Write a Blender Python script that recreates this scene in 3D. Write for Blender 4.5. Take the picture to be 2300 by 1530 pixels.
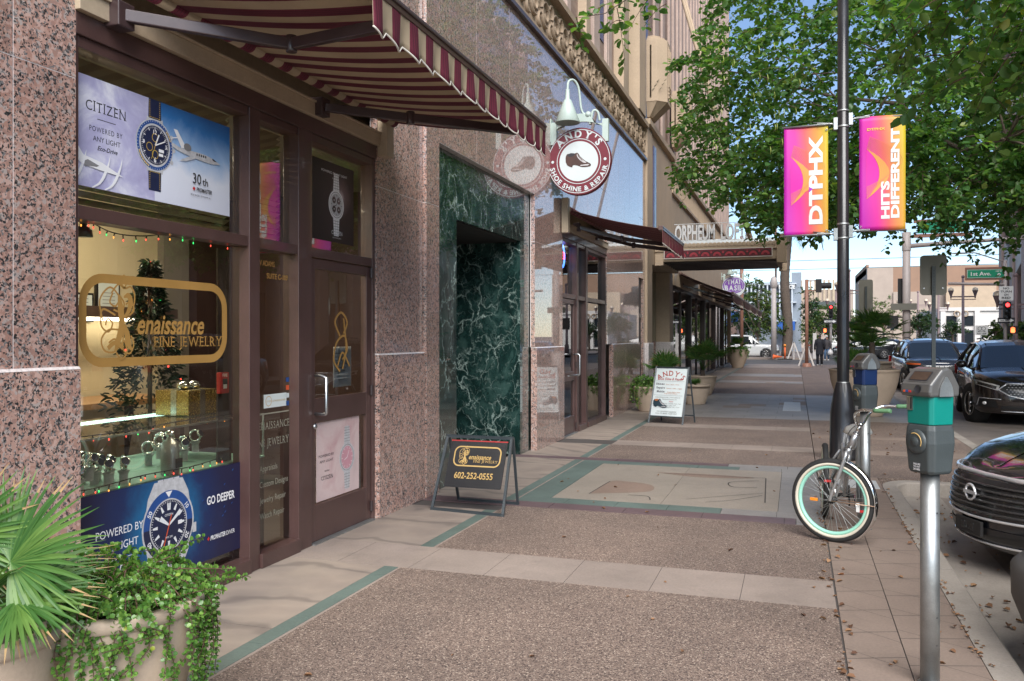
import bpy, math, random
import numpy as np
from mathutils import Vector, Matrix
R = math.radians
for o in list(bpy.data.objects): bpy.data.objects.remove(o)
S = bpy.context.scene; C = S.collection
random.seed(7)
# ---------------------------------------------------------------- camera, sky, sun, exposure
TH = R(18.56); F = 1900.0; CZ = 1.65
cd = bpy.data.cameras.new('camera'); cam = bpy.data.objects.new('camera', cd); C.objects.link(cam)
cam.location = (0, 0, CZ); cam.rotation_euler = (R(90), 0, TH)
cd.lens = F / 2300 * 36; cd.sensor_width = 36; cd.shift_y = -10 / 2300; cd.clip_start = .05; cd.clip_end = 3000
S.camera = cam
SUN_EL = R(42); SUN_AZ = R(158)           # azimuth from +Y towards +X
w = bpy.data.worlds.new('World'); S.world = w; w.use_nodes = True
sky = w.node_tree.nodes.new('ShaderNodeTexSky'); sky.sky_type = 'NISHITA'; sky.sun_disc = False
sky.sun_elevation = SUN_EL; sky.sun_rotation = SUN_AZ; sky.air_density = .8; sky.dust_density = .1; sky.ozone_density = 1.6
bg = w.node_tree.nodes['Background']; bg.inputs[1].default_value = .066
w.node_tree.links.new(sky.outputs[0], bg.inputs[0])
sl = bpy.data.lights.new('sun', 'SUN'); so = bpy.data.objects.new('sun', sl); C.objects.link(so)
sl.energy = 2.4; sl.angle = R(50); sl.color = (1, .965, .915)
sd = Vector((math.sin(SUN_AZ) * math.cos(SUN_EL), math.cos(SUN_AZ) * math.cos(SUN_EL), math.sin(SUN_EL)))
so.rotation_euler = sd.to_track_quat('Z', 'Y').to_euler(); so.location = (0, 0, 60)
S.view_settings.view_transform = 'Standard'; S.view_settings.look = 'None'
S.view_settings.exposure = 1.6; S.view_settings.gamma = 1
S.cycles.max_bounces = 8; S.cycles.transparent_max_bounces = 12; S.cycles.use_denoising = True
try: S.cycles.sample_clamp_indirect = 4
except Exception: pass
# ---------------------------------------------------------------- survey helpers: sight lines of the photograph met with real planes
def ray(u, v):
    a = (u - 1150) / F; b = (755 - v) / F
    return Vector((-math.sin(TH) + a * math.cos(TH), math.cos(TH) + a * math.sin(TH), b))
def PX(u, v, X):
    d = ray(u, v); t = X / d.x; return Vector((X, t * d.y, CZ + t * d.z))
def PY(u, v, Y):
    d = ray(u, v); t = Y / d.y; return Vector((t * d.x, Y, CZ + t * d.z))
def PG(u, v, z=0.0):
    d = ray(u, v); t = (z - CZ) / d.z; return Vector((t * d.x, t * d.y, z))
# ---------------------------------------------------------------- objects
WM = {}
def thing(name, label, cat, loc, rz=0, group=None):
    o = bpy.data.objects.new(name, None); C.objects.link(o); o.empty_display_size = .1
    o.location = loc; o.rotation_euler = (0, 0, rz); o['label'] = label; o['category'] = cat
    if group: o['group'] = group
    WM[o] = Matrix.Translation(Vector(loc)) @ Matrix.Rotation(rz, 4, 'Z'); return o
def tag(o, label, cat, group=None):
    o['label'] = label; o['category'] = cat
    if group: o['group'] = group
    return o
def struct(o, kind='structure', label=None):
    o['kind'] = kind
    return o
def copy_tree(o, parent=None):
    c = o.copy(); C.objects.link(c)
    if parent: c.parent = parent
    for ch in list(o.children): copy_tree(ch, c)
    return c
def dup(o, loc, rz=0, label=None, scale=None):
    c = copy_tree(o); c.location = loc; c.rotation_euler = (0, 0, rz)
    if label: c['label'] = label
    if scale: c.scale = (scale,) * 3
    return c
_txt = {}
def text_mesh(s, bold=0, shear=0, space=1):
    k = (s, bold, shear, space)
    if k not in _txt:
        c = bpy.data.curves.new('t', 'FONT'); c.body = s; c.size = 1; c.offset = bold; c.shear = shear; c.space_character = space
        c.resolution_u = 3
        o = bpy.data.objects.new('t', c); m = o.to_mesh()
        V = [(q.co.x, q.co.y) for q in m.vertices]; P = [tuple(p.vertices) for p in m.polygons]
        o.to_mesh_clear(); bpy.data.objects.remove(o); bpy.data.curves.remove(c)
        x0 = min(q[0] for q in V); x1 = max(q[0] for q in V)
        _txt[k] = ([(q[0] - x0, q[1]) for q in V], P, x1 - x0)
    return _txt[k]
class MB:
    """collects geometry in world space, links it as ONE mesh object"""
    def __init__(s, m=None): s.v = []; s.f = []; s.mi = []; s.sm = []; s.mats = []; s.cur = 0; s.use(m)
    def use(s, m):
        if m is None: return s
        if m not in s.mats: s.mats.append(m)
        s.cur = s.mats.index(m); return s
    def add(s, V, Fs, smooth=False):
        b = len(s.v); s.v += [tuple(p) for p in V]
        for f in Fs: s.f.append(tuple(i + b for i in f)); s.mi.append(s.cur); s.sm.append(smooth)
        return s
    def box(s, x0, y0, z0, x1, y1, z1):
        x0, x1 = sorted((x0, x1)); y0, y1 = sorted((y0, y1)); z0, z1 = sorted((z0, z1))
        V = [(x, y, z) for z in (z0, z1) for y in (y0, y1) for x in (x0, x1)]
        return s.add(V, [(0, 2, 3, 1), (4, 5, 7, 6), (0, 1, 5, 4), (2, 6, 7, 3), (0, 4, 6, 2), (1, 3, 7, 5)])
    def obb(s, c, ax, h):
        c = Vector(c); A = [Vector(a).normalized() * k for a, k in zip(ax, h)]
        V = [c + A[0] * i + A[1] * j + A[2] * k for k in (-1, 1) for j in (-1, 1) for i in (-1, 1)]
        return s.add(V, [(0, 2, 3, 1), (4, 5, 7, 6), (0, 1, 5, 4), (2, 6, 7, 3), (0, 4, 6, 2), (1, 3, 7, 5)])
    def prism(s, pts, vec, smooth=False):
        pts = [Vector(p) for p in pts]; vec = Vector(vec); n = len(pts)
        V = pts + [p + vec for p in pts]
        Fs = [tuple(range(n - 1, -1, -1)), tuple(range(n, 2 * n))] + [(i, (i + 1) % n, n + (i + 1) % n, n + i) for i in range(n)]
        return s.add(V, Fs, smooth)
    def quad(s, a, b, c, d): return s.add([a, b, c, d], [(0, 1, 2, 3)])
    def tube(s, path, r, n=8, caps=True, smooth=True, flat=None):
        P = [Vector(p) for p in path]; m = len(P); rr = r if isinstance(r, (list, tuple)) else [r] * m
        V = []; prev = None
        for i in range(m):
            t = (P[min(i + 1, m - 1)] - P[max(i - 1, 0)])
            t = t.normalized() if t.length > 1e-9 else Vector((0, 0, 1))
            if prev is None:
                a = Vector((0, 0, 1)) if abs(t.z) < .9 else Vector((1, 0, 0)); x = t.cross(a).normalized()
            else:
                x = (prev - t * prev.dot(t)); x = x.normalized() if x.length > 1e-6 else t.orthogonal().normalized()
            prev = x; y = t.cross(x)
            for k in range(n):
                an = 2 * math.pi * k / n
                V.append(P[i] + x * math.cos(an) * rr[i] + y * math.sin(an) * rr[i])
        Fs = [(i * n + k, i * n + (k + 1) % n, (i + 1) * n + (k + 1) % n, (i + 1) * n + k) for i in range(m - 1) for k in range(n)]
        s.add(V, Fs, smooth)
        if caps:
            b = len(s.v) - len(V)
            for f in (tuple(range(n - 1, -1, -1)), tuple((m - 1) * n + k for k in range(n))):
                s.f.append(tuple(i + b for i in f)); s.mi.append(s.cur); s.sm.append(False)
        return s
    def lathe(s, prof, c, n=24, axis=(0, 0, 1), smooth=True, a0=0, a1=2 * math.pi):
        c = Vector(c); z = Vector(axis).normalized(); x = z.orthogonal().normalized(); y = z.cross(x); m = len(prof)
        full = abs(a1 - a0 - 2 * math.pi) < 1e-6; k = n if full else n + 1
        V = [c + z * h + (x * math.cos(a0 + (a1 - a0) * j / n) + y * math.sin(a0 + (a1 - a0) * j / n)) * r for r, h in prof for j in range(k)]
        Fs = [(i * k + j, i * k + (j + 1) % k, (i + 1) * k + (j + 1) % k, (i + 1) * k + j) for i in range(m - 1) for j in range(n)]
        return s.add(V, Fs, smooth)
    def torus(s, c, axis, R0, r, n=32, m=8, a0=0, a1=2 * math.pi, xdir=None, ry=None):
        c = Vector(c); z = Vector(axis).normalized(); x = (Vector(xdir) if xdir else z.orthogonal()).normalized(); y = z.cross(x)
        full = abs(a1 - a0 - 2 * math.pi) < 1e-6; k = n if full else n + 1; V = []
        for j in range(k):
            a = a0 + (a1 - a0) * j / n; d = x * math.cos(a) + y * math.sin(a)
            for i in range(m):
                b = 2 * math.pi * i / m; V.append(c + d * (R0 + r * math.cos(b)) + z * (ry or r) * math.sin(b))
        return s.add(V, [(j * m + i, ((j + 1) % k) * m + i, ((j + 1) % k) * m + (i + 1) % m, j * m + (i + 1) % m) for j in range(n) for i in range(m)], True)
    def ball(s, c, r, n=12, m=8):
        c = Vector(c); r = r if isinstance(r, (tuple, list)) else (r, r, r); V = []
        for i in range(m + 1):
            t = math.pi * i / m
            for j in range(n):
                a = 2 * math.pi * j / n
                V.append((c.x + r[0] * math.sin(t) * math.cos(a), c.y + r[1] * math.sin(t) * math.sin(a), c.z + r[2] * math.cos(t)))
        return s.add(V, [(i * n + j, (i + 1) * n + j, (i + 1) * n + (j + 1) % n, i * n + (j + 1) % n) for i in range(m) for j in range(n)], True)
    def grid(s, P, smooth=True, closed=False):
        m = len(P); n = len(P[0]); V = [p for row in P for p in row]
        q = n if closed else n - 1
        return s.add(V, [(i * n + j, i * n + (j + 1) % n, (i + 1) * n + (j + 1) % n, (i + 1) * n + j) for i in range(m - 1) for j in range(q)], smooth)
    def build(s, name, parent=None, loc=None, bevel=0, seg=2, subsurf=0, solid=0, local=False):
        V = np.array(s.v, dtype=float).reshape(-1, 3)
        if parent is not None:
            if not local:
                M = np.array(WM[parent].inverted()); V = V @ M[:3, :3].T + M[:3, 3]
        else:
            if loc is None: loc = ((V[:, 0].min() + V[:, 0].max()) / 2, (V[:, 1].min() + V[:, 1].max()) / 2, V[:, 2].min())
            V = V - np.array(loc)
        me = bpy.data.meshes.new(name); me.from_pydata(V.tolist(), [], s.f)
        for m in s.mats: me.materials.append(m)
        me.polygons.foreach_set('material_index', s.mi); me.polygons.foreach_set('use_smooth', s.sm); me.update()
        o = bpy.data.objects.new(name, me); C.objects.link(o)
        if parent is not None: o.parent = parent; WM[o] = WM[parent]
        else: o.location = loc; WM[o] = Matrix.Translation(Vector(loc))
        if bevel:
            b = o.modifiers.new('bevel', 'BEVEL'); b.width = bevel; b.segments = seg; b.limit_method = 'ANGLE'; b.angle_limit = R(40)
        if subsurf:
            b = o.modifiers.new('sub', 'SUBSURF'); b.levels = subsurf; b.render_levels = subsurf
        if solid:
            b = o.modifiers.new('solid', 'SOLIDIFY'); b.thickness = solid; b.offset = 0
        return o
class D2:
    """flat artwork on a real panel: frame (origin, right, up); every layer a fraction of a millimetre proud of the last"""
    def __init__(s, o, right, up, mb=None, step=.0007):
        s.o = Vector(o); s.r = Vector(right).normalized(); s.u = Vector(up).normalized(); s.n = s.r.cross(s.u); s.mb = mb or MB(); s.h = step; s.step = step
    def P(s, x, y, h=None): return s.o + s.r * x + s.u * y + s.n * (s.h if h is None else h)
    def lift(s, k=1): s.h += s.step * k; return s
    def use(s, m): s.mb.use(m); return s
    def poly(s, pts, lift=True):
        s.mb.add([s.P(*p) for p in pts], [tuple(range(len(pts)))])
        if lift: s.lift()
        return s
    def rect(s, x0, y0, x1, y1): return s.poly([(x0, y0), (x1, y0), (x1, y1), (x0, y1)])
    def rrect(s, x0, y0, x1, y1, r, n=6):
        pts = []
        for cx, cy, a in ((x1 - r, y1 - r, 0), (x0 + r, y1 - r, 90), (x0 + r, y0 + r, 180), (x1 - r, y0 + r, 270)):
            pts += [(cx + r * math.cos(R(a + 90 * k / n)), cy + r * math.sin(R(a + 90 * k / n))) for k in range(n + 1)]
        return pts
    def disc(s, cx, cy, rx, ry=None, n=40):
        ry = ry or rx; return s.poly([(cx + rx * math.cos(2 * math.pi * k / n), cy + ry * math.sin(2 * math.pi * k / n)) for k in range(n)])
    def ring(s, cx, cy, r0, r1, a0=0, a1=360, n=48, ky=1):
        V = []; full = abs(a1 - a0) >= 360
        for k in range(n + 1):
            a = R(a0 + (a1 - a0) * k / n)
            for r in (r0, r1): V.append(s.P(cx + r * math.cos(a), cy + r * ky * math.sin(a)))
        s.mb.add(V, [(2 * k, 2 * k + 1, 2 * k + 3, 2 * k + 2) for k in range(n)]); return s.lift()
    def band(s, A, B):
        V = [s.P(*p) for p in A] + [s.P(*p) for p in B]; n = len(A)
        s.mb.add(V, [(k, k + 1, n + k + 1, n + k) for k in range(n - 1)]); return s.lift()
    def stroke(s, pts, w, lift=True):
        n = len(pts); w = w if isinstance(w, (list, tuple)) else [w] * n; A = []; B = []
        for i in range(n):
            p = pts[max(i - 1, 0)]; q = pts[min(i + 1, n - 1)]; dx = q[0] - p[0]; dy = q[1] - p[1]; L = math.hypot(dx, dy) or 1
            A.append((pts[i][0] - dy / L * w[i] / 2, pts[i][1] + dx / L * w[i] / 2)); B.append((pts[i][0] + dy / L * w[i] / 2, pts[i][1] - dx / L * w[i] / 2))
        V = [s.P(*p) for p in A] + [s.P(*p) for p in B]
        s.mb.add(V, [(k, k + 1, n + k + 1, n + k) for k in range(n - 1)])
        if lift: s.lift()
        return s
    def text(s, t, x, y, h, align='c', bold=0, shear=0, space=1, width=None, rot=0, lift=True):
        V, P, W = text_mesh(t, bold, shear, space); k = h / .726; kx = k if width is None else width / W
        off = {'l': 0, 'c': -W * kx / 2, 'r': -W * kx}[align]; c, n = math.cos(R(rot)), math.sin(R(rot))
        s.mb.add([s.P(x + (q[0] * kx + off) * c - q[1] * k * n, y + (q[0] * kx + off) * n + q[1] * k * c) for q in V], P)
        if lift: s.lift()
        return s
    def serif(s, t, x, y, h, align='c', bold=0, space=1, width=None, rot=0, lift=True):
        """letters with slab feet: the plain letter plus small serifs on its stems"""
        adv = []; tot = 0
        for ch in t:
            if ch == ' ': adv.append((None, .28)); tot += .28; continue
            V, P, W = text_mesh(ch, bold); adv.append(((V, P, W), W + .16 * space)); tot += W + .16 * space
        tot -= .16 * space; k = h / .726; kx = k if width is None else width / tot
        cx = {'l': 0, 'c': -tot * kx / 2, 'r': -tot * kx}[align]; c, n = math.cos(R(rot)), math.sin(R(rot))
        T = lambda px, py: s.P(x + px * c - py * n, y + px * n + py * c)
        st = {'I': [.5], 'N': [.08, .92], 'E': [.1], 'F': [.12], 'T': [.5], 'D': [.1], 'R': [.1, .92], 'P': [.1], 'H': [.08, .92], 'L': [.1], 'J': [.9], 'A': [.07, .93], 'M': [.06, .94], 'Y': [.5], 'W': [], 'B': [.1], 'K': [.1, .9], 'Z': [], 'U': [], 'i': [.5], 'n': [.1, .9], 'r': [.15], 'h': [.1, .9], 'p': [.1], 'l': [.5], 'm': [.06, .5, .94]}
        tops = {'I': [.5], 'N': [.08], 'D': [.1], 'R': [.1], 'P': [.1], 'H': [.08, .92], 'L': [.1], 'J': [.9], 'M': [.06, .94], 'Y': [.1, .9], 'W': [.06, .94], 'U': [.1, .9], 'V': [.08, .92], 'X': [.1, .9], 'K': [.1, .9], 'B': [.1], 'F': [.12], 'E': [.1]}
        for ch, (g, a) in zip(t, adv):
            if g:
                V, P, W = g; s.mb.add([T(cx + q[0] * kx, q[1] * k) for q in V], P)
                for lst, yy in ((st.get(ch, []), 0), (tops.get(ch, []), .726 if ch.isupper() else .5)):
                    for fx in lst:
                        x0 = cx + fx * W * kx; d = .13 * kx; e = .055 * k; y0 = yy * k - (e if yy else 0)
                        s.mb.add([T(x0 - d, y0), T(x0 + d, y0), T(x0 + d, y0 + e), T(x0 - d, y0 + e)], [(0, 1, 2, 3)])
            cx += a * kx
        if lift: s.lift()
        return s
    def arc_text(s, t, cx, cy, r, a_mid, h, bold=0, space=.14, inward=False, serif=False):
        """letters on a circle; a_mid in degrees; inward: feet point outward (bottom text)"""
        adv = []; k = h / .726
        for ch in t:
            if ch == ' ': adv.append((None, .34)); continue
            g = text_mesh(ch, bold); adv.append((g, g[2] + space))
        tot = sum(a for _, a in adv) * k; sgn = 1 if inward else -1
        ang = a_mid - sgn * math.degrees(tot / r) / 2
        for ch, (g, a) in zip(t, adv):
            mid = ang + sgn * math.degrees(a * k / 2 / r)
            if g:
                px, py = cx + r * math.cos(R(mid)), cy + r * math.sin(R(mid)); rot = mid + 90 if inward else mid - 90
                D = s.serif if serif else s.text
                D(ch, px, py, h, 'c', bold=bold, rot=rot, lift=False)
            ang += sgn * math.degrees(a * k / r)
        return s.lift()
def spline(pts, n=8):
    out = []; m = len(pts)
    for i in range(m - 1):
        p0, p1, p2, p3 = pts[max(i - 1, 0)], pts[i], pts[i + 1], pts[min(i + 2, m - 1)]
        for k in range(n):
            t = k / n
            out.append(tuple(.5 * (2 * b + (c - a) * t + (2 * a - 5 * b + 4 * c - d) * t * t + (3 * b - a - 3 * c + d) * t ** 3) for a, b, c, d in zip(p0, p1, p2, p3)))
    out.append(tuple(pts[-1])); return out
XP, XN, YP, YN, ZP = Vector((1, 0, 0)), Vector((-1, 0, 0)), Vector((0, 1, 0)), Vector((0, -1, 0)), Vector((0, 0, 1))
# ---------------------------------------------------------------- materials
def new_mat(name):
    m = bpy.data.materials.new(name); m.use_nodes = True; nt = m.node_tree
    return m, nt, nt.nodes['Principled BSDF']
def N(nt, t, **kw):
    n = nt.nodes.new('ShaderNode' + t)
    for k, v in kw.items():
        if k in n.inputs: n.inputs[k].default_value = v
        else: setattr(n, k, v)
    return n
def L(nt, a, b): nt.links.new(a, b)
def coords(nt, scale=(1, 1, 1), kind='Object'):
    c = N(nt, 'TexCoord'); mp = N(nt, 'Mapping'); mp.inputs['Scale'].default_value = scale; L(nt, c.outputs[kind], mp.inputs[0]); return mp.outputs[0]
def ramp(nt, fac, stops, mode='LINEAR'):
    r = N(nt, 'ValToRGB'); e = r.color_ramp; e.interpolation = mode
    while len(e.elements) < len(stops): e.elements.new(.5)
    for el, (p, c) in zip(e.elements, stops): el.position = p; el.color = tuple(c) + (1,) if len(c) == 3 else c
    L(nt, fac, r.inputs[0]); return r.outputs[0]
def mixc(nt, fac, a, b, mode='MIX'):
    m = N(nt, 'Mix', data_type='RGBA', blend_type=mode)
    for s, v in ((m.inputs[0], fac), (m.inputs[6], a), (m.inputs[7], b)):
        if hasattr(v, 'node'): L(nt, v, s)
        elif isinstance(v, (int, float)): s.default_value = v
        else: s.default_value = tuple(v) + (1,)
    return m.outputs[2]
def bump(nt, b, h, strength=.3, dist=.01):
    n = N(nt, 'Bump'); n.inputs['Strength'].default_value = strength; n.inputs['Distance'].default_value = dist
    L(nt, h, n.inputs['Height']); L(nt, n.outputs[0], b.inputs['Normal'])
def noise(nt, vec, scale, detail=4, rough=.55, dist=0):
    n = N(nt, 'TexNoise', Scale=scale, Detail=detail, Roughness=rough, Distortion=dist); L(nt, vec, n.inputs['Vector']); return n.outputs['Fac']
def mth(nt, op, a, b=None, c=None):
    m = N(nt, 'Math', operation=op)
    for s, v in zip(m.inputs, (a, b, c)):
        if v is None: continue
        if hasattr(v, 'node'): L(nt, v, s)
        else: s.default_value = v
    return m.outputs[0]
def k3(c, f): return tuple(max(0, min(1, x * f)) for x in c)
def plain(name, col, rough=.5, metal=0, var=.12, scale=6, coat=0, bmp=0, bs=60, spec=.5, fine=0, aniso=None):
    m, nt, b = new_mat(name); v = coords(nt, aniso or (1, 1, 1))
    if var or fine:
        n = noise(nt, v, scale, 5, .6); c = ramp(nt, n, [(.25, k3(col, 1 - var)), (.75, k3(col, 1 + var))])
        if fine:
            n2 = noise(nt, v, scale * 22, 3, .6); c = mixc(nt, 1, c, ramp(nt, n2, [(.3, (1 - fine,) * 3), (.7, (1, 1, 1))]), 'MULTIPLY')
        L(nt, c, b.inputs['Base Color'])
        rr = N(nt, 'MapRange'); L(nt, n, rr.inputs[0]); rr.inputs[1].default_value = .3; rr.inputs[2].default_value = .7
        rr.inputs[3].default_value = max(0, rough - .06); rr.inputs[4].default_value = min(1, rough + .06); L(nt, rr.outputs[0], b.inputs['Roughness'])
    else: b.inputs['Base Color'].default_value = tuple(col) + (1,); b.inputs['Roughness'].default_value = rough
    b.inputs['Metallic'].default_value = metal; b.inputs['Coat Weight'].default_value = coat; b.inputs['Coat Roughness'].default_value = .04
    b.inputs['Specular IOR Level'].default_value = spec
    if bmp: bump(nt, b, noise(nt, v, bs, 4), bmp, .004)
    return m
def emit(name, col, st):
    m, nt, b = new_mat(name); b.inputs['Base Color'].default_value = tuple(k3(col, .5)) + (1,)
    b.inputs['Emission Color'].default_value = tuple(col) + (1,); b.inputs['Emission Strength'].default_value = st; return m
def granite(name, polish=1.0, cior=1.62, crough=.05):
    m, nt, b = new_mat(name); v = coords(nt, (1, 1, 1))
    wv = N(nt, 'TexNoise', Scale=38, Detail=2); L(nt, v, wv.inputs['Vector'])
    mx = N(nt, 'Mix', data_type='RGBA'); mx.inputs[0].default_value = .024; L(nt, v, mx.inputs[6]); L(nt, wv.outputs['Color'], mx.inputs[7]); vv = mx.outputs[2]
    vo = N(nt, 'TexVoronoi', Scale=60); L(nt, vv, vo.inputs['Vector'])
    sp = N(nt, 'SeparateColor'); L(nt, vo.outputs['Color'], sp.inputs[0])
    c = ramp(nt, sp.outputs[0], [(0, (.42, .245, .195)), (.22, (.50, .315, .26)), (.46, (.56, .38, .325)), (.68, (.38, .235, .195)), (.86, (.46, .385, .355))], 'CONSTANT')
    vo2 = N(nt, 'TexVoronoi', Scale=108); L(nt, vv, vo2.inputs['Vector'])
    sp2 = N(nt, 'SeparateColor'); L(nt, vo2.outputs['Color'], sp2.inputs[0])
    big = noise(nt, v, 24, 4, .65)
    dark = mth(nt, 'LESS_THAN', mth(nt, 'ADD', sp2.outputs[0], mth(nt, 'MULTIPLY', mth(nt, 'SUBTRACT', big, .5), 2.4)), .27)
    dk = ramp(nt, sp2.outputs[1], [(0, (.03, .03, .032)), (.4, (.08, .075, .075)), (.75, (.19, .19, .19))], 'CONSTANT')
    c = mixc(nt, dark, c, dk)
    gi = N(nt, 'NewGeometry'); c = mixc(nt, 1, c, ramp(nt, gi.outputs['Random Per Island'], [(0, (.86, .84, .83)), (.5, (.95, .94, .94)), (1, (1.06, 1.05, 1.04))]), 'MULTIPLY')
    c = mixc(nt, 1, c, ramp(nt, noise(nt, v, .9, 5, .65), [(.3, (.86, .86, .86)), (.7, (1.04, 1.04, 1.04))]), 'MULTIPLY')
    L(nt, c, b.inputs['Base Color'])
    b.inputs['Roughness'].default_value = .32; b.inputs['Coat Weight'].default_value = polish; b.inputs['Coat Roughness'].default_value = crough; b.inputs['Coat IOR'].default_value = cior
    return m
def marble(name):
    m, nt, b = new_mat(name); v = coords(nt, (1, 1, .8))
    wv = N(nt, 'TexNoise', Scale=2.2, Detail=6, Roughness=.62); L(nt, v, wv.inputs['Vector'])
    mx = N(nt, 'Mix', data_type='RGBA'); mx.inputs[0].default_value = .36; L(nt, v, mx.inputs[6]); L(nt, wv.outputs['Color'], mx.inputs[7]); vv = mx.outputs[2]
    def vein(scale, wid):
        vo = N(nt, 'TexVoronoi', feature='DISTANCE_TO_EDGE', Scale=scale); L(nt, vv, vo.inputs['Vector'])
        return ramp(nt, vo.outputs['Distance'], [(0, (1, 1, 1)), (wid, (.25, .25, .25)), (wid * 3.2, (0, 0, 0))])
    msk = ramp(nt, noise(nt, v, 3, 4, .6), [(.42, (0, 0, 0)), (.62, (1, 1, 1))])
    v1 = mixc(nt, 1, vein(5.5, .016), msk, 'MULTIPLY'); v2 = mixc(nt, 1, vein(13, .02), ramp(nt, noise(nt, v, 5, 4, .6), [(.45, (0, 0, 0)), (.7, (.8, .8, .8))]), 'MULTIPLY')
    vs = mixc(nt, 1, v1, v2, 'ADD')
    base = ramp(nt, noise(nt, vv, 7, 6, .65), [(.3, (.004, .012, .011)), (.52, (.012, .035, .031)), (.75, (.05, .10, .088))])
    L(nt, mixc(nt, mth(nt, 'MULTIPLY', vs, 1.1), base, (.42, .52, .47)), b.inputs['Base Color'])
    b.inputs['Roughness'].default_value = .2; b.inputs['Coat Weight'].default_value = 1; b.inputs['Coat Roughness'].default_value = .02
    return m
def aggregate(name, base, lo, hi, scale=150):
    m, nt, b = new_mat(name); v = coords(nt)
    vo = N(nt, 'TexVoronoi', Scale=scale); L(nt, v, vo.inputs['Vector']); sp = N(nt, 'SeparateColor'); L(nt, vo.outputs['Color'], sp.inputs[0])
    c = ramp(nt, sp.outputs[0], [(0, lo), (.18, k3(base, .75)), (.45, base), (.72, k3(base, 1.25)), (.93, hi)], 'CONSTANT')
    big = noise(nt, v, 1.1, 5, .6); c = mixc(nt, 1, c, ramp(nt, big, [(.3, (.74, .735, .73)), (.7, (1.08, 1.06, 1.03))]), 'MULTIPLY')
    spot = noise(nt, v, 6.5, 3, .7); c = mixc(nt, ramp(nt, spot, [(.71, (0, 0, 0)), (.76, (.55, .55, .55))]), c, k3(base, .4))
    gv = N(nt, 'TexVoronoi', Scale=1.7); L(nt, v, gv.inputs['Vector']); gs = N(nt, 'SeparateColor'); L(nt, gv.outputs['Color'], gs.inputs[0]); gd = mth(nt, 'ADD', gv.outputs['Distance'], mth(nt, 'MULTIPLY', mth(nt, 'SUBTRACT', noise(nt, v, 30, 2), .5), .05))
    gum = mth(nt, 'MULTIPLY', mth(nt, 'LESS_THAN', gd, mth(nt, 'MULTIPLY', gs.outputs[1], .075)), mth(nt, 'LESS_THAN', gs.outputs[0], .55)); c = mixc(nt, mth(nt, 'MULTIPLY', gum, .6), c, k3(base, .35))
    L(nt, c, b.inputs['Base Color']); b.inputs['Roughness'].default_value = .75; bump(nt, b, vo.outputs['Distance'], .35, .004)
    return m
def concrete(name, col, var=.16, stain=.25, rough=.8):
    m, nt, b = new_mat(name); v = coords(nt)
    c = ramp(nt, noise(nt, v, 1.4, 6, .62), [(.28, k3(col, 1 - var)), (.72, k3(col, 1 + var))])
    c = mixc(nt, 1, c, ramp(nt, noise(nt, v, 60, 4, .7), [(.3, (.84, .84, .84)), (.7, (1.05, 1.05, 1.05))]), 'MULTIPLY')
    c = mixc(nt, ramp(nt, noise(nt, v, 3.2, 6, .7, .6), [(.52, (0, 0, 0)), (.74, (stain,) * 3)]), c, k3(col, .5))
    L(nt, c, b.inputs['Base Color']); b.inputs['Roughness'].default_value = rough; bump(nt, b, noise(nt, v, 130, 4), .15, .003)
    return m
def flagstone(name):
    m, nt, b = new_mat(name); v = coords(nt, (1, 1, 1))
    wv = N(nt, 'TexWave', wave_type='RINGS', Scale=.55, Distortion=14, Detail=4); wv.inputs['Detail Scale'].default_value = .9; L(nt, v, wv.inputs['Vector'])
    c = ramp(nt, wv.outputs['Fac'], [(0, (.20, .165, .14)), (.07, (.285, .235, .195)), (.6, (.315, .257, .21)), (1, (.28, .228, .19))])
    c = mixc(nt, 1, c, ramp(nt, noise(nt, v, 2, 5, .6), [(.3, (.8, .8, .82)), (.7, (1.05, 1.05, 1.05))]), 'MULTIPLY')
    L(nt, c, b.inputs['Base Color']); b.inputs['Roughness'].default_value = .6; return m
def leafmat(name, c1, c2, c3, trans=.3, rough=.42):
    m, nt, b = new_mat(name); g = N(nt, 'NewGeometry')
    c = ramp(nt, g.outputs['Random Per Island'], [(0, c1), (.45, c2), (.88, c3), (.985, k3(c3, 1.15)), (.997, (c3[0] * 1.9, c3[1] * 1.2, c3[2] * .9))])
    L(nt, c, b.inputs['Base Color']); b.inputs['Roughness'].default_value = rough
    t = N(nt, 'BsdfTranslucent'); L(nt, mixc(nt, 1, c, (1.5, 1.7, .6), 'MULTIPLY'), t.inputs[0])
    mx = N(nt, 'MixShader'); mx.inputs[0].default_value = trans; L(nt, b.outputs[0], mx.inputs[1]); L(nt, t.outputs[0], mx.inputs[2])
    L(nt, mx.outputs[0], nt.nodes['Material Output'].inputs[0]); return m
def glass(name, ior=1.7, tint=(.9, .93, .92), rough=0):
    m = bpy.data.materials.new(name); m.use_nodes = True; nt = m.node_tree; nt.nodes.clear()
    out = N(nt, 'OutputMaterial'); t = N(nt, 'BsdfTransparent'); t.inputs[0].default_value = tint + (1,)
    g = N(nt, 'BsdfGlossy'); g.inputs['Roughness'].default_value = rough; g.inputs[0].default_value = (1, 1, 1, 1); fr = N(nt, 'Fresnel'); fr.inputs[0].default_value = ior
    mx = N(nt, 'MixShader'); L(nt, fr.outputs[0], mx.inputs[0]); L(nt, t.outputs[0], mx.inputs[1]); L(nt, g.outputs[0], mx.inputs[2]); L(nt, mx.outputs[0], out.inputs[0]); return m
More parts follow.
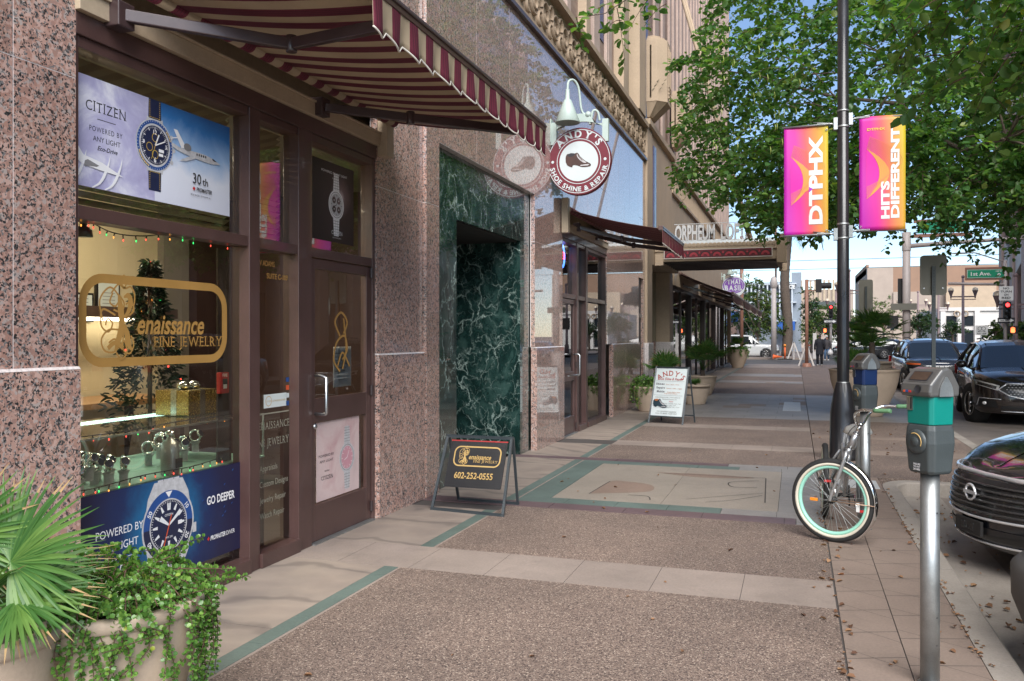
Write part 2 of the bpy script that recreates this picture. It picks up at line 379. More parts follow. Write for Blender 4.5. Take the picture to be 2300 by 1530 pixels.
def bricks(name, c1, c2, mortar, bw=.22, rh=.075, rough=.8, axis='YZ', ms=.008):
    m, nt, b = new_mat(name); tc = N(nt, 'TexCoord'); sx = N(nt, 'SeparateXYZ'); L(nt, tc.outputs['Object'], sx.inputs[0]); cb = N(nt, 'CombineXYZ')
    L(nt, sx.outputs['XYZ'.index(axis[0])], cb.inputs[0]); L(nt, sx.outputs['XYZ'.index(axis[1])], cb.inputs[1])
    br = N(nt, 'TexBrick', Scale=1, **{'Brick Width': bw, 'Row Height': rh, 'Mortar Size': ms}); br.inputs['Mortar Smooth'].default_value = .2
    br.inputs['Color1'].default_value = c1 + (1,); br.inputs['Color2'].default_value = c2 + (1,); br.inputs['Mortar'].default_value = mortar + (1,); L(nt, cb.outputs[0], br.inputs['Vector'])
    c = mixc(nt, 1, br.outputs['Color'], ramp(nt, noise(nt, tc.outputs['Object'], 1.2, 5, .6), [(.3, (.82, .82, .82)), (.7, (1.08, 1.06, 1.04))]), 'MULTIPLY')
    L(nt, c, b.inputs['Base Color']); b.inputs['Roughness'].default_value = rough; bump(nt, b, br.outputs['Fac'], -.25, .006); return m
def stripes(name, axis, period, bands, base, rough=.75, phase=0):
    """cloth woven in stripes across one axis: bands = [(from, to, colour)] in fractions of the period"""
    m, nt, b = new_mat(name); tc = N(nt, 'TexCoord'); sx = N(nt, 'SeparateXYZ'); L(nt, tc.outputs['Object'], sx.inputs[0])
    f = mth(nt, 'FRACT', mth(nt, 'ADD', mth(nt, 'DIVIDE', sx.outputs['XYZ'.index(axis)], period), phase))
    st = [(0, base)]
    for a, z, c in bands: st += [(a, c), (z, base)]
    r = ramp(nt, f, sorted(st, key=lambda q: q[0]), 'CONSTANT')
    c = mixc(nt, 1, r, ramp(nt, noise(nt, tc.outputs['Object'], 3, 5, .6), [(.3, (.86, .86, .86)), (.7, (1.04, 1.04, 1.04))]), 'MULTIPLY')
    L(nt, c, b.inputs['Base Color']); b.inputs['Roughness'].default_value = rough; bump(nt, b, noise(nt, tc.outputs['Object'], 300, 2), .1, .002)
    t = N(nt, 'BsdfTranslucent'); L(nt, c, t.inputs[0]); mx = N(nt, 'MixShader'); mx.inputs[0].default_value = .24
    L(nt, b.outputs[0], mx.inputs[1]); L(nt, t.outputs[0], mx.inputs[2]); L(nt, mx.outputs[0], nt.nodes['Material Output'].inputs[0]); return m
M = {}
M['granite'] = granite('pink_granite', .6); M['granite_gloss'] = granite('polished_pink_granite', 1, 1.9, .012); M['granite_edge'] = plain('granite_ledge', (.62, .56, .54), .3, var=.25, scale=40, coat=.6)
M['marble'] = marble('green_marble')
M['frame'] = plain('bronze_frame', (.075, .040, .036), .38, var=.22, scale=3, coat=.25, fine=.1)
M['frame_dark'] = plain('dark_bronze', (.035, .022, .022), .45, var=.2)
M['trim'] = plain('beige_trim', (.42, .33, .23), .5, var=.12, scale=2, fine=.12)
M['tan'] = plain('tan_stone', (.44, .335, .235), .75, var=.12, scale=1.4, bmp=.25, bs=45, fine=.12)
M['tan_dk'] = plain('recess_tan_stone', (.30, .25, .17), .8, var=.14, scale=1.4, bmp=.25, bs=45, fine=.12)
M['frieze'] = plain('carved_stone', (.37, .275, .19), .78, var=.2, scale=5, bmp=.4, bs=50, fine=.15)
M['uppbrick'] = bricks('rose_brick', (.33, .235, .19), (.27, .185, .15), (.30, .23, .18), .24, .085)
M['palebrick'] = plain('pale_brick_strip', (.46, .35, .30), .8, var=.16, scale=3, bmp=.2, fine=.15)
M['purple_win'] = plain('violet_window_frame', (.07, .055, .12), .3, var=.1)
M['agg'] = aggregate('exposed_aggregate', (.20, .148, .122), (.07, .05, .045), (.42, .34, .28))
M['conc'] = concrete('pale_paving', (.275, .222, .19), .2, .42); M['tile'] = concrete('scored_paving', (.235, .178, .145), .14, .3)
M['kerb'] = concrete('kerb_concrete', (.31, .275, .24), .18, .4); M['street'] = concrete('street_concrete', (.23, .195, .17), .2, .45)
M['asphalt'] = aggregate('asphalt', (.11, .1, .092), (.05, .045, .045), (.2, .19, .17), 120)
M['flag'] = flagstone('flagstone'); M['green_slate'] = concrete('green_slate', (.115, .155, .135), .22, .3, .55); M['purple_slate'] = concrete('purple_slate', (.13, .085, .088), .2, .3, .5)
M['blue_slate'] = concrete('blue_slate', (.245, .228, .212), .2, .3, .55); M['panel'] = concrete('honed_panel', (.29, .25, .205), .12, .22, .6); M['panel_brown'] = concrete('inlay_brown', (.245, .175, .135), .16, .3, .6); M['groove'] = plain('groove', (.07, .06, .055), .9, var=.1)
M['white_stone'] = concrete('pale_stone', (.52, .53, .52), .1, .15, .5)
M['glass'] = glass('window_glass', 1.95, (.86, .88, .87)); M['glass2'] = glass('shop_glass', 2.3, (.72, .74, .73)); M['caseglass'] = glass('case_glass', 1.5, (.80, .93, .87))
M['gold'] = plain('gold_leaf', (.36, .20, .055), .4, var=.1); M['gold2'] = plain('gold_paint', (.50, .33, .12), .5, var=.1)
M['chrome'] = plain('chrome', (.78, .78, .78), .1, 1, var=.04); M['steel'] = plain('brushed_steel', (.52, .53, .54), .32, 1, var=.12, scale=5, fine=.1); M['galv'] = plain('galvanised_steel', (.40, .42, .42), .42, .85, var=.16, scale=9, fine=.15)
M['black'] = plain('black_paint', (.014, .014, .016), .32, var=.2, coat=.3); M['black_m'] = plain('black_matt', (.018, .017, .017), .7, var=.2); M['white'] = plain('white_paint', (.74, .74, .72), .45, var=.05); M['ink'] = plain('ink', (.02, .02, .025), .6, var=0)
M['rubber'] = plain('rubber', (.02, .02, .02), .75, var=.2)
M['red'] = plain('red_paint', (.5, .03, .03), .4, var=.08); M['terra'] = plain('planter_stone', (.50, .39, .295), .7, var=.12, scale=3, bmp=.2, bs=70, fine=.1); M['soil'] = plain('soil', (.05, .035, .025), .95, var=.4, scale=30, bmp=.6)
M['room_wall'] = plain('cream_wall', (.62, .53, .35), .8, var=.04); M['room_grey'] = plain('grey_wall', (.22, .2, .17), .8, var=.05); M['room_dark'] = plain('brown_wall_and_reflection', (.07, .035, .03), .7, var=.1); M['room_floor'] = plain('carpet', (.08, .06, .05), .9)
M['blind'] = plain('blind_slat', (.20, .17, .12), .45, var=.1); M['wood'] = plain('oak_desk', (.35, .2, .09), .5, var=.2, scale=3, aniso=(1, 8, 1)); M['wood_dk'] = plain('dark_wood', (.06, .035, .025), .5, var=.3, scale=3)
# ---------------------------------------------------------------- ground
ZS = -.14                                   # street level below the pavement
KX = .90                                    # inner edge of the kerb
def slab(name, m, x0, y0, x1, y1, z, ztop=None):
    mb = MB(M[m]); mb.box(x0, y0, z - .1 if ztop is None else z, x1, y1, z if ztop is None else ztop); o = mb.build(name); return struct(o)
g = MB(M['asphalt']); g.quad((-900, -300, ZS - .02), (900, -300, ZS - .02), (900, 1600, ZS - .02), (-900, 1600, ZS - .02)); struct(g.build('ground'))
g = MB(M['street']); g.quad((KX, -8, ZS - .012), (5.6, -8, ZS - .012), (5.6, 51, ZS - .012), (KX, 51, ZS - .012)); struct(g.build('parking_lane'))
# pavement pieces: walking strip in panels and bands, facade border, service strip
pv = MB(); XA, XB, XC = -2.67, .235, -2.80
bands = [(-4, 2.35, 'agg'), (2.35, 2.95, 'conc'), (2.95, 5.47, 'agg'), (5.47, 6.07, 'conc'), (6.07, 7.82, 'agg'), (11.22, 12.7, 'agg'), (12.7, 13.25, 'conc'), (13.25, 15.5, 'agg'), (15.5, 16.1, 'conc'), (16.1, 17.6, 'agg'), (17.6, 25, 'blue_slate'),
         (25, 31, 'agg'), (31, 32.6, 'blue_slate'), (32.6, 36, 'agg'), (36, 38.5, 'blue_slate'), (38.5, 46, 'agg'), (46, 52, 'conc')]
for y0, y1, m in bands:
    pv.use(M[m])
    if m == 'agg': pv.box(XA, y0, -.1, XB, y1, 0)
    elif m == 'conc':
        x = -3.7 if y0 < 12 else XA
        xs = []; q = XB
        while q > x + .3: xs.append(q); q -= .57
        xs.append(x)
        for a, b in zip(xs[:-1], xs[1:]): pv.box(b + .002, y0, -.1, a - .002, y1, .001)
        pv.use(M['groove']); pv.box(x, y0 + .01, -.1, XB, y1 - .01, -.003)
    else:
        ny = max(1, round((y1 - y0) / .62)); st = (y1 - y0) / ny
        for i in range(ny):
            q = XB - (.3 if i % 2 else 0)
            xs = [XB] + ([q] if i % 2 else [])
            while q > XA + .7: q -= .62; xs.append(q)
            xs.append(XA)
            for a, b in zip(xs[:-1], xs[1:]):
                mm = random.choice(['blue_slate', 'blue_slate', 'conc', 'blue_slate'] if random.random() < .5 else ['blue_slate'])
                pv.use(M[mm]); pv.box(b + .003, y0 + i * st + .003, -.1, a - .003, y0 + (i + 1) * st - .003, .0015)
        pv.use(M['groove']); pv.box(XA, y0, -.1, XB, y1, -.003)
struct(pv.build('pavement'))
pb = MB()
for y0, y1 in ((-4, 2.35), (2.95, 5.47), (6.07, 7.55), (7.82, 12.7), (13.25, 17.6), (17.6, 52)):
    q = y0
    while q < y1 - .01:
        e = min(q + random.uniform(.75, 1.25), y1)
        if y1 - e < .35: e = y1
        pb.use(M['flag']); pb.box(-3.75, q + .003, -.1, XC - .003, e - .003, 0); q = e
    q = y0
    while q < y1 - .01:
        e = min(q + .46, y1); pb.use(M['green_slate']); pb.box(XC, q + .002, -.1, XA - .022, e - .002, .001); q = e
    pb.use(M['conc']); pb.box(XA - .022, y0, -.1, XA, y1, -.001)
pb.use(M['groove']); pb.box(-3.75, -4, -.12, XA, 52, -.006); struct(pb.build('pavement_border'))
# inlaid panel framed by purple and green slate
ip = MB()
for y0, y1 in ((7.55, 7.82),):
    q = -3.7
    while q < -.1:
        e = min(q + .72, .0); ip.use(M['purple_slate']); ip.box(q + .003, 7.80, -.1, e - .003, 8.06, .0015); q = e
q = -3.7
while q < .2:
    e = min(q + .72, XB); ip.use(M['purple_slate'] if e < -.2 else M['blue_slate']); ip.box(q + .003, 11.0, -.1, e - .003, 11.22, .0015); q = e
q = XA
while q < XB - .01:
    e = min(q + .5, XB); ip.use(M['green_slate'] if e < -.3 else M['blue_slate'])
    ip.box(q + .002, 8.06, -.1, e - .002, 8.32, .0015); ip.box(q + .002, 10.76, -.1, e - .002, 11.0, .0015); q = e
q = 8.32
while q < 10.75:
    e = min(q + .61, 10.76); ip.use(M['green_slate']); ip.box(XA, q + .002, -.1, XA + .3, e - .002, .0015); ip.use(M['blue_slate']); ip.box(-.16, q + .002, -.1, XB, e - .002, .0015); q = e
ip.use(M['blue_slate']); ip.box(.003, 7.80, -.1, XB, 8.06, .0015)
ip.use(M['panel']); ip.box(XA + .305, 8.325, -.1, -1.262, 10.755, .0015); ip.box(-1.258, 8.325, -.1, -.165, 10.755, .0015)
ip.use(M['groove']); ip.box(-3.7, 7.80, -.11, XB, 11.22, -.004)
a = D2((-1.95, 9.0, .0015), XP, YP, ip, .0008)
a.use(M['panel_brown']).poly(spline([(-.1, -.35), (-.05, .45), (.15, .5), (.42, .38), (.5, .1), (.4, -.1), (-.1, -.35)], 6)[:-1])
a.poly(spline([(.35, 1.25), (.9, 1.05), (1.5, 1.2), (.9, 1.3), (.35, 1.25)], 6)[:-1])
a.use(M['groove']); a.stroke([(-.1, -.36), (-.05, .46)], .012); a.stroke(spline([(.3, -.3), (.5, -.32), (.56, -.5)], 6), .012); a.stroke(spline([(.9, -.35), (1.2, -.1), (1.45, .1), (1.62, .22)], 6), .008)
a.stroke(spline([(1.1, -.45), (1.35, -.25), (1.62, .1)], 6), .008); a.stroke([(1.66, -.3), (1.62, 1.2)], .012); a.stroke(spline([(1.55, .55), (1.3, .5), (1.25, .8), (1.55, 1.0)], 6), .012); a.stroke([(.45, 1.2), (1.62, 1.2)], .01)
struct(ip.build('pavement_inlay'))
# service strip with diamond scoring, kerb and corner bulge
sv = MB()
for y0, y1 in ((-4, 10.7),):
    sv.use(M['tile']); xm = (XB + KX) / 2 - .03
    sv.box(XB + .012, y0, -.1, xm - .003, y1, 0); sv.box(xm + .003, y0, -.1, KX - .004, y1, 0)
    sv.use(M['groove']); sv.box(XB, y0, -.1, KX, y1, -.006)
    a = D2((0, 0, 0), XP, YP, sv, .0006)
    y = -4.2
    while y < 10.2:
        for x0, x1, s in ((XB + .014, xm, 1), (xm, KX - .006, 1)):
            a.h = .0006; a.stroke([(x0, y + .05), (x1, y + .16)], .006, False); a.stroke([(x0, y + .20), (x1, y - .02)], .003, False)
        y += .40
sv.use(M['agg']); sv.box(XB + .01, 10.7, -.1, 2.45, 17.6, -.0005)
for y0, y1 in ((12.7, 13.2), (14.6, 15.0)): sv.use(M['tile']); sv.box(XB + .012, y0, -.09, 2.44, y1, .002)
sv.use(M['blue_slate']); sv.box(XB + .01, 17.6, -.1, 2.45, 25, -.0005); sv.use(M['agg']); sv.box(XB + .01, 25, -.1, 2.45, 52, -.0005)
sv.use(M['white_stone']); sv.box(.42, 9.9, -.09, .86, 10.45, .003); sv.box(-.28, 19.6, -.09, .1, 22.2, .005)
struct(sv.build('service_strip'))
kb = MB(M['kerb'])
path = [(KX, -8), (KX, 10.2)]
y = -8
def kerbpiece(a, b, wd=.16):
    d = (Vector((b[0], b[1], 0)) - Vector((a[0], a[1], 0))); L0 = d.length; d.normalize(); nrm = Vector((d.y, -d.x, 0))
    p = Vector((a[0], a[1], -.3)) + d * .003; q = Vector((b[0], b[1], -.3)) - d * .003
    kb.add([p, q, q + nrm * (wd + .02), p + nrm * (wd + .02), p + ZP * .302, q + ZP * .302, q + nrm * (wd - .015) + ZP * .302, p + nrm * (wd - .015) + ZP * .302,
            p + nrm * wd + ZP * .29, q + nrm * wd + ZP * .29], [(0, 1, 5, 4), (4, 5, 6, 7), (7, 6, 9, 8), (8, 9, 2, 3), (0, 4, 7, 8, 3), (1, 2, 9, 6, 5)])
while y < 10.0: kerbpiece((KX, y), (KX, min(y + 1.83, 10.0))); y += 1.83
arc = [(KX, 10.0), (KX + .03, 10.3), (KX + .2, 10.55), (KX + .5, 10.62), (1.9, 10.65), (2.3, 10.85), (2.45, 11.3)]
arc = spline(arc, 5); rows = []
for i, p_ in enumerate(arc):
    q_ = Vector(arc[min(i + 1, len(arc) - 1)]) - Vector(arc[max(i - 1, 0)]); q_.normalize(); n_ = Vector((q_.y, -q_.x)); c_ = Vector(p_)
    rows.append([tuple(c_ + n_ * o_) + (z_,) for o_, z_ in ((0, -.3), (0, .002), (.13, .002), (.155, -.012), (.17, -.3))])
kb.grid(rows, False)
y = 11.3
while y < 52: kerbpiece((2.45, y), (2.45, y + 1.83)); y += 1.83
struct(kb.build('kerb'))
g = MB(M['kerb']); g.quad((KX + .17, -8, ZS - .004), (KX + .62, -8, ZS - .008), (KX + .62, 10.6, ZS - .008), (KX + .17, 10.6, ZS - .004)); struct(g.build('gutter'))
# far side of the street and the crossing beyond
g = MB(M['conc']); g.box(11.0, -8, ZS - .1, 14.2, 51, 0); g.box(11.0, 66, ZS - .1, 40, 70, 0); g.box(-40, 68, ZS - .1, 2.4, 82, 0); g.box(11, 68, ZS - .1, 14.2, 160, 0); g.box(-6, 82, ZS - .1, 2.4, 160, 0); struct(g.build('far_pavement'))
g = MB(M['conc']); g.quad((-6, 51.4, ZS - .002), (2.6, 51.4, ZS - .002), (2.6, 54, ZS - .002), (-6, 54, ZS - .002)); struct(g.build('crossing'))
g = MB(M['white'])
for x in (-3.4, 3.0): pass
g.quad((2.8, 51.6, ZS - .008), (10.8, 51.6, ZS - .008), (10.8, 51.9, ZS - .008), (2.8, 51.9, ZS - .008)); g.quad((2.8, 54.6, ZS - .008), (10.8, 54.6, ZS - .008), (10.8, 54.9, ZS - .008), (2.8, 54.9, ZS - .008)); struct(g.build('road_marking'))
# ---------------------------------------------------------------- the corner building on the left
B = thing('loft_building', 'tall tan and pink granite building with carved frieze filling the left side', 'building', (-3.6, 13, 0))
def part(mb, name, parent=None, **k): return mb.build(name, parent or B, **k)
def slabs(mb, x, ys, zs, th=.06, edge=True):
    for y0, y1 in zip(ys[:-1], ys[1:]):
        for z0, z1 in zip(zs[:-1], zs[1:]):
            mb.use(M['granite_gloss'] if x > -3.59 and ys[0] > 7.8 else M['granite']); mb.box(x - th, y0 + .0035, z0 + .0035, x, y1 - .0035, z1 - .0035)
    mb.use(M['granite_edge']); mb.box(x - th - .01, ys[0] + .004, zs[0] + .004, x - .002, ys[-1] - .004, zs[-1] - .004)
def steps(a, b, s):
    n = max(1, round((b - a) / s)); return [a + (b - a) * i / n for i in range(n + 1)]
def pillar(x, y0, y1, ys, z1=6.0, pl=True, py0=None, py1=None, zs=(1.49, 3.01, 4.5)):
    mb = MB(); slabs(mb, x, ys, [0.0 if not pl else 1.485] + [z for z in zs if z > 1.6] + [z1])
    p = part(mb, 'granite_pillar')
    if pl:
        a = y0 if py0 is None else py0; b = y1 if py1 is None else py1; mb = MB(M['granite_gloss'] if y0 > 7.8 else M['granite']); sp = [a] + [y for y in ys if a + .2 < y < b - .2] + [b]
        for q, r in zip(sp[:-1], sp[1:]): mb.box(x - .06, q + .0015, 0.001, x + .03, r - .0015, 1.475)
        mb.use(M['granite_edge']); mb.add([(x - .06, a, 1.4765), (x + .03, a, 1.4765), (x + .03, b, 1.4765), (x - .06, b, 1.4765), (x - .06, a, 1.497), (x + .018, a, 1.49), (x + .018, b, 1.49), (x - .06, b, 1.497)],
                                          [(0, 1, 5, 4), (1, 2, 6, 5), (2, 3, 7, 6), (4, 5, 6, 7), (0, 3, 2, 1), (3, 0, 4, 7)])
        mb.build('plinth', p) if False else part(mb, 'plinth')
    return p
G1, G2 = -3.60, -3.56
pillar(G1, -6, 3.5, [-6, -3.4, -2.1, -.8, .5, 1.82, 3.12, 3.5])
pillar(G1, 6.87, 7.86, [6.87, 7.86])
pillar(G2, 7.87, 8.2, [7.87, 8.2], z1=4.5, pl=False)
mb = MB(); slabs(mb, G2, [7.87, 8.2], [4.5, 6.0]); part(mb, 'granite_panel')
pillar(G2, 11.63, 13.16, [11.63, 13.16], z1=4.5, py0=11.64)
pillar(G2, 16.5, 20.1, [16.5, 18.3, 20.1], z1=4.5, py0=17.0)
pillar(G2, 20.75, 21.0, [20.75, 21.0], z1=4.5, pl=False)
mb = MB(); slabs(mb, G1, [3.5, 4.6, 5.75, 6.87], [3.66, 4.5, 6.0]); part(mb, 'granite_panel')
mb = MB(); slabs(mb, G2, [8.2, 9.3, 10.5, 11.63], [3.69, 4.5]); part(mb, 'granite_panel')
mb = MB(); slabs(mb, G2, [8.2, 9.3, 10.5, 11.63, 13.16, 14.9, 16.5, 17.7, 18.9, 20.0, 21.0], [4.5, 6.0]); part(mb, 'granite_panel')
mb = MB(); slabs(mb, G2, [13.16, 14.9, 16.5], [3.72, 4.5]); part(mb, 'granite_panel')
mb = MB(); slabs(mb, G2, [20.1, 20.75], [3.05, 4.5]); part(mb, 'granite_panel')
# portal of green marble with its deep doorway
mb = MB(M['marble']); X = -3.64
mb.box(X - .05, 8.2, 0, X, 8.868, 3.686); mb.box(X - .05, 11.2, 0, X, 11.63, 3.686); mb.box(X - .05, 8.872, 2.97, X, 11.196, 3.686)
mb.box(X - 2.4, 11.21, .001, X - .051, 11.26, 2.96); mb.box(X - 2.4, 8.81, .001, X - .051, 8.86, 2.96)
p = part(mb, 'marble_portal')
mb = MB(M['black_m']); mb.box(X - 2.45, 8.86, 2.961, X - .052, 11.2, 2.99); part(mb, 'doorway_ceiling', p)
mb = MB(M['black_m']); mb.box(X - 2.44, 8.87, 0, X - 2.40, 11.2, 2.95); part(mb, 'inner_door', p)
mb = MB(M['granite_edge']); mb.box(X - .01, 8.2, 3.688, G2 - .002, 11.63, 3.694); part(mb, 'portal_soffit', p)
# storefronts
def storefront(y0, muls, y1, door, xf, depth=.12, th=.075, ztr=(2.275, 2.35)):
    """one frame: jambs, head, transom, sill; muls = [(a, b)]; door = (a, b)"""
    mb = MB(M['frame']); x1, x0 = xf, xf - depth
    mb.box(x0, y0, 0, x1, y0 + .03, 3.25); mb.box(x0, y1 - .05, 0, x1, y1, 3.25)
    for a, b in muls: mb.box(x0 - .01, a, 0, x1 + .01, b, 3.25)
    edges = [(y0 + .03, muls[0][0])] + [(muls[i][1], muls[i + 1][0]) for i in range(len(muls) - 1)] + [(muls[-1][1], y1 - .05)]
    for a, b in edges:
        mb.box(x0, a, ztr[0], x1 - .002, b, ztr[1]); mb.box(x0, a, 3.19, x1 - .002, b, 3.25)
        if not (door[0] - .05 <= a and b <= door[1] + .05): mb.box(x0, a, 0, x1 + .03, b, .10)
    mb.box(x0, y0, 3.2515, x1 + .015, y1, 3.37)
    f = part(mb, 'shop_window', bevel=.004)
    mb = MB(M['trim']); mb.box(x0, y0 - .01, 3.372, x1 + .05, y1 + .01, 3.475); mb.box(x0, y0 - .01, 3.476, x1 + .065, y1 + .01, 3.492)
    part(mb, 'trim_strip', bevel=.003)
    return f, edges
W1, ed1 = storefront(3.5, [(5.0, 5.12), (5.615, 5.80)], 6.87, (5.8, 6.87), -3.615)
XG = -3.69
def pane(f, y0, y1, z0, z1, x=XG, m='glass'):
    mb = MB(M[m]); mb.quad((x, y0, z0), (x, y1, z0), (x, y1, z1), (x, y0, z1)); part(mb, 'pane', f)
for a, b in ed1:
    pane(W1, a, b, 2.35, 3.19)
for a, b in ed1[:2]: pane(W1, a, b, .1, 2.275)
def shop_door(y0, y1, x, rail_z, hinge_side=1, h=2.27, glass_low=None, m='glass'):
    mb = MB(M['frame']); st = .085; x0 = x - .05
    mb.box(x0, y0 + .004, .012, x, y0 + st, h - .004); mb.box(x0, y1 - st, .012, x, y1 - .004, h - .004)
    mb.box(x0, y0 + st, h - .08, x - .001, y1 - st, h - .004); mb.box(x0, y0 + st, rail_z[0], x - .001, y1 - st, rail_z[1]); mb.box(x0, y0 + st, .012, x - .001, y1 - st, .30)
    d = part(mb, 'shop_door', bevel=.003)
    for z0, z1 in ((.30, rail_z[0]), (rail_z[1], h - .08)):
        mb = MB(M[m]); mb.quad((x - .03, y0 + st, z0), (x - .03, y1 - st, z0), (x - .03, y1 - st, z1), (x - .03, y0 + st, z1)); part(mb, 'pane', d)
    mb = MB(M['galv']); mb.box(x - .06, y0 + .01, 0.0, x + .05, y1 - .01, .011); part(mb, 'threshold', d)
    for z in (.08, 1.12, 2.17): mb = MB(M['frame_dark']); mb.lathe([(.018, 0), (.018, .09)], (x + .012, y1 - .012, z), 10); part(mb, 'hinge', d)
    return d
D1 = shop_door(5.80, 6.82, -3.63, (.96, 1.15))
mb = MB(M['steel']); hx = -3.63; y = 5.885
mb.tube([(hx, y, 1.03), (hx + .06, y, 1.03)] + [(hx + .09 + .012 * math.sin(R(a)), y, 1.042 - .012 * math.cos(R(a))) for a in (0, 45, 90)] + [(hx + .102, y, 1.32), (hx + .06, y, 1.335), (hx, y, 1.335)], .0135, 10)
part(mb, 'handle', D1)
mb = MB(M['steel']); mb.lathe([(.001, .012), (.018, .012), (.022, 0)], (hx, 5.885, .93), 14, XP); part(mb, 'lock', D1)
# horizontal blinds behind the upper panes
for a, b in ed1[:2]:
    mb = MB(M['blind']); z = 2.40
    while z < 3.18:
        mb.add([(-3.80, a + .02, z - .014), (-3.80, b - .02, z - .014), (-3.755, b - .02, z + .014), (-3.755, a + .02, z + .014)], [(0, 1, 2, 3)]); z += .043
    mb.use(M['room_wall']); mb.box(-3.80, a + .02, 2.362, -3.76, b - .02, 2.376); part(mb, 'blind', W1)
# second storefront
W2, ed2 = storefront(13.16, [(14.12, 14.24), (14.78, 14.92)], 16.5, (13.16, 14.12), -3.575)
for a, b in ed2: pane(W2, a, b, 2.35, 3.19, -3.65, 'glass2')
for a, b in ed2[1:]: pane(W2, a, b, .1, 2.275, -3.65, 'glass2')
D_2 = shop_door(13.19, 14.12, -3.59, (.9, 1.05), m='glass2')
mb = MB(M['steel']); mb.tube([(-3.59, 13.98, .98), (-3.50, 13.98, .98), (-3.48, 13.98, 1.0), (-3.48, 13.98, 1.32), (-3.50, 13.98, 1.34), (-3.59, 13.98, 1.34)], .014, 8); mb.tube([(-3.50, 13.3, 1.0), (-3.50, 13.98, 1.0)], .012, 8); part(mb, 'handle', D_2)
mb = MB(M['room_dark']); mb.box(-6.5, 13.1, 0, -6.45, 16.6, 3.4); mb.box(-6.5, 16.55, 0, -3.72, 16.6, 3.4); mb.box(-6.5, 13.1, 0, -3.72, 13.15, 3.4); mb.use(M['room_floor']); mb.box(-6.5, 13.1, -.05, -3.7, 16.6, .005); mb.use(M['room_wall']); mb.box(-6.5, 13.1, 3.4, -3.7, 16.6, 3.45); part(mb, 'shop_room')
# narrow service door
mb = MB(M['frame_dark']); mb.box(-3.72, 20.1, 0, -3.62, 20.75, 3.05); mb.use(M['frame']); mb.box(-3.63, 20.1, 2.1, -3.60, 20.75, 2.2); part(mb, 'service_door')
# carved frieze
mb = MB(M['frame']); mb.box(-3.6, -6, 6.002, -3.50, 20.98, 6.06); part(mb, 'dark_cornice')
mb = MB(M['frieze']); mb.box(-3.9, -6, 6.062, -3.58, 20.95, 6.80); mb.box(-3.9, -6, 6.801, -3.45, 20.95, 6.9); mb.box(-3.9, -6, 6.062, -3.53, 20.95, 6.13)
rr = random.Random(3)
y = 6.0
while y < 20.7:
    for (cy, cz, r, a0, a1) in ((y, 6.45, .2, 20, 290), (y + .03, 6.45, .1, 180, 420), (y + .3, 6.58, .12, -60, 170), (y + .28, 6.3, .11, 60, 290)):
        mb.torus((-3.575, cy, cz), XP, r * .9, .02, 14, 6, R(a0), R(a1), xdir=YP, ry=.05)
    mb.ball((-3.575, y + .17, 6.45), (.045, .05, .05), 8, 5); mb.ball((-3.575, y + .42, 6.45), (.035, .03, .07), 8, 5); y += .56
part(mb, 'frieze')
# upper wall: brick bays between stone piers, slim violet windows
mb = MB(M['uppbrick']); mb.box(-18, -6, 6.905, -3.72, 50.3, 33); mb.use(M['tan']); mb.box(-18, -6, 3.55, -4.0, 50.3, 6.9); part(mb, 'upper_wall')
strips = []
def pier(y0, y1, xo, m, z0=6.91, z1=33): mb = MB(M[m]); mb.box(-3.9, y0, z0, -3.72 + xo, y1, z1); part(mb, 'pier', bevel=.012)
y = -4.0
while y < 16.5:
    pier(y, y + .3, .07, 'palebrick'); pier(y + 1.3, y + 1.55, .07, 'palebrick'); pier(y + 2.3, y + 2.6, .16, 'tan')
    mb = MB(M['purple_win']); mb.box(-3.76, y + .75, 7.6, -3.705, y + 1.1, 32); part(mb, 'slim_window'); y += 3.3
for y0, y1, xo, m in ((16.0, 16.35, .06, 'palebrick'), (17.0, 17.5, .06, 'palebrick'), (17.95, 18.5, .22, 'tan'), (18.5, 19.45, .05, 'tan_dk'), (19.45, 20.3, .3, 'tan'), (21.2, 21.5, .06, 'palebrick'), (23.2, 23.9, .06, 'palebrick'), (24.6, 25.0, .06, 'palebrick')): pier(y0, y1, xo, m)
mb = MB(M['purple_win']); mb.box(-3.76, 21.8, 7.0, -3.69, 22.2, 32); part(mb, 'slim_window')
y = 26.0
while y < 50: pier(y, y + .35, .07, 'palebrick'); pier(y + .9, y + 1.3, .07, 'palebrick'); y += 1.9
# tan stone block round the entrance, z below the upper wall
mb = MB(M['tan']); mb.box(-3.9, 21.0, 0, -3.50, 21.75, 6.9); mb.box(-3.9, 21.75, 3.5, -3.53, 25.6, 6.9); mb.box(-3.9, 24.9, 0, -3.50, 25.55, 3.5); mb.box(-3.88, 20.95, 6.9, -3.42, 25.6, 7.05)
mb.use(M['granite_edge']); mb.box(-3.9, 20.99, 0, -3.47, 21.77, 1.48); mb.box(-3.9, 24.88, 0, -3.47, 25.57, 1.48); e = part(mb, 'entrance_surround', bevel=.012)
mb = MB(M['wood_dk']); mb.box(-5.2, 21.75, 0, -5.1, 24.9, 3.5); part(mb, 'entrance_door', e)
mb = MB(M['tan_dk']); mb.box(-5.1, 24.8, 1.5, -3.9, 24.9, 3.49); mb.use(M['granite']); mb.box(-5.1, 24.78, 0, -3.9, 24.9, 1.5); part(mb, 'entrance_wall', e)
mb = MB(M['purple_win']); q = PX(1462, 600, -3.5); mb.box(-3.55, 22.0, 4.2, -3.505, 22.45, 6.6); mb.use(M['chrome']); mb.box(-3.5, 22.18, 4.5, -3.495, 22.2, 6.6); mb.box(-3.5, 22.26, 4.3, -3.495, 22.28, 6.6); part(mb, 'slim_window')
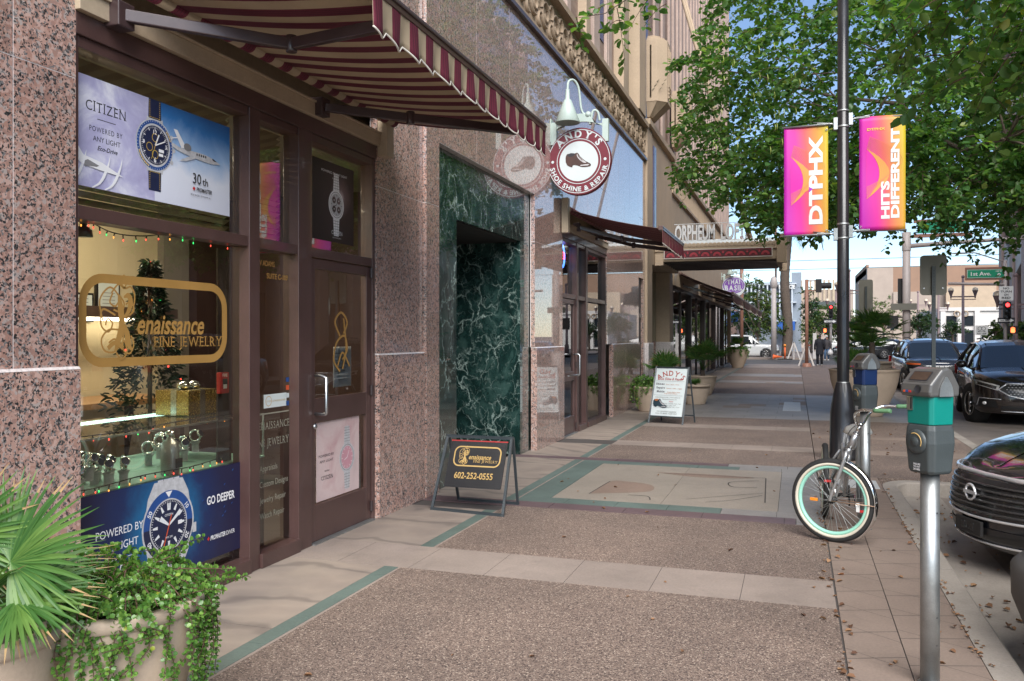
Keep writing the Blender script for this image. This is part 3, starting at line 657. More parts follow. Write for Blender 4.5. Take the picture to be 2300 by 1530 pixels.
def corbel(y, z0, z1, k=1.0):
    mb = MB(M['tan']); x = -3.55; hw = .52 * k; d = .5 * k
    pl = lambda s: [(x, y - hw * s), (x + d * .55 * s, y - hw * s), (x + d * s, y - hw * .55 * s), (x + d * s, y + hw * .55 * s), (x + d * .55 * s, y + hw * s), (x, y + hw * s)]
    mb.prism([(a, b, z0 + .35) for a, b in pl(1)], (0, 0, z1 - z0 - .35)); mb.prism([(a, b, z1) for a, b in pl(.85)], (0, 0, .07)); mb.prism([(a, b, z1 + .07) for a, b in pl(.6)], (0, 0, .09))
    lo = [(a, b, z0 + .35) for a, b in pl(.98)]; hi = [(x + (a - x) * .25, y + (b - y) * .8, z0) for a, b in pl(.9)]
    mb.add(lo + hi, [(i, (i + 1) % 6, 6 + (i + 1) % 6, 6 + i) for i in range(6)] + [tuple(range(6, 12))])
    mb.use(M['tan'])
    for s in (-.5, 0, .5): mb.box(x + d, y + hw * s * .8 - .02, z0 + .45, x + d + .022, y + hw * s * .8 + .02, z1 - .14)
    for s in (-.8, -.3, .3, .8): mb.box(x + d * .2, y - hw - .02, z0 + .45, x + d * .2 + .04, y - hw + .001, z1 - .14)
    for i in range(4):
        for s in (-1, 1): mb.tube([(x + d + .015, y + s * hw * t, z0 + .5 + i * .09 + .03 * math.sin(t * 12)) for t in (.06, .16, .26, .36, .46)], .015, 5)
    mb.use(M['tan_dk'])
    for i in range(6): mb.tube([(x + d * .35 + .06 * i - .02, y - hw - .012, z0 + .62 + .1 * (i % 3)), (x + d * .35 + .06 * i + .04, y - hw - .012, z0 + .68 + .1 * (i % 3))], .014, 5)
    part(mb, 'corbel', bevel=.01)
corbel(21.6, 7.15, 9.05); corbel(26.1, 7.35, 8.9)
# far part of the ground floor: stone band, raised mouldings and dark framed bays
mb = MB(M['tan']); mb.box(-3.9, 25.6, 3.62, -3.58, 50.3, 6.9); mb.box(-3.9, 25.6, 5.95, -3.5, 50.3, 6.05); mb.box(-3.9, 25.6, 6.8, -3.45, 50.3, 6.95); mb.box(-3.9, 25.6, 0, -3.6, 25.9, 3.62); mb.box(-18, 50.0, 0, -3.56, 50.35, 6.9)
y = 26.
while y < 50: mb.box(-3.58, y, 6.1, -3.55, y + .06, 6.75); y += .2
w3 = part(mb, 'stone_band', bevel=.008)
mb = MB(M['frame_dark']); y = 25.9
while y < 50: mb.box(-3.72, y, 0, -3.56, y + .24, 3.1); mb.box(-3.7, y + 2.5, 0, -3.62, y + 2.58, 3.1); y += 4.82
mb.box(-3.72, 25.9, 3.1, -3.55, 50.0, 3.2); mb.box(-3.72, 25.9, 0, -3.58, 50, .12); mb.use(M['trim']); mb.box(-3.72, 25.9, 3.2, -3.5, 50, 3.6); W3 = part(mb, 'shop_window')
mb = MB(M['glass2']); mb.quad((-3.66, 25.9, .1), (-3.66, 50, .1), (-3.66, 50, 3.1), (-3.66, 25.9, 3.1)); part(mb, 'pane', W3)
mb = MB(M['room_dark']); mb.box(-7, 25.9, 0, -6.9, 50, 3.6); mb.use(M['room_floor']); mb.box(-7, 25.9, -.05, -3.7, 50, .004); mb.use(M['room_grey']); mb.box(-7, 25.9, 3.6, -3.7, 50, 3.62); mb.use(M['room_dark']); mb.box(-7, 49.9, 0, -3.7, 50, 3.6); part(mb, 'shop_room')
# the jeweller's room behind the glass
mb = MB(M['room_wall']); mb.box(-6.6, 3.2, 0, -6.5, 7.4, 3.3); mb.use(M['room_grey']); mb.box(-6.6, 7.4, 0, -6.42, 7.8, 3.3); mb.use(M['room_dark']); mb.box(-6.6, 7.8, 0, -6.5, 8.7, 3.3); mb.box(-6.5, 8.62, 0, -3.72, 8.7, 3.3)  # brown end walls: the glass's brick reflection put into the wall colour
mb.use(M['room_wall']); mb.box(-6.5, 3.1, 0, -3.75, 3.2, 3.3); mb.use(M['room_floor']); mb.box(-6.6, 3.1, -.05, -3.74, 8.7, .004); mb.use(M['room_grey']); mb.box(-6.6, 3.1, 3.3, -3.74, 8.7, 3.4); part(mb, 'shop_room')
# ---------------------------------------------------------------- awnings
CRM, MRN, MDK = (.42, .33, .225), (.14, .016, .036), (.05, .010, .018)
SB = [(0, .13, MRN), (.13, .155, MDK), (.155, .24, MRN), (.24, .265, MDK), (.265, .36, MRN), (.36, .385, MDK), (.385, .5, MRN)]
M['aw1'] = stripes('striped_cloth', 'Y', .2193, SB, CRM); M['aw2'] = stripes('striped_cloth_faded', 'Y', .2, [(0, .62, (.13, .022, .035)), (.62, .7, (.26, .16, .12)), (.75, .92, (.13, .022, .035))], (.26, .16, .12))
M['aw3'] = stripes('brown_cloth', 'Y', .2, [(0, .6, (.075, .035, .033))], (.17, .11, .085)); M['piping'] = plain('white_piping', (.6, .56, .5), .7, var=.05)
M['arm'] = plain('awning_arm', (.05, .03, .03), .35, var=.15, coat=.3)
def awning(label, y0, y1, xw, zw, xf, zf, drop, cloth, per, arms, group=None, tube_r=.05, sag=.03, far_drop=None):
    t = thing('striped_awning', label, 'awning', (xw, y0, zw), 0, group)
    nx, ny = 10, max(6, int((y1 - y0) / .11)); P = []
    for i in range(nx + 1):
        f = i / nx; P.append([(xw + (xf - xw) * f, y0 + (y1 - y0) * j / ny, zw + (zf - zw) * f - sag * math.sin(math.pi * f) + .004 * math.sin(j * 1.7)) for j in range(ny + 1)])
    mb = MB(cloth); mb.grid(P); mb.build('fabric', t, solid=.004)
    mb = MB(cloth); n = int((y1 - y0) / .0183); rows = []; edge = []
    for k in range(6):
        row = []
        for j in range(n + 1):
            y = y0 + (y1 - y0) * j / n; ph = (y - y0) / per
            fr = (ph + .25) % 1; sc = drop * (.80 + .20 * math.sin(math.pi * (fr ** 1.6)))
            x = xf + .012 + (.014 * math.sin(ph * 2 * math.pi * .97 + .4) + .008 * math.sin(ph * 3.1)) * k / 5
            row.append((x, y, zf + .01 - sc * k / 5))
        rows.append(row)
    edge = [(p[0], p[1], p[2]) for p in rows[-1]]
    mb.grid(rows); v = mb.build('valance', t, solid=.003)
    mb = MB(M['piping']); mb.tube(edge, .0055, 5); mb.build('piping', t)
    mb = MB(M['frame']); mb.box(xf - .05, y0, zf - .02, xf + .02, y1, zf + .045); mb.use(M['arm']); mb.box(xf + .0205, y0, zf + .012, xf + .028, y1, zf + .03); mb.build('front_bar', t, bevel=.006)
    mb = MB(cloth); mb.lathe([(.0, 0), (tube_r, 0), (tube_r, y1 - y0), (0, y1 - y0)], (xw - .02, y0, zw + .01), 16, YP); mb.build('roller_tube', t)
    for pts in arms:
        mb = MB(M['arm'])
        for a, b in zip(pts[:-1], pts[1:]):
            a, b = Vector(a), Vector(b); d = (b - a); mb.obb((a + b) / 2, (d, d.cross(ZP), ZP), (d.length / 2, .022, .034))
        for p in pts[1:-1]: mb.lathe([(0, -.05), (.034, -.05), (.034, .05), (0, .05)], p, 14)
        p = pts[0]; mb.box(p[0] - .09, p[1] - .06, p[2] - .07, p[0] + .02, p[1] + .06, p[2] + .07); mb.build('arm', t, bevel=.006)
    return t
awning('maroon and cream striped awning with scalloped edge over the jewellery window', 3.86, 7.0, -3.47, 3.60, -2.06, 3.43, .24, M['aw1'], .2193,
       [[(-3.52, 3.75, 3.42), (-2.85, 4.36, 3.39), (-2.13, 4.12, 3.33)], [(-3.52, 5.84, 3.45), (-2.85, 6.0, 3.35), (-2.13, 6.45, 3.30)]])
awning('maroon striped awning over the narrow shop door beyond the marble portal', 13.2, 15.8, -3.45, 3.68, -1.98, 3.32, .27, M['aw2'], .2, [[(-3.5, 14.0, 3.5), (-2.8, 14.2, 3.3), (-2.05, 14.5, 3.2)], [(-3.5, 15.4, 3.5), (-2.8, 15.3, 3.3), (-2.05, 15.5, 3.2)]])
for i, (y0, lab) in enumerate(((27.0, 'nearest brown awning of the row beyond the marquee'), (33.0, 'second brown awning of the row beyond the marquee'), (38.9, 'third brown awning of the row beyond the marquee'), (44.6, 'farthest brown awning of the row, nearest the crossing'))):
    awning(lab, y0, y0 + 5.3, -3.45, 3.62, -1.85, 2.98, .33, M['aw3'], .2, [[(-3.5, y0 + 1, 3.3), (-2.7, y0 + 1.1, 3.05), (-1.95, y0 + 1.3, 2.9)]], 'brown awnings beyond the marquee')
mb = MB(M['trim']); mb.box(-3.598, 6.88, 3.28, -3.50, 7.02, 3.60); part(mb, 'awning_bracket', bevel=.006); mb = MB(M['trim']); mb.box(-3.55, 13.05, 3.3, -3.44, 13.17, 3.86); part(mb, 'awning_bracket', bevel=.006)
# ---------------------------------------------------------------- letters with thickness
def solid_text(mb, t, o, right, up, h, depth, face, side, bold=0, width=None, align='l', space=1):
    V, P, W = text_mesh(t, bold, 0, space); k = h / .726; kx = k if width is None else width / W; o = Vector(o); n = Vector(right).cross(Vector(up)); off = {'l': 0, 'c': -W * kx / 2}[align]
    f = [o + Vector(right) * (q[0] * kx + off) + Vector(up) * q[1] * k for q in V]; mb.use(face); mb.add(f, P)
    cnt = {}
    for p in P:
        for a, b in zip(p, p[1:] + p[:1]): cnt.setdefault((min(a, b), max(a, b)), []).append((a, b))
    mb.use(side); b0 = len(f); mb.add(f + [q - n * depth for q in f], [(e[0][1], e[0][0], e[0][0] + b0, e[0][1] + b0) for e in cnt.values() if len(e) == 1] + [tuple(i + b0 for i in reversed(p)) for p in P])
# ---------------------------------------------------------------- the marquee over the entrance
YM = 22.3; xr = -.36
mq = thing('entrance_marquee', 'tan entrance marquee with red panel and upright letters above the pavement', 'marquee', (-3.5, YM, 3.5))
mb = MB(M['tan']); mb.box(-3.52, YM, 3.60, xr, YM + 3.0, 3.98); mb.box(-3.52, YM - .04, 3.86, xr + .02, YM + 3.04, 3.985)
n = 30
for i in range(n):
    x = -3.5 + (xr + 3.5) * (i + .5) / n; mb.lathe([(0, 0), (.062, 0), (.062, .05), (0, .05)], (x, YM - .05, 4.0), 10, YP)
mb.use(M['frame_dark'])
for i in range(7): mb.box(-3.4, YM + .2 + i * .4, 3.555, xr - .12, YM + .34 + i * .4, 3.599)
mb.use(M['tan']); mb.box(xr - .1, YM - .07, 3.5, xr + .14, YM + .12, 4.12); mb.box(xr - .06, YM - .09, 4.12, xr + .10, YM + .1, 4.22); mb.box(xr - .1, YM + 2.9, 3.5, xr + .12, YM + 3.1, 4.1); mb.box(-3.52, YM - .02, 3.5, -3.3, YM + 3.02, 3.6)
mb.build('canopy', mq, bevel=.008)
M['mq_red'] = plain('marquee_red', (.13, .014, .024), .5, var=.15); M['mq_pink'] = plain('marquee_rose', (.36, .035, .05), .5, var=.1)
a = D2((-3.28, YM - .045, 3.66), XP, ZP); wd = xr - .2 + 3.28
a.use(M['piping']).rect(0, 0, wd, .235); a.use(M['mq_red']).rect(.02, .018, wd - .02, .217)
for i in range(9):
    x = .17 + i * (wd - .34) / 8; a.use(M['mq_pink']).ring(x, .05, .05, .105, 0, 180, 16); a.use(M['frame_dark']).ring(x, .05, .118, .14, 0, 180, 16); a.use(M['mq_pink']); a.poly([(x + (wd - .34) / 16 - .03, .12), (x + (wd - .34) / 16 + .03, .12), (x + (wd - .34) / 16, .19)]) if i < 8 else 0
a.mb.build('fascia_panel', mq)
mb = MB(M['galv']); mb.add([(-3.3, YM - .02, 3.99), (xr - .1, YM - .02, 3.99), (xr - .14, YM + .08, 4.15), (-3.3, YM + .08, 4.15), (xr - .1, YM + .3, 3.99), (-3.3, YM + .3, 3.99)], [(0, 1, 2, 3), (3, 2, 4, 5), (1, 4, 2), (0, 3, 5)]); mb.build('metal_capping', mq)
mb = MB(); q0, q1 = PY(1516, 540, YM + .06), PY(1684, 540, YM + .06); M['letter'] = plain('letter_face', (.66, .66, .66), .5, var=.05); M['letter_side'] = plain('letter_side', (.10, .055, .06), .5)
solid_text(mb, 'ORPHEUM', (q0.x, YM + .06, 4.15), XP, ZP, .40, .09, M['letter'], M['letter_side'], .03, (q1.x - q0.x) * .54); solid_text(mb, 'LOFTS', (q0.x + (q1.x - q0.x) * .62, YM + .06, 4.15), XP, ZP, .40, .09, M['letter'], M['letter_side'], .03, (q1.x - q0.x) * .38)
mb.use(M['letter']); mb.box(q0.x - .02, YM + .05, 4.56, q1.x, YM + .07, 4.575); mb.build('lettering', mq)
for y, x in ((YM + .1, xr - .25), (YM + 2.9, xr - .25)): mb = MB(M['tan']); mb.tube([(x - .5, y, 4.05), (-3.6, y - .6, 13.5)], .045, 8); mb.build('hanger_rod', mq)
# ---------------------------------------------------------------- round hanging signs
M['sign_maroon'] = plain('sign_maroon', (.135, .012, .022), .42, var=.06); M['sign_pale'] = plain('sign_pale', (.50, .55, .55), .5, var=.04); M['mint'] = plain('pale_green_metal', (.40, .48, .44), .45, var=.07); M['purple'] = plain('sign_purple', (.16, .06, .30), .5, var=.05)
M['shoe_dk'] = plain('shoe_dark', (.05, .022, .016), .5, var=.3); M['shoe_blue'] = plain('shoe_black', (.012, .035, .05), .5, var=.3); M['shoe_grey'] = plain('shoe_shine', (.42, .40, .40), .5, var=.1)
def shoe(a, x, y, w, dark, hi, lining=None):
    P = lambda pts: [(x + p[0] * w, y + p[1] * w) for p in pts]
    a.use(dark).poly(P(spline([(-.5, .02), (-.5, .22), (-.42, .34), (-.2, .32), (-.02, .36), (.1, .2), (.3, .02), (.5, -.1), (.49, -.2), (.2, -.22), (-.1, -.12), (-.22, -.14), (-.24, -.2), (-.42, -.12), (-.5, .02)], 4)[:-1]))
    if lining: a.use(lining).poly(P(spline([(-.44, .3), (-.3, .36), (-.12, .33), (-.2, .24), (-.36, .22), (-.44, .3)], 4)[:-1]))
    a.use(hi).poly(P(spline([(-.04, .33), (.05, .24), (.2, .07), (.34, -.04), (.24, -.05), (.08, .06), (-.04, .22), (-.04, .33)], 4)[:-1]))
    a.poly(P([(.1, -.17), (.4, -.17), (.47, -.12), (.4, -.11), (.1, -.13)]))
    a.use(dark)
    for i in range(4): a.stroke(P([(-.02 + i * .05, .33 - i * .07), (.03 + i * .05, .19 - i * .05)]), w * .02)
def hanging_sign(name, label, c, r, ky, art, base='sign_maroon'):
    lamp = True; t = thing(name, label, 'sign', (c[0], c[1], c[2] - r)); cx, cy, cz = c; th = .06
    mb = MB(M[base]); n = 48
    ring = lambda k, y: [(cx + k * r * math.cos(2 * math.pi * j / n), y, cz + k * ky * r * math.sin(2 * math.pi * j / n)) for j in range(n)]
    mb.add(ring(.985, cy - th) + ring(1, cy - th + .015) + ring(1, cy + th - .015) + ring(.985, cy + th), [(i * n + j, (i + 1) * n + j, (i + 1) * n + (j + 1) % n, i * n + (j + 1) % n) for i in range(3) for j in range(n)] + [tuple(range(n)), tuple(reversed(range(3 * n, 4 * n)))]); mb.build('disc', t)
    a = D2((cx, cy - th - .0005, cz), XP, ZP); art(a, r); a.mb.build('face', t)
    R1 = r * ky; mb = MB(M['mint']); hw = r * .82; zt = cz + R1 * .90
    for s in (-1, 1): mb.box(cx + s * hw - .045, cy - .04, cz + R1 * .55, cx + s * hw + .045, cy + .04, zt + .16)
    arc = [(cx + hw * math.cos(R(k)), cz + R1 * .86 + .17 * r * 2 * math.sin(R(k))) for k in range(180, -1, -12)]
    top = [(cx - hw, zt + .1), (cx - hw * .55, zt + .12), (cx - hw * .55, zt + .2), (cx - hw * .3, zt + .28), (cx + hw * .3, zt + .28), (cx + hw * .55, zt + .2), (cx + hw * .55, zt + .12), (cx + hw, zt + .1)]
    top = [(cx - hw + 2 * hw * i / 15, zt + .10 + (.17 * math.sin(math.pi * (i - 3) / 9) ** .5 if 3 < i < 12 else 0)) for i in range(16)]
    V = [(x, cy - .025, z) for x, z in arc] + [(x, cy - .025, z) for x, z in top]; V += [(x, y + .05, z) for x, y, z in V]
    k = len(arc); mb.add(V, [(i, i + 1, k + i + 1, k + i) for i in range(k - 1)] + [(2 * k + i + 1, 2 * k + i, 3 * k + i, 3 * k + i + 1) for i in range(k - 1)] + [(i + 1, i, 2 * k + i, 2 * k + i + 1) for i in range(k - 1)] + [(k + i, k + i + 1, 3 * k + i + 1, 3 * k + i) for i in range(k - 1)])
    mb.box(-3.58, cy - .03, zt + .0, cx - hw, cy + .03, zt + .06); mb.box(-3.575, cy - .06, zt - .14, -3.55, cy + .06, zt + .22); mb.build('bracket', t)
    if lamp:
        mb = MB(M['mint']); zt -= .2; lx, ly = cx - r * .28, cy - .20
        mb.lathe([(.03, .34), (.035, .2), (.06, .17), (.19, -.16), (.185, -.165), (.05, .15)], (lx, ly, zt + .46), 20)
        mb.tube(spline([(lx, ly, zt + .78), (lx + .01, ly + .02, zt + .92), (lx + .07, ly + .1, zt + .96), (lx + .13, ly + .16, zt + .85), (lx + .17, ly + .19, zt + .52), (lx + .26, ly + .2, zt + .42), (lx + .3, ly + .2, zt + .3)], 6), .018, 8)
        mb.tube(spline([(lx + .3, ly + .24, zt + .3), (lx + .33, ly + .24, zt + .5), (lx + .4, ly + .26, zt + .5), (lx + .43, ly + .28, zt + .36)], 6), .018, 8); mb.ball((lx + .27, ly + .2, zt + .45), .05, 10, 6); mb.build('gooseneck_lamp', t)
    return t
def andy(a, r):
    a.use(M['sign_pale']).ring(0, 0, r * .68, r * .7, n=64); a.disc(0, 0, r * .615, n=64); a.ring(0, 0, r * .965, r * .985, n=64)
    a.use(M['sign_pale']).arc_text("ANDY'S", 0, 0, r * .735, 90, r * .225, bold=.035, space=.19, serif=True)
    a.arc_text('SHOE SHINE & REPAIR', 0, 0, r * .93, 270, r * .15, bold=.03, space=.19, inward=True, serif=True)
    for s in (-1, 1): a.disc(s * r * .83, -.02 + r * .06, r * .045, n=14)
    shoe(a, -.01, -.01, r * .78, M['shoe_dk'], M['shoe_grey'], M['ink'])
c = PY(1302, 364, 12.5); hanging_sign('round_hanging_sign', "round maroon shoe repair sign with a brown shoe, hanging under a lamp", c, .49, 1.04, andy)
def thai(a, r):
    a.use(M['purple']).disc(0, r * .1, r * .95, r * .72); a.use(M['sign_pale']).ring(0, r * .1, r * .8, r * .83, ky=.74)
    a.use(M['sign_pale']).serif('THAI', 0, r * .22, r * .42, 'c', bold=.03, width=r * 1.1); a.serif('BASIL', 0, -r * .34, r * .46, 'c', bold=.03, width=r * 1.5); a.use(M['purple']).poly([(.0, -.75 * r), (.25 * r, -.8 * r), (.2 * r, -.7 * r)])
c = PY(1648, 644, 44); hanging_sign('oval_hanging_sign', 'oval purple and white restaurant sign hanging above the far awnings', c, .56, .98, thai, 'sign_pale')
# ---------------------------------------------------------------- gold emblem used on the window and on the pavement sign
def emblem(a, x0, y0, w, h, lw, g, text=True, letters=None):
    """rounded frame, ornate capital with scrolls, italic name, serif line"""
    a.use(g); o = a.rrect(x0, y0, x0 + w, y0 + h, h * .32, 8); i = a.rrect(x0 + lw, y0 + lw, x0 + w - lw, y0 + h - lw, h * .32 - lw, 8); a.band(o + o[:1], i + i[:1])
    k = h; cx = x0 + w * .215; cy = y0 + h * .5; T = lambda pts: [(cx + px * k, cy + py * k) for px, py in pts]
    for pts in ([(-.02, .06), (-.2, .12), (-.22, -.05), (-.12, -.12), (-.06, -.03), (-.13, .02), (-.16, -.05)], [(-.2, .0), (-.24, .22), (-.1, .36), (.03, .26), (-.02, .16), (-.1, .2), (-.06, .3)], [(-.08, .3), (.02, .4), (.1, .36), (.14, .44), (.1, .5), (.05, .43), (.12, .36), (.2, .38), (.26, .28), (.22, .1), (.12, .02)],
                [(.0, .3), (.1, .2), (.06, .1), (-.05, .12)], [(.05, -.1), (-.12, -.1), (-.22, -.2), (-.18, -.32), (-.05, -.34), (.03, -.26), (-.04, -.2), (-.12, -.24)], [(-.02, -.34), (.06, -.42), (.14, -.34), (.1, -.22), (.04, -.28)], [(.1, -.08), (.08, -.3), (.18, -.36), (.24, -.26), (.2, -.16)], [(.12, .18), (.2, .22), (.24, .12), (.16, .06)]):
        sp = spline(T(pts), 6); a.stroke(sp, k * .021)
    a.stroke(spline(T([(.02, .28), (.05, .1), (.06, -.05), (.01, -.22), (-.04, -.34)]), 6), [k * v for v in np.interp(np.linspace(0, 1, 25), [0, .2, .7, 1], [.03, .085, .08, .02])])
    a.stroke(spline(T([(.05, .02), (.14, .08), (.19, .2), (.16, .28), (.09, .26)]), 6), [k * v for v in np.interp(np.linspace(0, 1, 25), [0, .5, .8, 1], [.02, .07, .06, .015])])
    a.stroke(spline(T([(.07, -.02), (.13, -.12), (.16, -.26), (.22, -.33)]), 6), [k * v for v in np.interp(np.linspace(0, 1, 19), [0, .5, 1], [.03, .085, .02])])
    a.stroke(spline(T([(-.14, -.3), (-.04, -.24), (.08, -.3)]), 6), k * .05)
    a.text('enaissance', x0 + w * .335, y0 + h * .36, h * .235, 'l', bold=.02, shear=.25, width=w * .47); a.serif('FINE JEWELRY', x0 + w * .945, y0 + h * .205, h * .125, 'r', bold=.0, width=w * .5)
# ---------------------------------------------------------------- pavement signs
t = thing('sidewalk_sign', 'low black pavement sign with gold lettering and phone number on a steel frame', 'sign', (-2.9, 7.55, 0))
tl, tr = Vector((-3.19, 7.56, .685)), Vector((-2.53, 7.53, .69))
fl, fr, bl, brr = Vector((-3.28, 7.38, .012)), Vector((-2.54, 7.30, .012)), Vector((-3.22, 7.90, .012)), Vector((-2.58, 7.86, .012))
def bar(mb, p, q, w=.012):
    p, q = Vector(p), Vector(q); d = q - p; mb.obb((p + q) / 2, (d, d.cross(ZP) if abs(d.normalized().z) < .95 else d.cross(YP), d.cross(d.cross(ZP)) if abs(d.normalized().z) < .95 else d.cross(d.cross(YP))), (d.length / 2 + w, w, w))
M['frame_steel'] = plain('painted_steel_frame', (.035, .045, .052), .35, var=.2, coat=.3)
mb = MB(M['frame_steel']); bar(mb, fl, tl); bar(mb, fr, tr); bar(mb, fl, fr); bar(mb, tl, tr, .014); mb.build('front_frame', t)
mb = MB(M['frame_steel']); e = Vector((0, .035, -.01)); bar(mb, bl, tl + e); bar(mb, brr, tr + e); bar(mb, bl, brr); mb.build('rear_frame', t)
M['board_black'] = plain('board_black', (.012, .012, .014), .4, var=.1); M['edge_red'] = plain('edge_red', (.4, .03, .03), .5)
up = ((tl + tr) - (fl + fr)).normalized(); rt = (tr - tl).normalized(); nn = rt.cross(up); o = tl + rt * .045 - up * .045 - up * .44 + nn * (-.008)
mb = MB(M['board_black']); a = D2(o, rt, up, mb, .0006); wd = (tr - tl).length - .08
mb.prism([a.P(*p, 0) for p in a.rrect(0, 0, wd, .44, .015, 4)], nn * -.012); mb.use(M['edge_red']); mb.prism([a.P(*p, -.001) for p in ((0, .441), (wd, .441), (wd, .452), (0, .452))], nn * -.012)
a.h = .0006; emblem(a, .05, .20, wd - .095, .195, .013, M['gold2']); a.use(M['gold2']).text('602-252-0555', wd * .5, .085, .06, 'c', bold=.016, width=wd * .68); mb.build('board', t)
t = thing('sidewalk_sign', 'tall white pavement sign with a black shoe and red lettering in front of the planters', 'sign', (-2.35, 16.1, 0))
fl, fr = PG(1457, 950), PG(1533, 955); fl.z = fr.z = .01; dirx = (fr - fl).normalized(); back = Vector((-dirx.y, dirx.x, 0)); tl = fl + back * .28 + ZP * 1.04 + dirx * .03; tr = fr + back * .28 + ZP * 1.04 - dirx * .0
bl, brr = fl + back * .56, fr + back * .56
mb = MB(M['frame_steel']); bar(mb, fl, tl, .014); bar(mb, fr, tr, .014); bar(mb, tl, tr, .014); bar(mb, fl + (tl - fl) * .12, fr + (tr - fr) * .12); mb.build('front_frame', t)
mb = MB(M['frame_steel']); e = back * .03; bar(mb, bl, tl + e, .014); bar(mb, brr, tr + e, .014); bar(mb, bl + (tl - bl) * .12, brr + (tr - brr) * .12); bar(mb, bl + (tl - bl) * .5, brr + (tr - brr) * .5, .01); mb.build('rear_frame', t)
up = ((tl + tr) - (fl + fr)).normalized(); rt = (tr - tl).normalized(); H = (tl - fl).length * .86; o = fl + (tl - fl) * .13 + rt * .012; wd = (tr - tl).length - .02
M['board_white'] = plain('board_white', (.62, .68, .68), .5, var=.04); M['txt_red'] = plain('text_red', (.34, .05, .035), .6, var=.25, scale=18); M['txt_orange'] = plain('text_orange', (.45, .15, .05), .6, var=.2); M['txt_dark'] = plain('text_dark', (.06, .04, .05), .6, var=.1); M['txt_grey'] = plain('text_grey', (.2, .21, .2), .6, var=.3, scale=30)
mb = MB(M['board_white']); a = D2(o, rt, up, mb, .0007); nn = a.n; mb.prism([a.P(*p, 0) for p in ((0, 0), (wd, 0), (wd, H), (0, H))], nn * -.015); k = wd
a.use(M['txt_red']).arc_text("ANDY'S", k * .5, H * .42, H * .42, 90, H * .105, bold=.02, space=.15, serif=True); a.text('Shoe Shine & Repair', k * .5, H * .745, H * .055, 'c', bold=.02, shear=.35, width=k * .8)
for i, (s, e, c) in enumerate((('Shines', 'Shoes  |  Boots  |  Purses', 'txt_orange'), ('Repairs', 'Footwear  |  Belts  |  Luggage', 'txt_orange'), ('Mobile', 'Onsite Office Visits', 'txt_orange'))):
    y = H * (.645 - i * .08); a.use(M['txt_dark']).serif(s, k * (.06 + i * .03), y, H * .042, 'l', bold=.03, width=k * (.27 if i < 2 else .24)); a.use(M[c]).text(e, k * (.38 + i * .03), y, H * .02, 'l', bold=.01, width=k * (.5 if i == 1 else .42))
a.use(M['txt_orange']).text('Groups and Events Welcome', k * .36, H * .455, H * .02, 'l', bold=.01, width=k * .42)
a.use(M['groove']).rect(k * .04, H * .72, k * .96, H * .723); a.rect(k * .04, H * .425, k * .96, H * .428)
a.use(M['txt_grey'])
for y, x0, x1, s in ((.375, .1, .88, 'In the Orpheum Lofts | 114 W. Adams St'), (.335, .33, .78, 'Downtown Phoenix, AZ'), (.25, .37, .93, 'Monday - Thursday 10 am - 5 pm'), (.215, .42, .78, 'Friday 10 am - 3 pm'), (.18, .48, .9, 'Saturday 9 am - 12 pm'), (.08, .2, .82, 'FOR CONVENIENT SHOESHINE'), (.04, .16, .85, 'CALL TO MAKE YOUR VISIT')): a.text(s, k * x0, H * y, H * .022, 'l', bold=.012, width=k * (x1 - x0))
a.use(M['edge_red']).text('Hours', k * .62, H * .29, H * .026, 'c', bold=.02); shoe(a, k * .27, H * .235, k * .44, M['shoe_blue'], M['shoe_grey'], M['txt_orange']); mb.build('board', t)
# ---------------------------------------------------------------- watch adverts in the jeweller's window
def adv(name, stops, axis=None, sc=3, dist=0, center=None, rad=.4, amp=.25):
    m, nt, b = new_mat(name); tc = N(nt, 'TexCoord'); v = tc.outputs['Object']; n = noise(nt, v, sc, 6, .62, .5)
    if center is not None:
        d = N(nt, 'VectorMath', operation='DISTANCE'); L(nt, v, d.inputs[0]); d.inputs[1].default_value = center; f = mth(nt, 'DIVIDE', d.outputs['Value'], rad)
    elif axis is not None:
        sx = N(nt, 'SeparateXYZ'); L(nt, v, sx.inputs[0]); f = mth(nt, 'MULTIPLY', sx.outputs['XYZ'.index(axis[0])], axis[1])
    else: f = .0
    f = mth(nt, 'ADD', f, mth(nt, 'MULTIPLY', mth(nt, 'SUBTRACT', n, .5), amp * 2)) if not isinstance(f, float) else n
    L(nt, ramp(nt, f, stops), b.inputs['Base Color']); b.inputs['Roughness'].default_value = .5; return m
M['ad_lav'] = adv('advert_violet_cloud', [(.3, (.30, .28, .47)), (.5, (.42, .41, .60)), (.68, (.72, .72, .80))], sc=3.2)
M['ad_sky'] = adv('advert_sky', [(0, (.60, .62, .72)), (.35, (.70, .73, .82)), (.55, (.32, .48, .72)), (.8, (.03, .16, .42)), (1, (.015, .08, .26))], ('Z', 1.55), 3, amp=.18)
M['ad_sea'] = adv('advert_deep_water', [(0, (.015, .30, .46)), (.3, (.008, .12, .28)), (.62, (.008, .022, .09)), (1, (.012, .012, .045))], sc=9, center=(0, 0, .33), rad=.62, amp=.16)
M['ad_dark'] = adv('advert_dark', [(0, (.5, .42, .44)), (.12, (.17, .11, .11)), (.4, (.045, .028, .025)), (1, (.02, .013, .012))], sc=6, center=(0, .12, .40), rad=.45, amp=.12)
M['ad_pink'] = adv('advert_blush', [(.3, (.50, .32, .33)), (.5, (.60, .47, .46)), (.7, (.52, .40, .40))], sc=3)
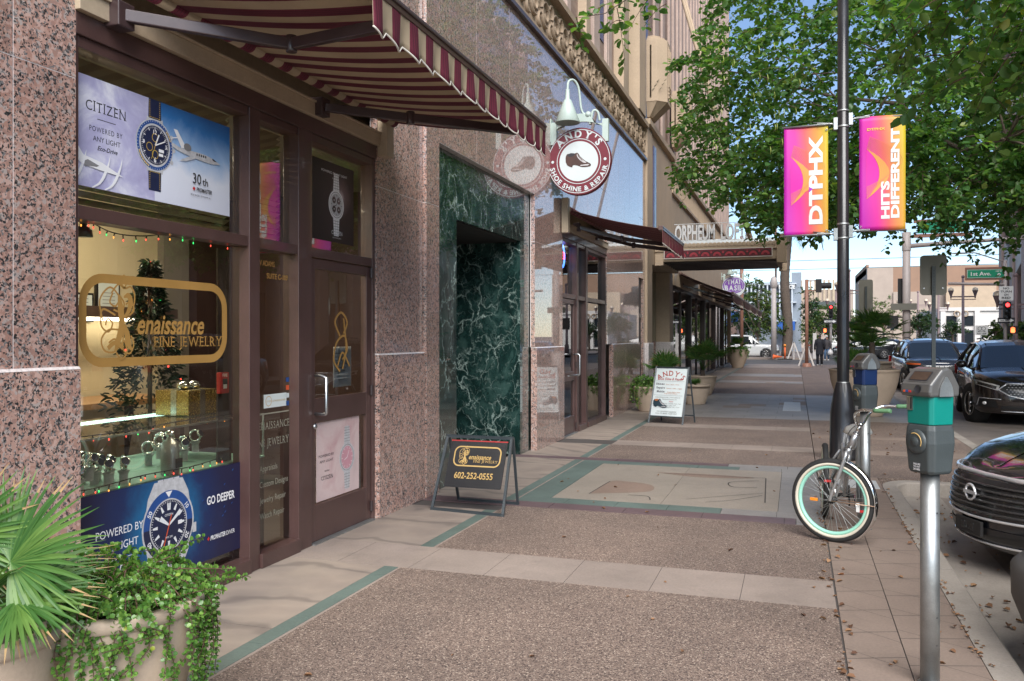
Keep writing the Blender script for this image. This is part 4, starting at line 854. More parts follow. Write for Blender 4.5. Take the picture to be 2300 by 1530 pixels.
M['navy'] = plain('navy', (.012, .018, .055), .5, var=.2); M['blue'] = plain('bezel_blue', (.015, .07, .26), .45, var=.2); M['silver'] = plain('silver_grey', (.48, .48, .50), .45, var=.22, scale=30); M['silver_dk'] = plain('shadow_grey', (.2, .195, .2), .5, var=.2); M['paper'] = plain('paper_white', (.76, .76, .78), .55, var=.04); M['lume'] = plain('lume', (.70, .72, .74), .5, var=.04); M['yellow'] = plain('stitch_yellow', (.62, .42, .06), .6, var=.1); M['rose'] = plain('rose_dial', (.55, .28, .33), .45, var=.1); M['orange'] = plain('orange_red', (.60, .09, .03), .5, var=.05)
def watch_art(a, cx, cy, r, style):
    P = lambda th, q: (cx + q * r * math.cos(R(th)), cy + q * r * math.sin(R(th)))
    if style == 'pilot':
        for s in (1, -1):
            a.use(M['navy']).poly([(cx - .36 * r, cy + s * .8 * r), (cx + .36 * r, cy + s * .8 * r), (cx + .33 * r, cy + s * 1.78 * r), (cx - .33 * r, cy + s * 1.78 * r)][::s]); a.use(M['yellow'])
            for k in range(9):
                for sx in (-1, 1): y = cy + s * (1.05 + k * .08) * r; a.poly([(cx + sx * .27 * r - .012 * r, y), (cx + sx * .27 * r + .012 * r, y), (cx + sx * .27 * r + .012 * r, y + .045 * r), (cx + sx * .27 * r - .012 * r, y + .045 * r)], False)
            for k in range(5): x = cx + (-.24 + k * .11) * r; y = cy + s * 1.06 * r; a.poly([(x, y), (x + .06 * r, y), (x + .06 * r, y + .025 * r), (x, y + .025 * r)], False)
            a.lift(); a.use(M['silver']).poly([(cx - .5 * r, cy + s * .62 * r), (cx + .5 * r, cy + s * .62 * r), (cx + .42 * r, cy + s * 1.08 * r), (cx + .3 * r, cy + s * 1.02 * r), (cx - .3 * r, cy + s * 1.02 * r), (cx - .42 * r, cy + s * 1.08 * r)][::s])
        a.use(M['silver']).disc(cx, cy, r * 1.02)
        for th in (28, 0, -28): x, y = P(th, 1.06); a.disc(x, y, .09 * r, n=12)
        a.use(M['blue']).disc(cx, cy, r * .97)
        for q, m in ((.84, 'silver'), (.76, 'navy')): a.use(M[m]).disc(cx, cy, r * q)
        a.use(M['yellow']); a.ring(cx, cy, r * .88, r * .93, 200, 250, 12); a.ring(cx, cy, r * .88, r * .93, 20, 48, 12); a.use(M['paper'])
        for k in range(60): x, y = P(k * 6, .72); x2, y2 = P(k * 6, .66 if k % 5 else .6); a.stroke([(x, y), (x2, y2)], r * (.012 if k % 5 else .03), False)
        for k in range(48): x, y = P(k * 7.5, .95); x2, y2 = P(k * 7.5, .90); a.stroke([(x, y), (x2, y2)], r * .016, False)
        a.lift(); a.text('12', cx, cy + .43 * r, .17 * r, bold=.02); a.text('6', cx, cy - .66 * r, .2 * r, bold=.02); a.text('9', cx - .6 * r, cy - .04 * r, .16 * r, bold=.02); a.text('3', cx + .6 * r, cy - .04 * r, .16 * r, bold=.02)
        a.use(M['yellow']); a.ring(cx, cy + .3 * r, .15 * r, .17 * r, n=20); a.ring(cx - .3 * r, cy - .1 * r, .15 * r, .17 * r, n=20); a.ring(cx, cy - .36 * r, .15 * r, .17 * r, n=20); a.use(M['paper']); a.rect(cx + .2 * r, cy - .22 * r, cx + .48 * r, cy - .1 * r); a.rect(cx + .2 * r, cy - .38 * r, cx + .44 * r, cy - .27 * r)
        a.stroke([(cx, cy), P(65, .5)], .06 * r); a.stroke([(cx, cy), P(25, .62)], .045 * r); a.use(M['yellow']).stroke([P(70, .2), P(250, .6)], .02 * r)
    elif style == 'diver':
        a.use(M['silver']).poly([(cx - .46 * r, cy + .9 * r), (cx + .46 * r, cy + .9 * r), (cx + .42 * r, cy + 1.3 * r), (cx - .42 * r, cy + 1.3 * r)]); a.use(M['silver_dk'])
        for k in range(2): y = cy + (1.05 + k * .15) * r; a.stroke([(cx - .43 * r, y), (cx + .43 * r, y)], .025 * r, False)
        for x in (-.2, .2): a.stroke([(cx + x * r, cy + r), (cx + x * r, cy + 1.3 * r)], .03 * r, False)
        a.lift(); a.use(M['silver'])
        for s in (1, -1): a.poly([(cx - .98 * r, cy), (cx + .98 * r, cy), (cx + .8 * r, cy + s * .85 * r), (cx + .56 * r, cy + s * 1.25 * r), (cx - .56 * r, cy + s * 1.25 * r), (cx - .8 * r, cy + s * .85 * r)][::s])
        a.rect(cx + .98 * r, cy - .42 * r, cx + 1.14 * r, cy - .14 * r); a.disc(cx, cy, r * 1.03)
        a.use(M['blue']).ring(cx, cy, r * .74, r * .97, 0, 180); a.use(M['navy']).ring(cx, cy, r * .74, r * .97, 180, 360); a.use(M['silver']).ring(cx, cy, r * .70, r * .74)
        a.use(M['navy']).disc(cx, cy, r * .70); a.use(M['paper'])
        for k, s in ((30, '10'), (-30, '20'), (210, '40'), (150, '50')): x, y = P(k, .78); a.text(s, x, y, .14 * r, bold=.02, rot=k - 90)
        a.poly([P(90, .77), P(98, .95), P(82, .95)])
        for k in range(60): a.stroke([P(k * 6, .68), P(k * 6, .64)], r * .016, False)
        a.lift(); a.use(M['lume'])
        for k in range(12):
            if k in (0,): continue
            a.stroke([P(90 - k * 30, .62), P(90 - k * 30, .44)], [r * .05, r * .09], False)
        a.stroke([P(86, .62), P(86, .42)], .06 * r, False); a.stroke([P(94, .62), P(94, .42)], .06 * r); a.text('CITIZEN', cx, cy + .26 * r, .065 * r, bold=.01)
        a.stroke([(cx, cy), P(35, .58)], [.05 * r, .12 * r]); a.stroke([(cx, cy), P(145, .42)], [.05 * r, .15 * r]); a.use(M['orange']).stroke([P(70, .3), P(250, .66)], .04 * r); a.use(M['paper']).text('WR 200', cx, cy - .36 * r, .06 * r); a.rect(cx + .36 * r, cy - .05 * r, cx + .52 * r, cy + .06 * r)
    else:
        body = 'silver' if style == 'rose' else 'paper'
        for s in (1, -1):
            a.use(M[body]).poly([(cx - .42 * r, cy + s * .8 * r), (cx + .42 * r, cy + s * .8 * r), (cx + .3 * r, cy + s * 2.1 * r), (cx - .3 * r, cy + s * 2.1 * r)][::s]); a.use(M['silver_dk'])
            for k in range(6): y = cy + s * (1.1 + k * .18) * r; a.stroke([(cx - .38 * r, y), (cx + .38 * r, y)], .03 * r, False)
            for x in (-.13, .13): a.stroke([(cx + x * r, cy + s * r), (cx + x * r, cy + s * 2.08 * r)], .025 * r, False)
            a.lift()
        a.use(M[body]).disc(cx, cy, r); a.use(M['silver_dk']).disc(cx, cy, .88 * r); a.use(M[body]).disc(cx, cy, .84 * r); a.use(M['rose'] if style == 'rose' else M['silver']).disc(cx, cy, .76 * r)
        if style == 'chrono':
            for x, y in ((-.3, .3), (.3, .3), (-.3, -.3), (.3, -.3)): a.use(M['ad_dark']).disc(cx + x * r, cy + y * r, .23 * r, n=20); a.use(M['paper']).disc(cx + x * r, cy + y * r, .05 * r, n=10)
        a.use(M['paper'] if style == 'rose' else M['ink'])
        for k in range(12): a.stroke([P(k * 30, .70), P(k * 30, .58)], r * .035, False)
        a.lift(); a.stroke([(cx, cy), P(60, .5)], .04 * r); a.stroke([(cx, cy), P(200, .4)], .04 * r)
def jet(a, x, y, s, white, flip=1):
    P = lambda pts: [(x + flip * p[0] * s, y + p[1] * s) for p in pts][::flip]
    a.use(white).poly(P(spline([(1, -.1), (.8, -.03), (.3, .06), (-.6, .05), (-.95, .12), (-.9, .0), (-.4, -.09), (.5, -.15), (1, -.1)], 4)[:-1])); return P
def poster(name, label, y0, z0, w, h, bgm, art, x=XG + .006):
    a = D2((x, y0, z0), YP, ZP, None, .00013); a.use(bgm); a.mb.prism([a.P(*p, 0) for p in ((0, 0), (w, 0), (w, h), (0, h))], (-.002, 0, 0)); art(a, w, h)
    return tag(a.mb.build(name, loc=(x, y0 + w / 2, z0)), label, 'poster')
def art_pilot(a, w, h):
    a.use(M['ad_lav']).rect(0, 0, .655, h); a.use(M['ink']).serif('CITIZEN', .275, .425, .058, 'c', width=.29); a.rect(.21, .385, .345, .389); a.text('POWERED BY', .275, .315, .03, 'c', space=1.2, width=.24); a.text('ANY LIGHT', .28, .262, .03, 'c', width=.2); a.text('Eco-Drive', .285, .215, .026, 'c', bold=.015, shear=.3)
    watch_art(a, .655, .335, .155, 'pilot')
    a.use(M['paper']).poly([(.03, .235), (.055, .235), (.11, .17), (.24, .15), (.40, .095), (.22, .105), (.1, .12), (.05, .145)][::-1]); a.use(M['silver_dk']).poly([(.1, .13), (.14, .15), (.22, .128), (.2, .118), (.12, .112)][::-1])
    a.use(M['paper'])
    for x in (.0, .17, .26): a.stroke(spline([(x, .0), (x + .06, .04), (x + .11, .13), (x + .13, .2)], 5), [.02 * v for v in np.interp(np.linspace(0, 1, 16), [0, .5, 1], [.3, 1, .05])])
    P = jet(a, 1.03, .355, .235, M['silver']); a.poly(P([(.15, -.05), (-.45, -.27), (-.7, -.3), (-.62, -.25), (-.1, -.02)])[::-1]); a.use(M['paper']).poly(P([(-.62, .05), (-.92, .5), (-.78, .5), (-.42, .08)])); a.poly(P([(-1.02, .22), (-.72, .30), (-.68, .34), (-1.0, .25)])); a.use(M['silver_dk']).disc(*P([(-.38, .12)])[0], .035, .025, 16); a.use(M['ink']).poly(P([(.66, .02), (.86, -.05), (.72, -.05), (.64, -.02)])[::-1])
    for k in range(5): a.disc(*P([(.0 + k * .09, .0)])[0], .006, .009, 8)
    a.use(M['ink']).text('30', 1.03, .165, .07, 'c', bold=.005, width=.08); a.text('th', 1.11, .165, .05, 'c', bold=.01); a.text('PROMASTER', 1.10, .118, .026, 'c', bold=.025, shear=.2, width=.15); a.text('BLUE ANGELS SKYHAWK A-T', 1.07, .085, .012, 'c', width=.2); a.use(M['red']).poly([(1.0, .118), (1.015, .13), (1.0, .145), (.985, .13)])
poster('window_poster', 'wide pilot watch poster with jets and clouds in the upper shop window', 3.515, 2.47, 1.37, .61, M['ad_sky'], art_pilot)
def art_diver(a, w, h):
    a.use(M['paper']).text('POWERED BY', .20, .34, .048, 'l', width=.36); a.text('ANY LIGHT', .22, .255, .048, 'l', width=.3); a.rect(.16, .2, .48, .203); a.text('Eco-Drive', .27, .125, .04, 'l', bold=.02, shear=.3); a.serif('CITIZEN', .15, .035, .07, 'l', width=.42)
    watch_art(a, .775, .31, .222, 'diver'); a.use(M['paper']).text('GO DEEPER', 1.13, .365, .055, 'l', bold=.025, width=.29); a.text('PROMASTER', 1.165, .125, .03, 'l', bold=.025, shear=.25, width=.155); a.text('DIVER', 1.33, .125, .03, 'l', width=.09); a.use(M['red']).poly([(1.145, .125), (1.158, .14), (1.145, .155), (1.132, .14)]); r2 = random.Random(2)
    for k in range(46):
        x, y = r2.uniform(.05, 1.45), r2.uniform(.02, .58)
        if abs(x - .775) > .3 and not (1.1 < x < 1.44 and (.34 < y < .45 or y < .18)) and x > .6: a.use(M['ad_sky'] if r2.random() < .12 else M['blue']).poly([(x, y), (x + .012, y + .006), (x + .02, y + .016), (x + .006, y + .012)], False)
poster('window_poster', 'dark blue diver watch poster along the bottom of the shop window', 3.515, .17, 1.485, .60, M['ad_sea'], art_diver)
def art_chrono(a, w, h): a.use(M['paper']).text('POWERED BY ANY LIGHT', w * .52, h * .86, .02, 'c', width=w * .62); a.text('Eco-Drive', w * .52, h * .80, .012); watch_art(a, w * .56, h * .48, .125, 'chrono'); a.use(M['paper']).serif('CITIZEN', w * .57, h * .10, .032, 'c', width=w * .26); a.text('BETTER STARTS NOW', w * .57, h * .05, .010)
poster('window_poster', 'black chronograph watch poster above the shop door', 5.93, 2.44, .67, .66, M['ad_dark'], art_chrono)
def art_rose(a, w, h): watch_art(a, w * .70, h * .47, .128, 'rose'); a.use(M['ink']).text('POWERED BY', w * .22, h * .55, .022, 'c', width=w * .34); a.text('ANY LIGHT', w * .22, h * .48, .022, 'c', width=w * .3); a.text('Eco-Drive', w * .23, h * .36, .013, 'c', bold=.02); a.serif('CITIZEN', w * .23, h * .26, .032, 'c', width=w * .26)
poster('window_poster', 'pink ladies watch poster on the lower half of the shop door', 5.945, .31, .70, .64, M['ad_pink'], art_rose, x=-3.655)
a = D2((XG + .003, 3.60, 1.475), YP, ZP, None, .0006); emblem(a, 0, 0, 1.26, .525, .052, M['gold']); a.mb.build('gold_lettering', W1)
a = D2((XG + .002, 5.04, 0), YP, ZP, None, .0005); a.use(M['gold']).text('114 W ADAMS', .10, 2.165, .04, 'l', bold=.02, width=.28); a.text('SUITE C-109', .28, 2.075, .04, 'l', bold=.02, width=.27)
M['txt_pale'] = plain('etched_white', (.26, .25, .20), .6, var=.1); a.use(M['txt_pale']).serif('RENAISSANCE', .135, .965, .056, 'l', width=.435); a.serif('FINE JEWELRY', .135, .84, .056, 'l', width=.425)
for y, s, w_ in ((.66, 'Appraisals', .22), (.545, 'Custom Designs', .36), (.43, 'Jewelry Repair', .33), (.315, 'Watch Repair', .31)): a.text(s, .19, y, .046, 'l', bold=.0, width=w_)
a.use(M['txt_pale']).rect(.09, 1.075, .56, 1.085); a.mb.build('white_lettering', W1)
a = D2((-3.657, 6.02, 1.35), YP, ZP, None, .0005); e = D2((-3.657, 5.98, 1.5), YP, ZP, a.mb, .0005)
a.use(M['gold'])
for pts in ([(.3, .0), (.2, .1), (.25, .25), (.38, .3), (.42, .18), (.34, .1)], [(.3, .3), (.22, .42), (.32, .5), (.42, .42), (.36, .32)], [(.34, .02), (.4, .2), (.36, .45)], [(.26, .05), (.34, .16), (.46, .04)]): a.stroke(spline(pts, 6), .02)
a.mb.build('gold_lettering', D1)
def sticker(name, label, y0, z0, w, h, m, art=None, x=XG + .004):
    a = D2((x, y0, z0), YP, ZP, None, .0005); a.use(m).rect(0, 0, w, h)
    if art: art(a, w, h)
    return tag(a.mb.build(name), label, 'sticker')
sticker('retailer_sticker', 'cream retailer sticker on the narrow pane beside the door', 5.28, 1.12, .29, .10, M['board_white'], lambda a, w, h: (a.use(M['gold2']).ring(.06, .05, .033, .038), a.text('CITIZEN', .06, .043, .012), a.text('AUTHORIZED RETAILER', .19, .042, .014, 'c', width=.17)))
cl = ['blue', 'orange', 'board_white', 'blue']
for i in range(4): sticker('card_sticker', ['small blue card sticker at the top of the pane edge by the door', 'small red card sticker in the pane edge column by the door', 'small white card sticker in the pane edge column by the door', 'small blue card sticker at the bottom of the pane edge column'][i], 5.565, 1.30 - i * .06, .04, .035, M[cl[i]])
sticker('paper_notice', 'white paper notice taped inside the shop door glass', 6.22, 1.22, .30, .34, M['paper'], lambda a, w, h: (a.use(M['txt_grey']), [a.rect(.03, .28 - i * .03, .25 - (i % 3) * .03, .287 - i * .03) for i in range(8)]), -3.664)
sticker('hours_card', 'white hours card low at the left edge of the shop window', 3.512, 1.0, .03, .16, M['paper'], lambda a, w, h: (a.use(M['blue']).rect(.006, .06, .02, .1)))
# ---------------------------------------------------------------- lamp post and its banners
PX0, PY0 = .60, 12.2
t = thing('light_pole', 'tall black light pole with flared base carrying two banners', 'light pole', (PX0, PY0, 0))
mb = MB(M['black']); mb.lathe([(.0, 0), (.215, 0), (.215, .05), (.175, .09), (.165, .62), (.155, .7), (.125, .88), (.09, 1.02), (.085, 1.03)], (PX0, PY0, 0), 32); mb.build('base', t)
mb = MB(M['black']); mb.lathe([(.078, 1.0), (.068, 9.2), (0, 9.2)], (PX0, PY0, 0), 28); mb.build('shaft', t)
mb = MB(M['galv']); mb.lathe([(.080, 1.015), (.0835, 1.02), (.0835, 1.03), (.080, 1.035)], (PX0, PY0, 0), 28)
mb.build('steel_band', t)
for z in (4.45, 4.66, 2.95, 3.14): mb = MB(M['galv']); mb.lathe([(.076, z), (.082, z + .004), (.082, z + .022), (.076, z + .026)], (PX0, PY0, 0), 28); mb.build('steel_band', t)
for s, zz in ((-1, (4.515, 3.03)), (1, (4.565, 3.06))):
    for z in zz:
        mb = MB(M['galv']); mb.tube([(PX0 + s * .07, PY0, z - .05), (PX0 + s * .14, PY0, z), (PX0 + s * .78, PY0, z - .012)], .014, 8)
        mb.box(PX0 + s * .07, PY0 - .05, z - .09, PX0 + s * .12, PY0 + .05, z + .07)
        for k in range(12): mb.torus((PX0 + s * (.17 + k * .014), PY0, z), XP, .02, .005, 10, 5)
        mb.tube([(PX0 + s * .13, PY0, z), (PX0 + s * .38, PY0, z + .035)], .008, 6); mb.build('banner_arm', t)
m, nt, b = new_mat('banner_print'); M['banner'] = m
tc = N(nt, 'TexCoord'); sx = N(nt, 'SeparateXYZ'); L(nt, tc.outputs['Object'], sx.inputs[0])
f = mth(nt, 'ADD', sx.outputs[0], mth(nt, 'MULTIPLY', sx.outputs[2], .07))
L(nt, ramp(nt, mth(nt, 'MULTIPLY', mth(nt, 'ADD', f, .27), 1.75), [(0, (.42, .01, .33)), (.3, (.58, .01, .25)), (.52, (.60, .075, .09)), (.72, (.58, .20, .045)), (1, (.46, .36, .015))]), b.inputs['Base Color']); b.inputs['Roughness'].default_value = .55
M['bn_magenta'] = plain('banner_magenta', (.58, .008, .30), .55, var=.04); M['bn_orange'] = plain('banner_orange', (.60, .27, .05), .55, var=.04); M['bn_violet'] = plain('banner_violet', (.36, .015, .42), .55, var=.06); M['bn_white'] = plain('banner_white', (.60, .62, .62), .55, var=.03); M['bn_line'] = plain('banner_line', (.56, .20, .07), .55, var=.03)
def banner(label, x0, x1, z1, z0, art, bow):
    w, h = x1 - x0, z1 - z0; xc = (x0 + x1) / 2
    t = thing('street_banner', label, 'banner', (xc, PY0, z0 + h / 2), 0, None)
    Bend = lambda x, z: .012 * math.sin((x - x0) / w * math.pi) * bow + .008 * math.sin((z - z0) * 5 + x * 4)
    mb = MB(M['banner']); mb.grid([[(x0 + w * i / 12, PY0 + Bend(x0 + w * i / 12, z0 + h * j / 24), z0 + h * j / 24) for i in range(13)] for j in range(25)]); mb.build('cloth', t, solid=.002)
    a = D2((x0, PY0 - .003, z0), XP, ZP, None, .0006); art(a, w, h)
    a.mb.v = [(x, y + Bend(x, z), z) for x, y, z in a.mb.v]; a.mb.build('print', t)
    mb = MB(M['galv'])
    for z in (z0 + .06, z1 - .08): mb.torus((x1 - .02 if bow > 0 else x0 + .02, PY0 - .004, z), YP, .012, .004, 10, 5)
    mb.build('grommet', t); return t
def arcs(a, w, h):
    cx = -w * .28; cy = h * .5
    pts = [(w * .16 + w * .27 * (1 - ((q - .5) / .22) ** 2) if abs(q - .5) < .22 else w * .16, h * q) for q in np.linspace(.28, .72, 24)]
    a.use(M['bn_magenta']).band([(w * .155, y) for x, y in pts], pts)
    wid = [(x + .005, y) for x, y in pts]; out = [(x + w * .18 * (1 - abs((y / h - .5) / .22) ** 1.6) * (1.25 if y > h * .4 else .9), y) for x, y in pts]
    a.use(M['bn_orange']).band(wid, out); a.use(M['bn_line'])
    for k in range(14): a.stroke([(x + w * (.02 + .035 * k) * (1 - abs((y / h - .5) / .22) ** 1.5) + w * .012 * k * (y / h - .3), y + h * .008 * k) for x, y in pts], .0032, False)
    a.lift()
def left_art(a, w, h): arcs(a, w, h); a.use(M['bn_white']).text('DTPHX', w * .86, h * .10, .165, 'l', bold=.045, width=h * .8, rot=90); a.use(M['bn_violet']).poly([(w * .57, h * .39), (w * .66, h * .42), (w * .57, h * .44)])
def right_art(a, w, h): arcs(a, w, h); a.use(M['bn_white']).text('HITS', w * .645, h * .10, .098, 'l', bold=.045, width=h * .33, rot=90); a.text('DIFFERENT', w * .855, h * .105, .098, 'l', bold=.045, width=h * .79, rot=90); a.use(M['yellow']).text('DTPHX', w * .17, h * .875, .034, 'l', bold=.03, width=w * .39)
e = [PY(u, 400, PY0).x for u in (1761, 1860, 1930, 2034)]
banner('magenta to yellow banner on the left of the black pole, one large word', e[0], e[1], 4.52, 3.02, left_art, 1); banner('magenta to yellow banner on the right of the black pole, two lines of words', e[2], e[3], 4.57, 3.05, right_art, -1)
# ---------------------------------------------------------------- parking meters
M['meter_dk'] = plain('meter_housing', (.045, .055, .057), .5, var=.15, bmp=.2, bs=120); M['meter_gr'] = plain('meter_grey', (.085, .083, .08), .38, var=.12, coat=.25); M['teal'] = plain('meter_teal', (.0, .185, .152), .4, var=.06); M['meter_blue'] = plain('meter_blue', (.006, .022, .085), .4, var=.06); M['screen'] = plain('dim_screen', (.055, .035, .025), .2, var=.3, scale=14)
def meter(label, x, y, band, rz, hoop=False):
    t = thing('parking_meter', label, 'parking meter', (x, y, 0), rz, 'parking meters along the kerb'); lo = dict(local=True)
    mb = MB(M['galv']); mb.lathe([(0, 0), (.043, 0), (.042, 1.02), (0, 1.02)], (0, 0, 0), 24)
    if hoop: mb.tube(spline([(.0, .03, .06), (.0, .065, .3), (.0, .078, .6), (.0, .06, .78), (.0, .03, .86), (0, .0, .88)], 8), .034, 14)
    mb.lathe([(.055, 0), (.055, .012), (.044, .02)], (0, 0, 0), 20)
    mb.build('post', t, **lo)
    mb = MB(M['ink'])
    for z in (.2, .33, .82): mb.lathe([(0, 0), (.005, 0)], (0, -.0425, z), 8, YN)
    mb.build('bolt_hole', t, **lo)
    hw, hd = .089, .078             # half width (y) and half depth (x); local -x is the user's side
    def ring(z, kx, ky, c=.28): return [(a * hd * kx, b * hw * ky, z) for a, b in ((-1, -1 + c), (-1 + c, -1), (1 - c, -1), (1, -1 + c), (1, 1 - c), (1 - c, 1), (-1 + c, 1), (-1, 1 - c))]
    def loft(mb, rings, caps=True):
        V = [p for r in rings for p in r]; n = 8; mb.add(V, [(i * n + j, i * n + (j + 1) % n, (i + 1) * n + (j + 1) % n, (i + 1) * n + j) for i in range(len(rings) - 1) for j in range(n)] + [tuple(reversed(range(n))), tuple(range(len(V) - n, len(V)))])
    mb = MB(M['meter_dk']); loft(mb, [ring(1.005, .80, .80), ring(1.02, .9, .88), ring(1.075, .96, .92), ring(1.15, 1.04, 1.0), ring(1.21, 1.0, .96), ring(1.235, .93, .9)])
    mb.lathe([(.0, .014), (.040, .014), (.055, .008), (.058, 0)], (-hd * 1.02, 0, 1.155), 28, XN); h = mb.build('housing', t, bevel=.006, **lo)
    mb = MB(M['meter_dk']); mb.lathe([(.0, .018), (.02, .018), (.023, .014)], (-hd * 1.02, 0, 1.155), 20, XN); mb.use(M['gold2']); mb.torus((-hd * 1.02 - .0145, 0, 1.155), XP, .04, .0025, 24, 4, R(20), R(160)); mb.build('coin_door', t, **lo)
    a = D2((-hd * .99 - .001, .02, 1.045), YN, ZP, None, .0006); a.use(M['paper'])
    for k in range(3): a.text(('FAILURE', 'TO PAY', '24 HRS')[k], 0, -.012 * k, .009, 'l', bold=.02, width=.04)
    a.mb.build('label', t, **lo)
    mb = MB(M[band]); loft(mb, [ring(1.236, .9, .88, .2), ring(1.37, .93, .92, .2)]); mb.build('colour_band', t, bevel=.004, **lo)
    mb = MB(M['steel']); mb.box(-hd * .93 - .004, .03, 1.30, -hd * .9, .065, 1.365); mb.use(M['ink']); mb.box(-hd * .93 - .0055, .034, 1.305, -hd * .93 - .0045, .042, 1.36); mb.build('card_slot', t, **lo)
    # head: house-shaped, sloping front with the screen
    prof = [(-hd * 1.12, 1.366), (-hd * 1.2, 1.39), (-hd * 1.12, 1.425), (-.02, 1.495), (.02, 1.505), (.045, 1.49), (hd * 1.15, 1.415), (hd * 1.1, 1.366)]
    mb = MB(M['meter_gr']); mb.prism([(px, -hw * 1.02, z) for px, z in prof], (0, 2 * hw * 1.02, 0)); mb.build('head', t, bevel=.012, seg=3, **lo)
    sl = Vector((-.02 + hd * 1.12, 0, 1.495 - 1.425)).normalized(); o = Vector((-hd * 1.12, hw * .62, 1.425)) + sl * .022; a = D2(o, YN, sl, None, .0012); a.h = .002
    a.use(M['meter_gr']).poly(a.rrect(-.008, -.008, hw * 1.24 + .008, .064, .012)); a.use(M['ink']).poly(a.rrect(-.002, -.003, hw * 1.24 + .002, .058, .008)); a.use(M['screen']).poly(a.rrect(.004, .002, hw * 1.24 - .004, .053, .006)); a.mb.build('screen', t, **lo)
    for s in (-1, 1):
        mb = MB(M['galv']); V = [(px, s * (hw * 1.02 + .003), z) for px, z in spline([(-.042, 1.37), (-.036, 1.41), (-.012, 1.45), (0, 1.462), (.012, 1.45), (.036, 1.41), (.042, 1.37)], 4)]; mb.prism(V, (0, s * .004, 0)); mb.build('side_badge', t, **lo)
    mb = MB(M['ink']); mb.lathe([(0, .002), (.016, .002), (.02, .004)], (-hd * 1.17, -.02, 1.402), 16, (-1, 0, .15)); mb.use(M['red']); mb.box(-hd * 1.215, .02, 1.385, -hd * 1.19, .035, 1.395); mb.use(M['blue']); mb.box(-hd * 1.215, .038, 1.385, -hd * 1.19, .053, 1.395); mb.use(M['orange']); mb.box(-hd * 1.215, .056, 1.385, -hd * 1.19, .068, 1.395); mb.build('keypad', t, **lo)
    return t
meter('nearest grey parking meter with a teal band on a bare steel post', .60, 4.42, 'teal', R(38)); meter('farther grey parking meter with a navy band, the bicycle against its post', .56, 7.82, 'meter_blue', R(30), True)
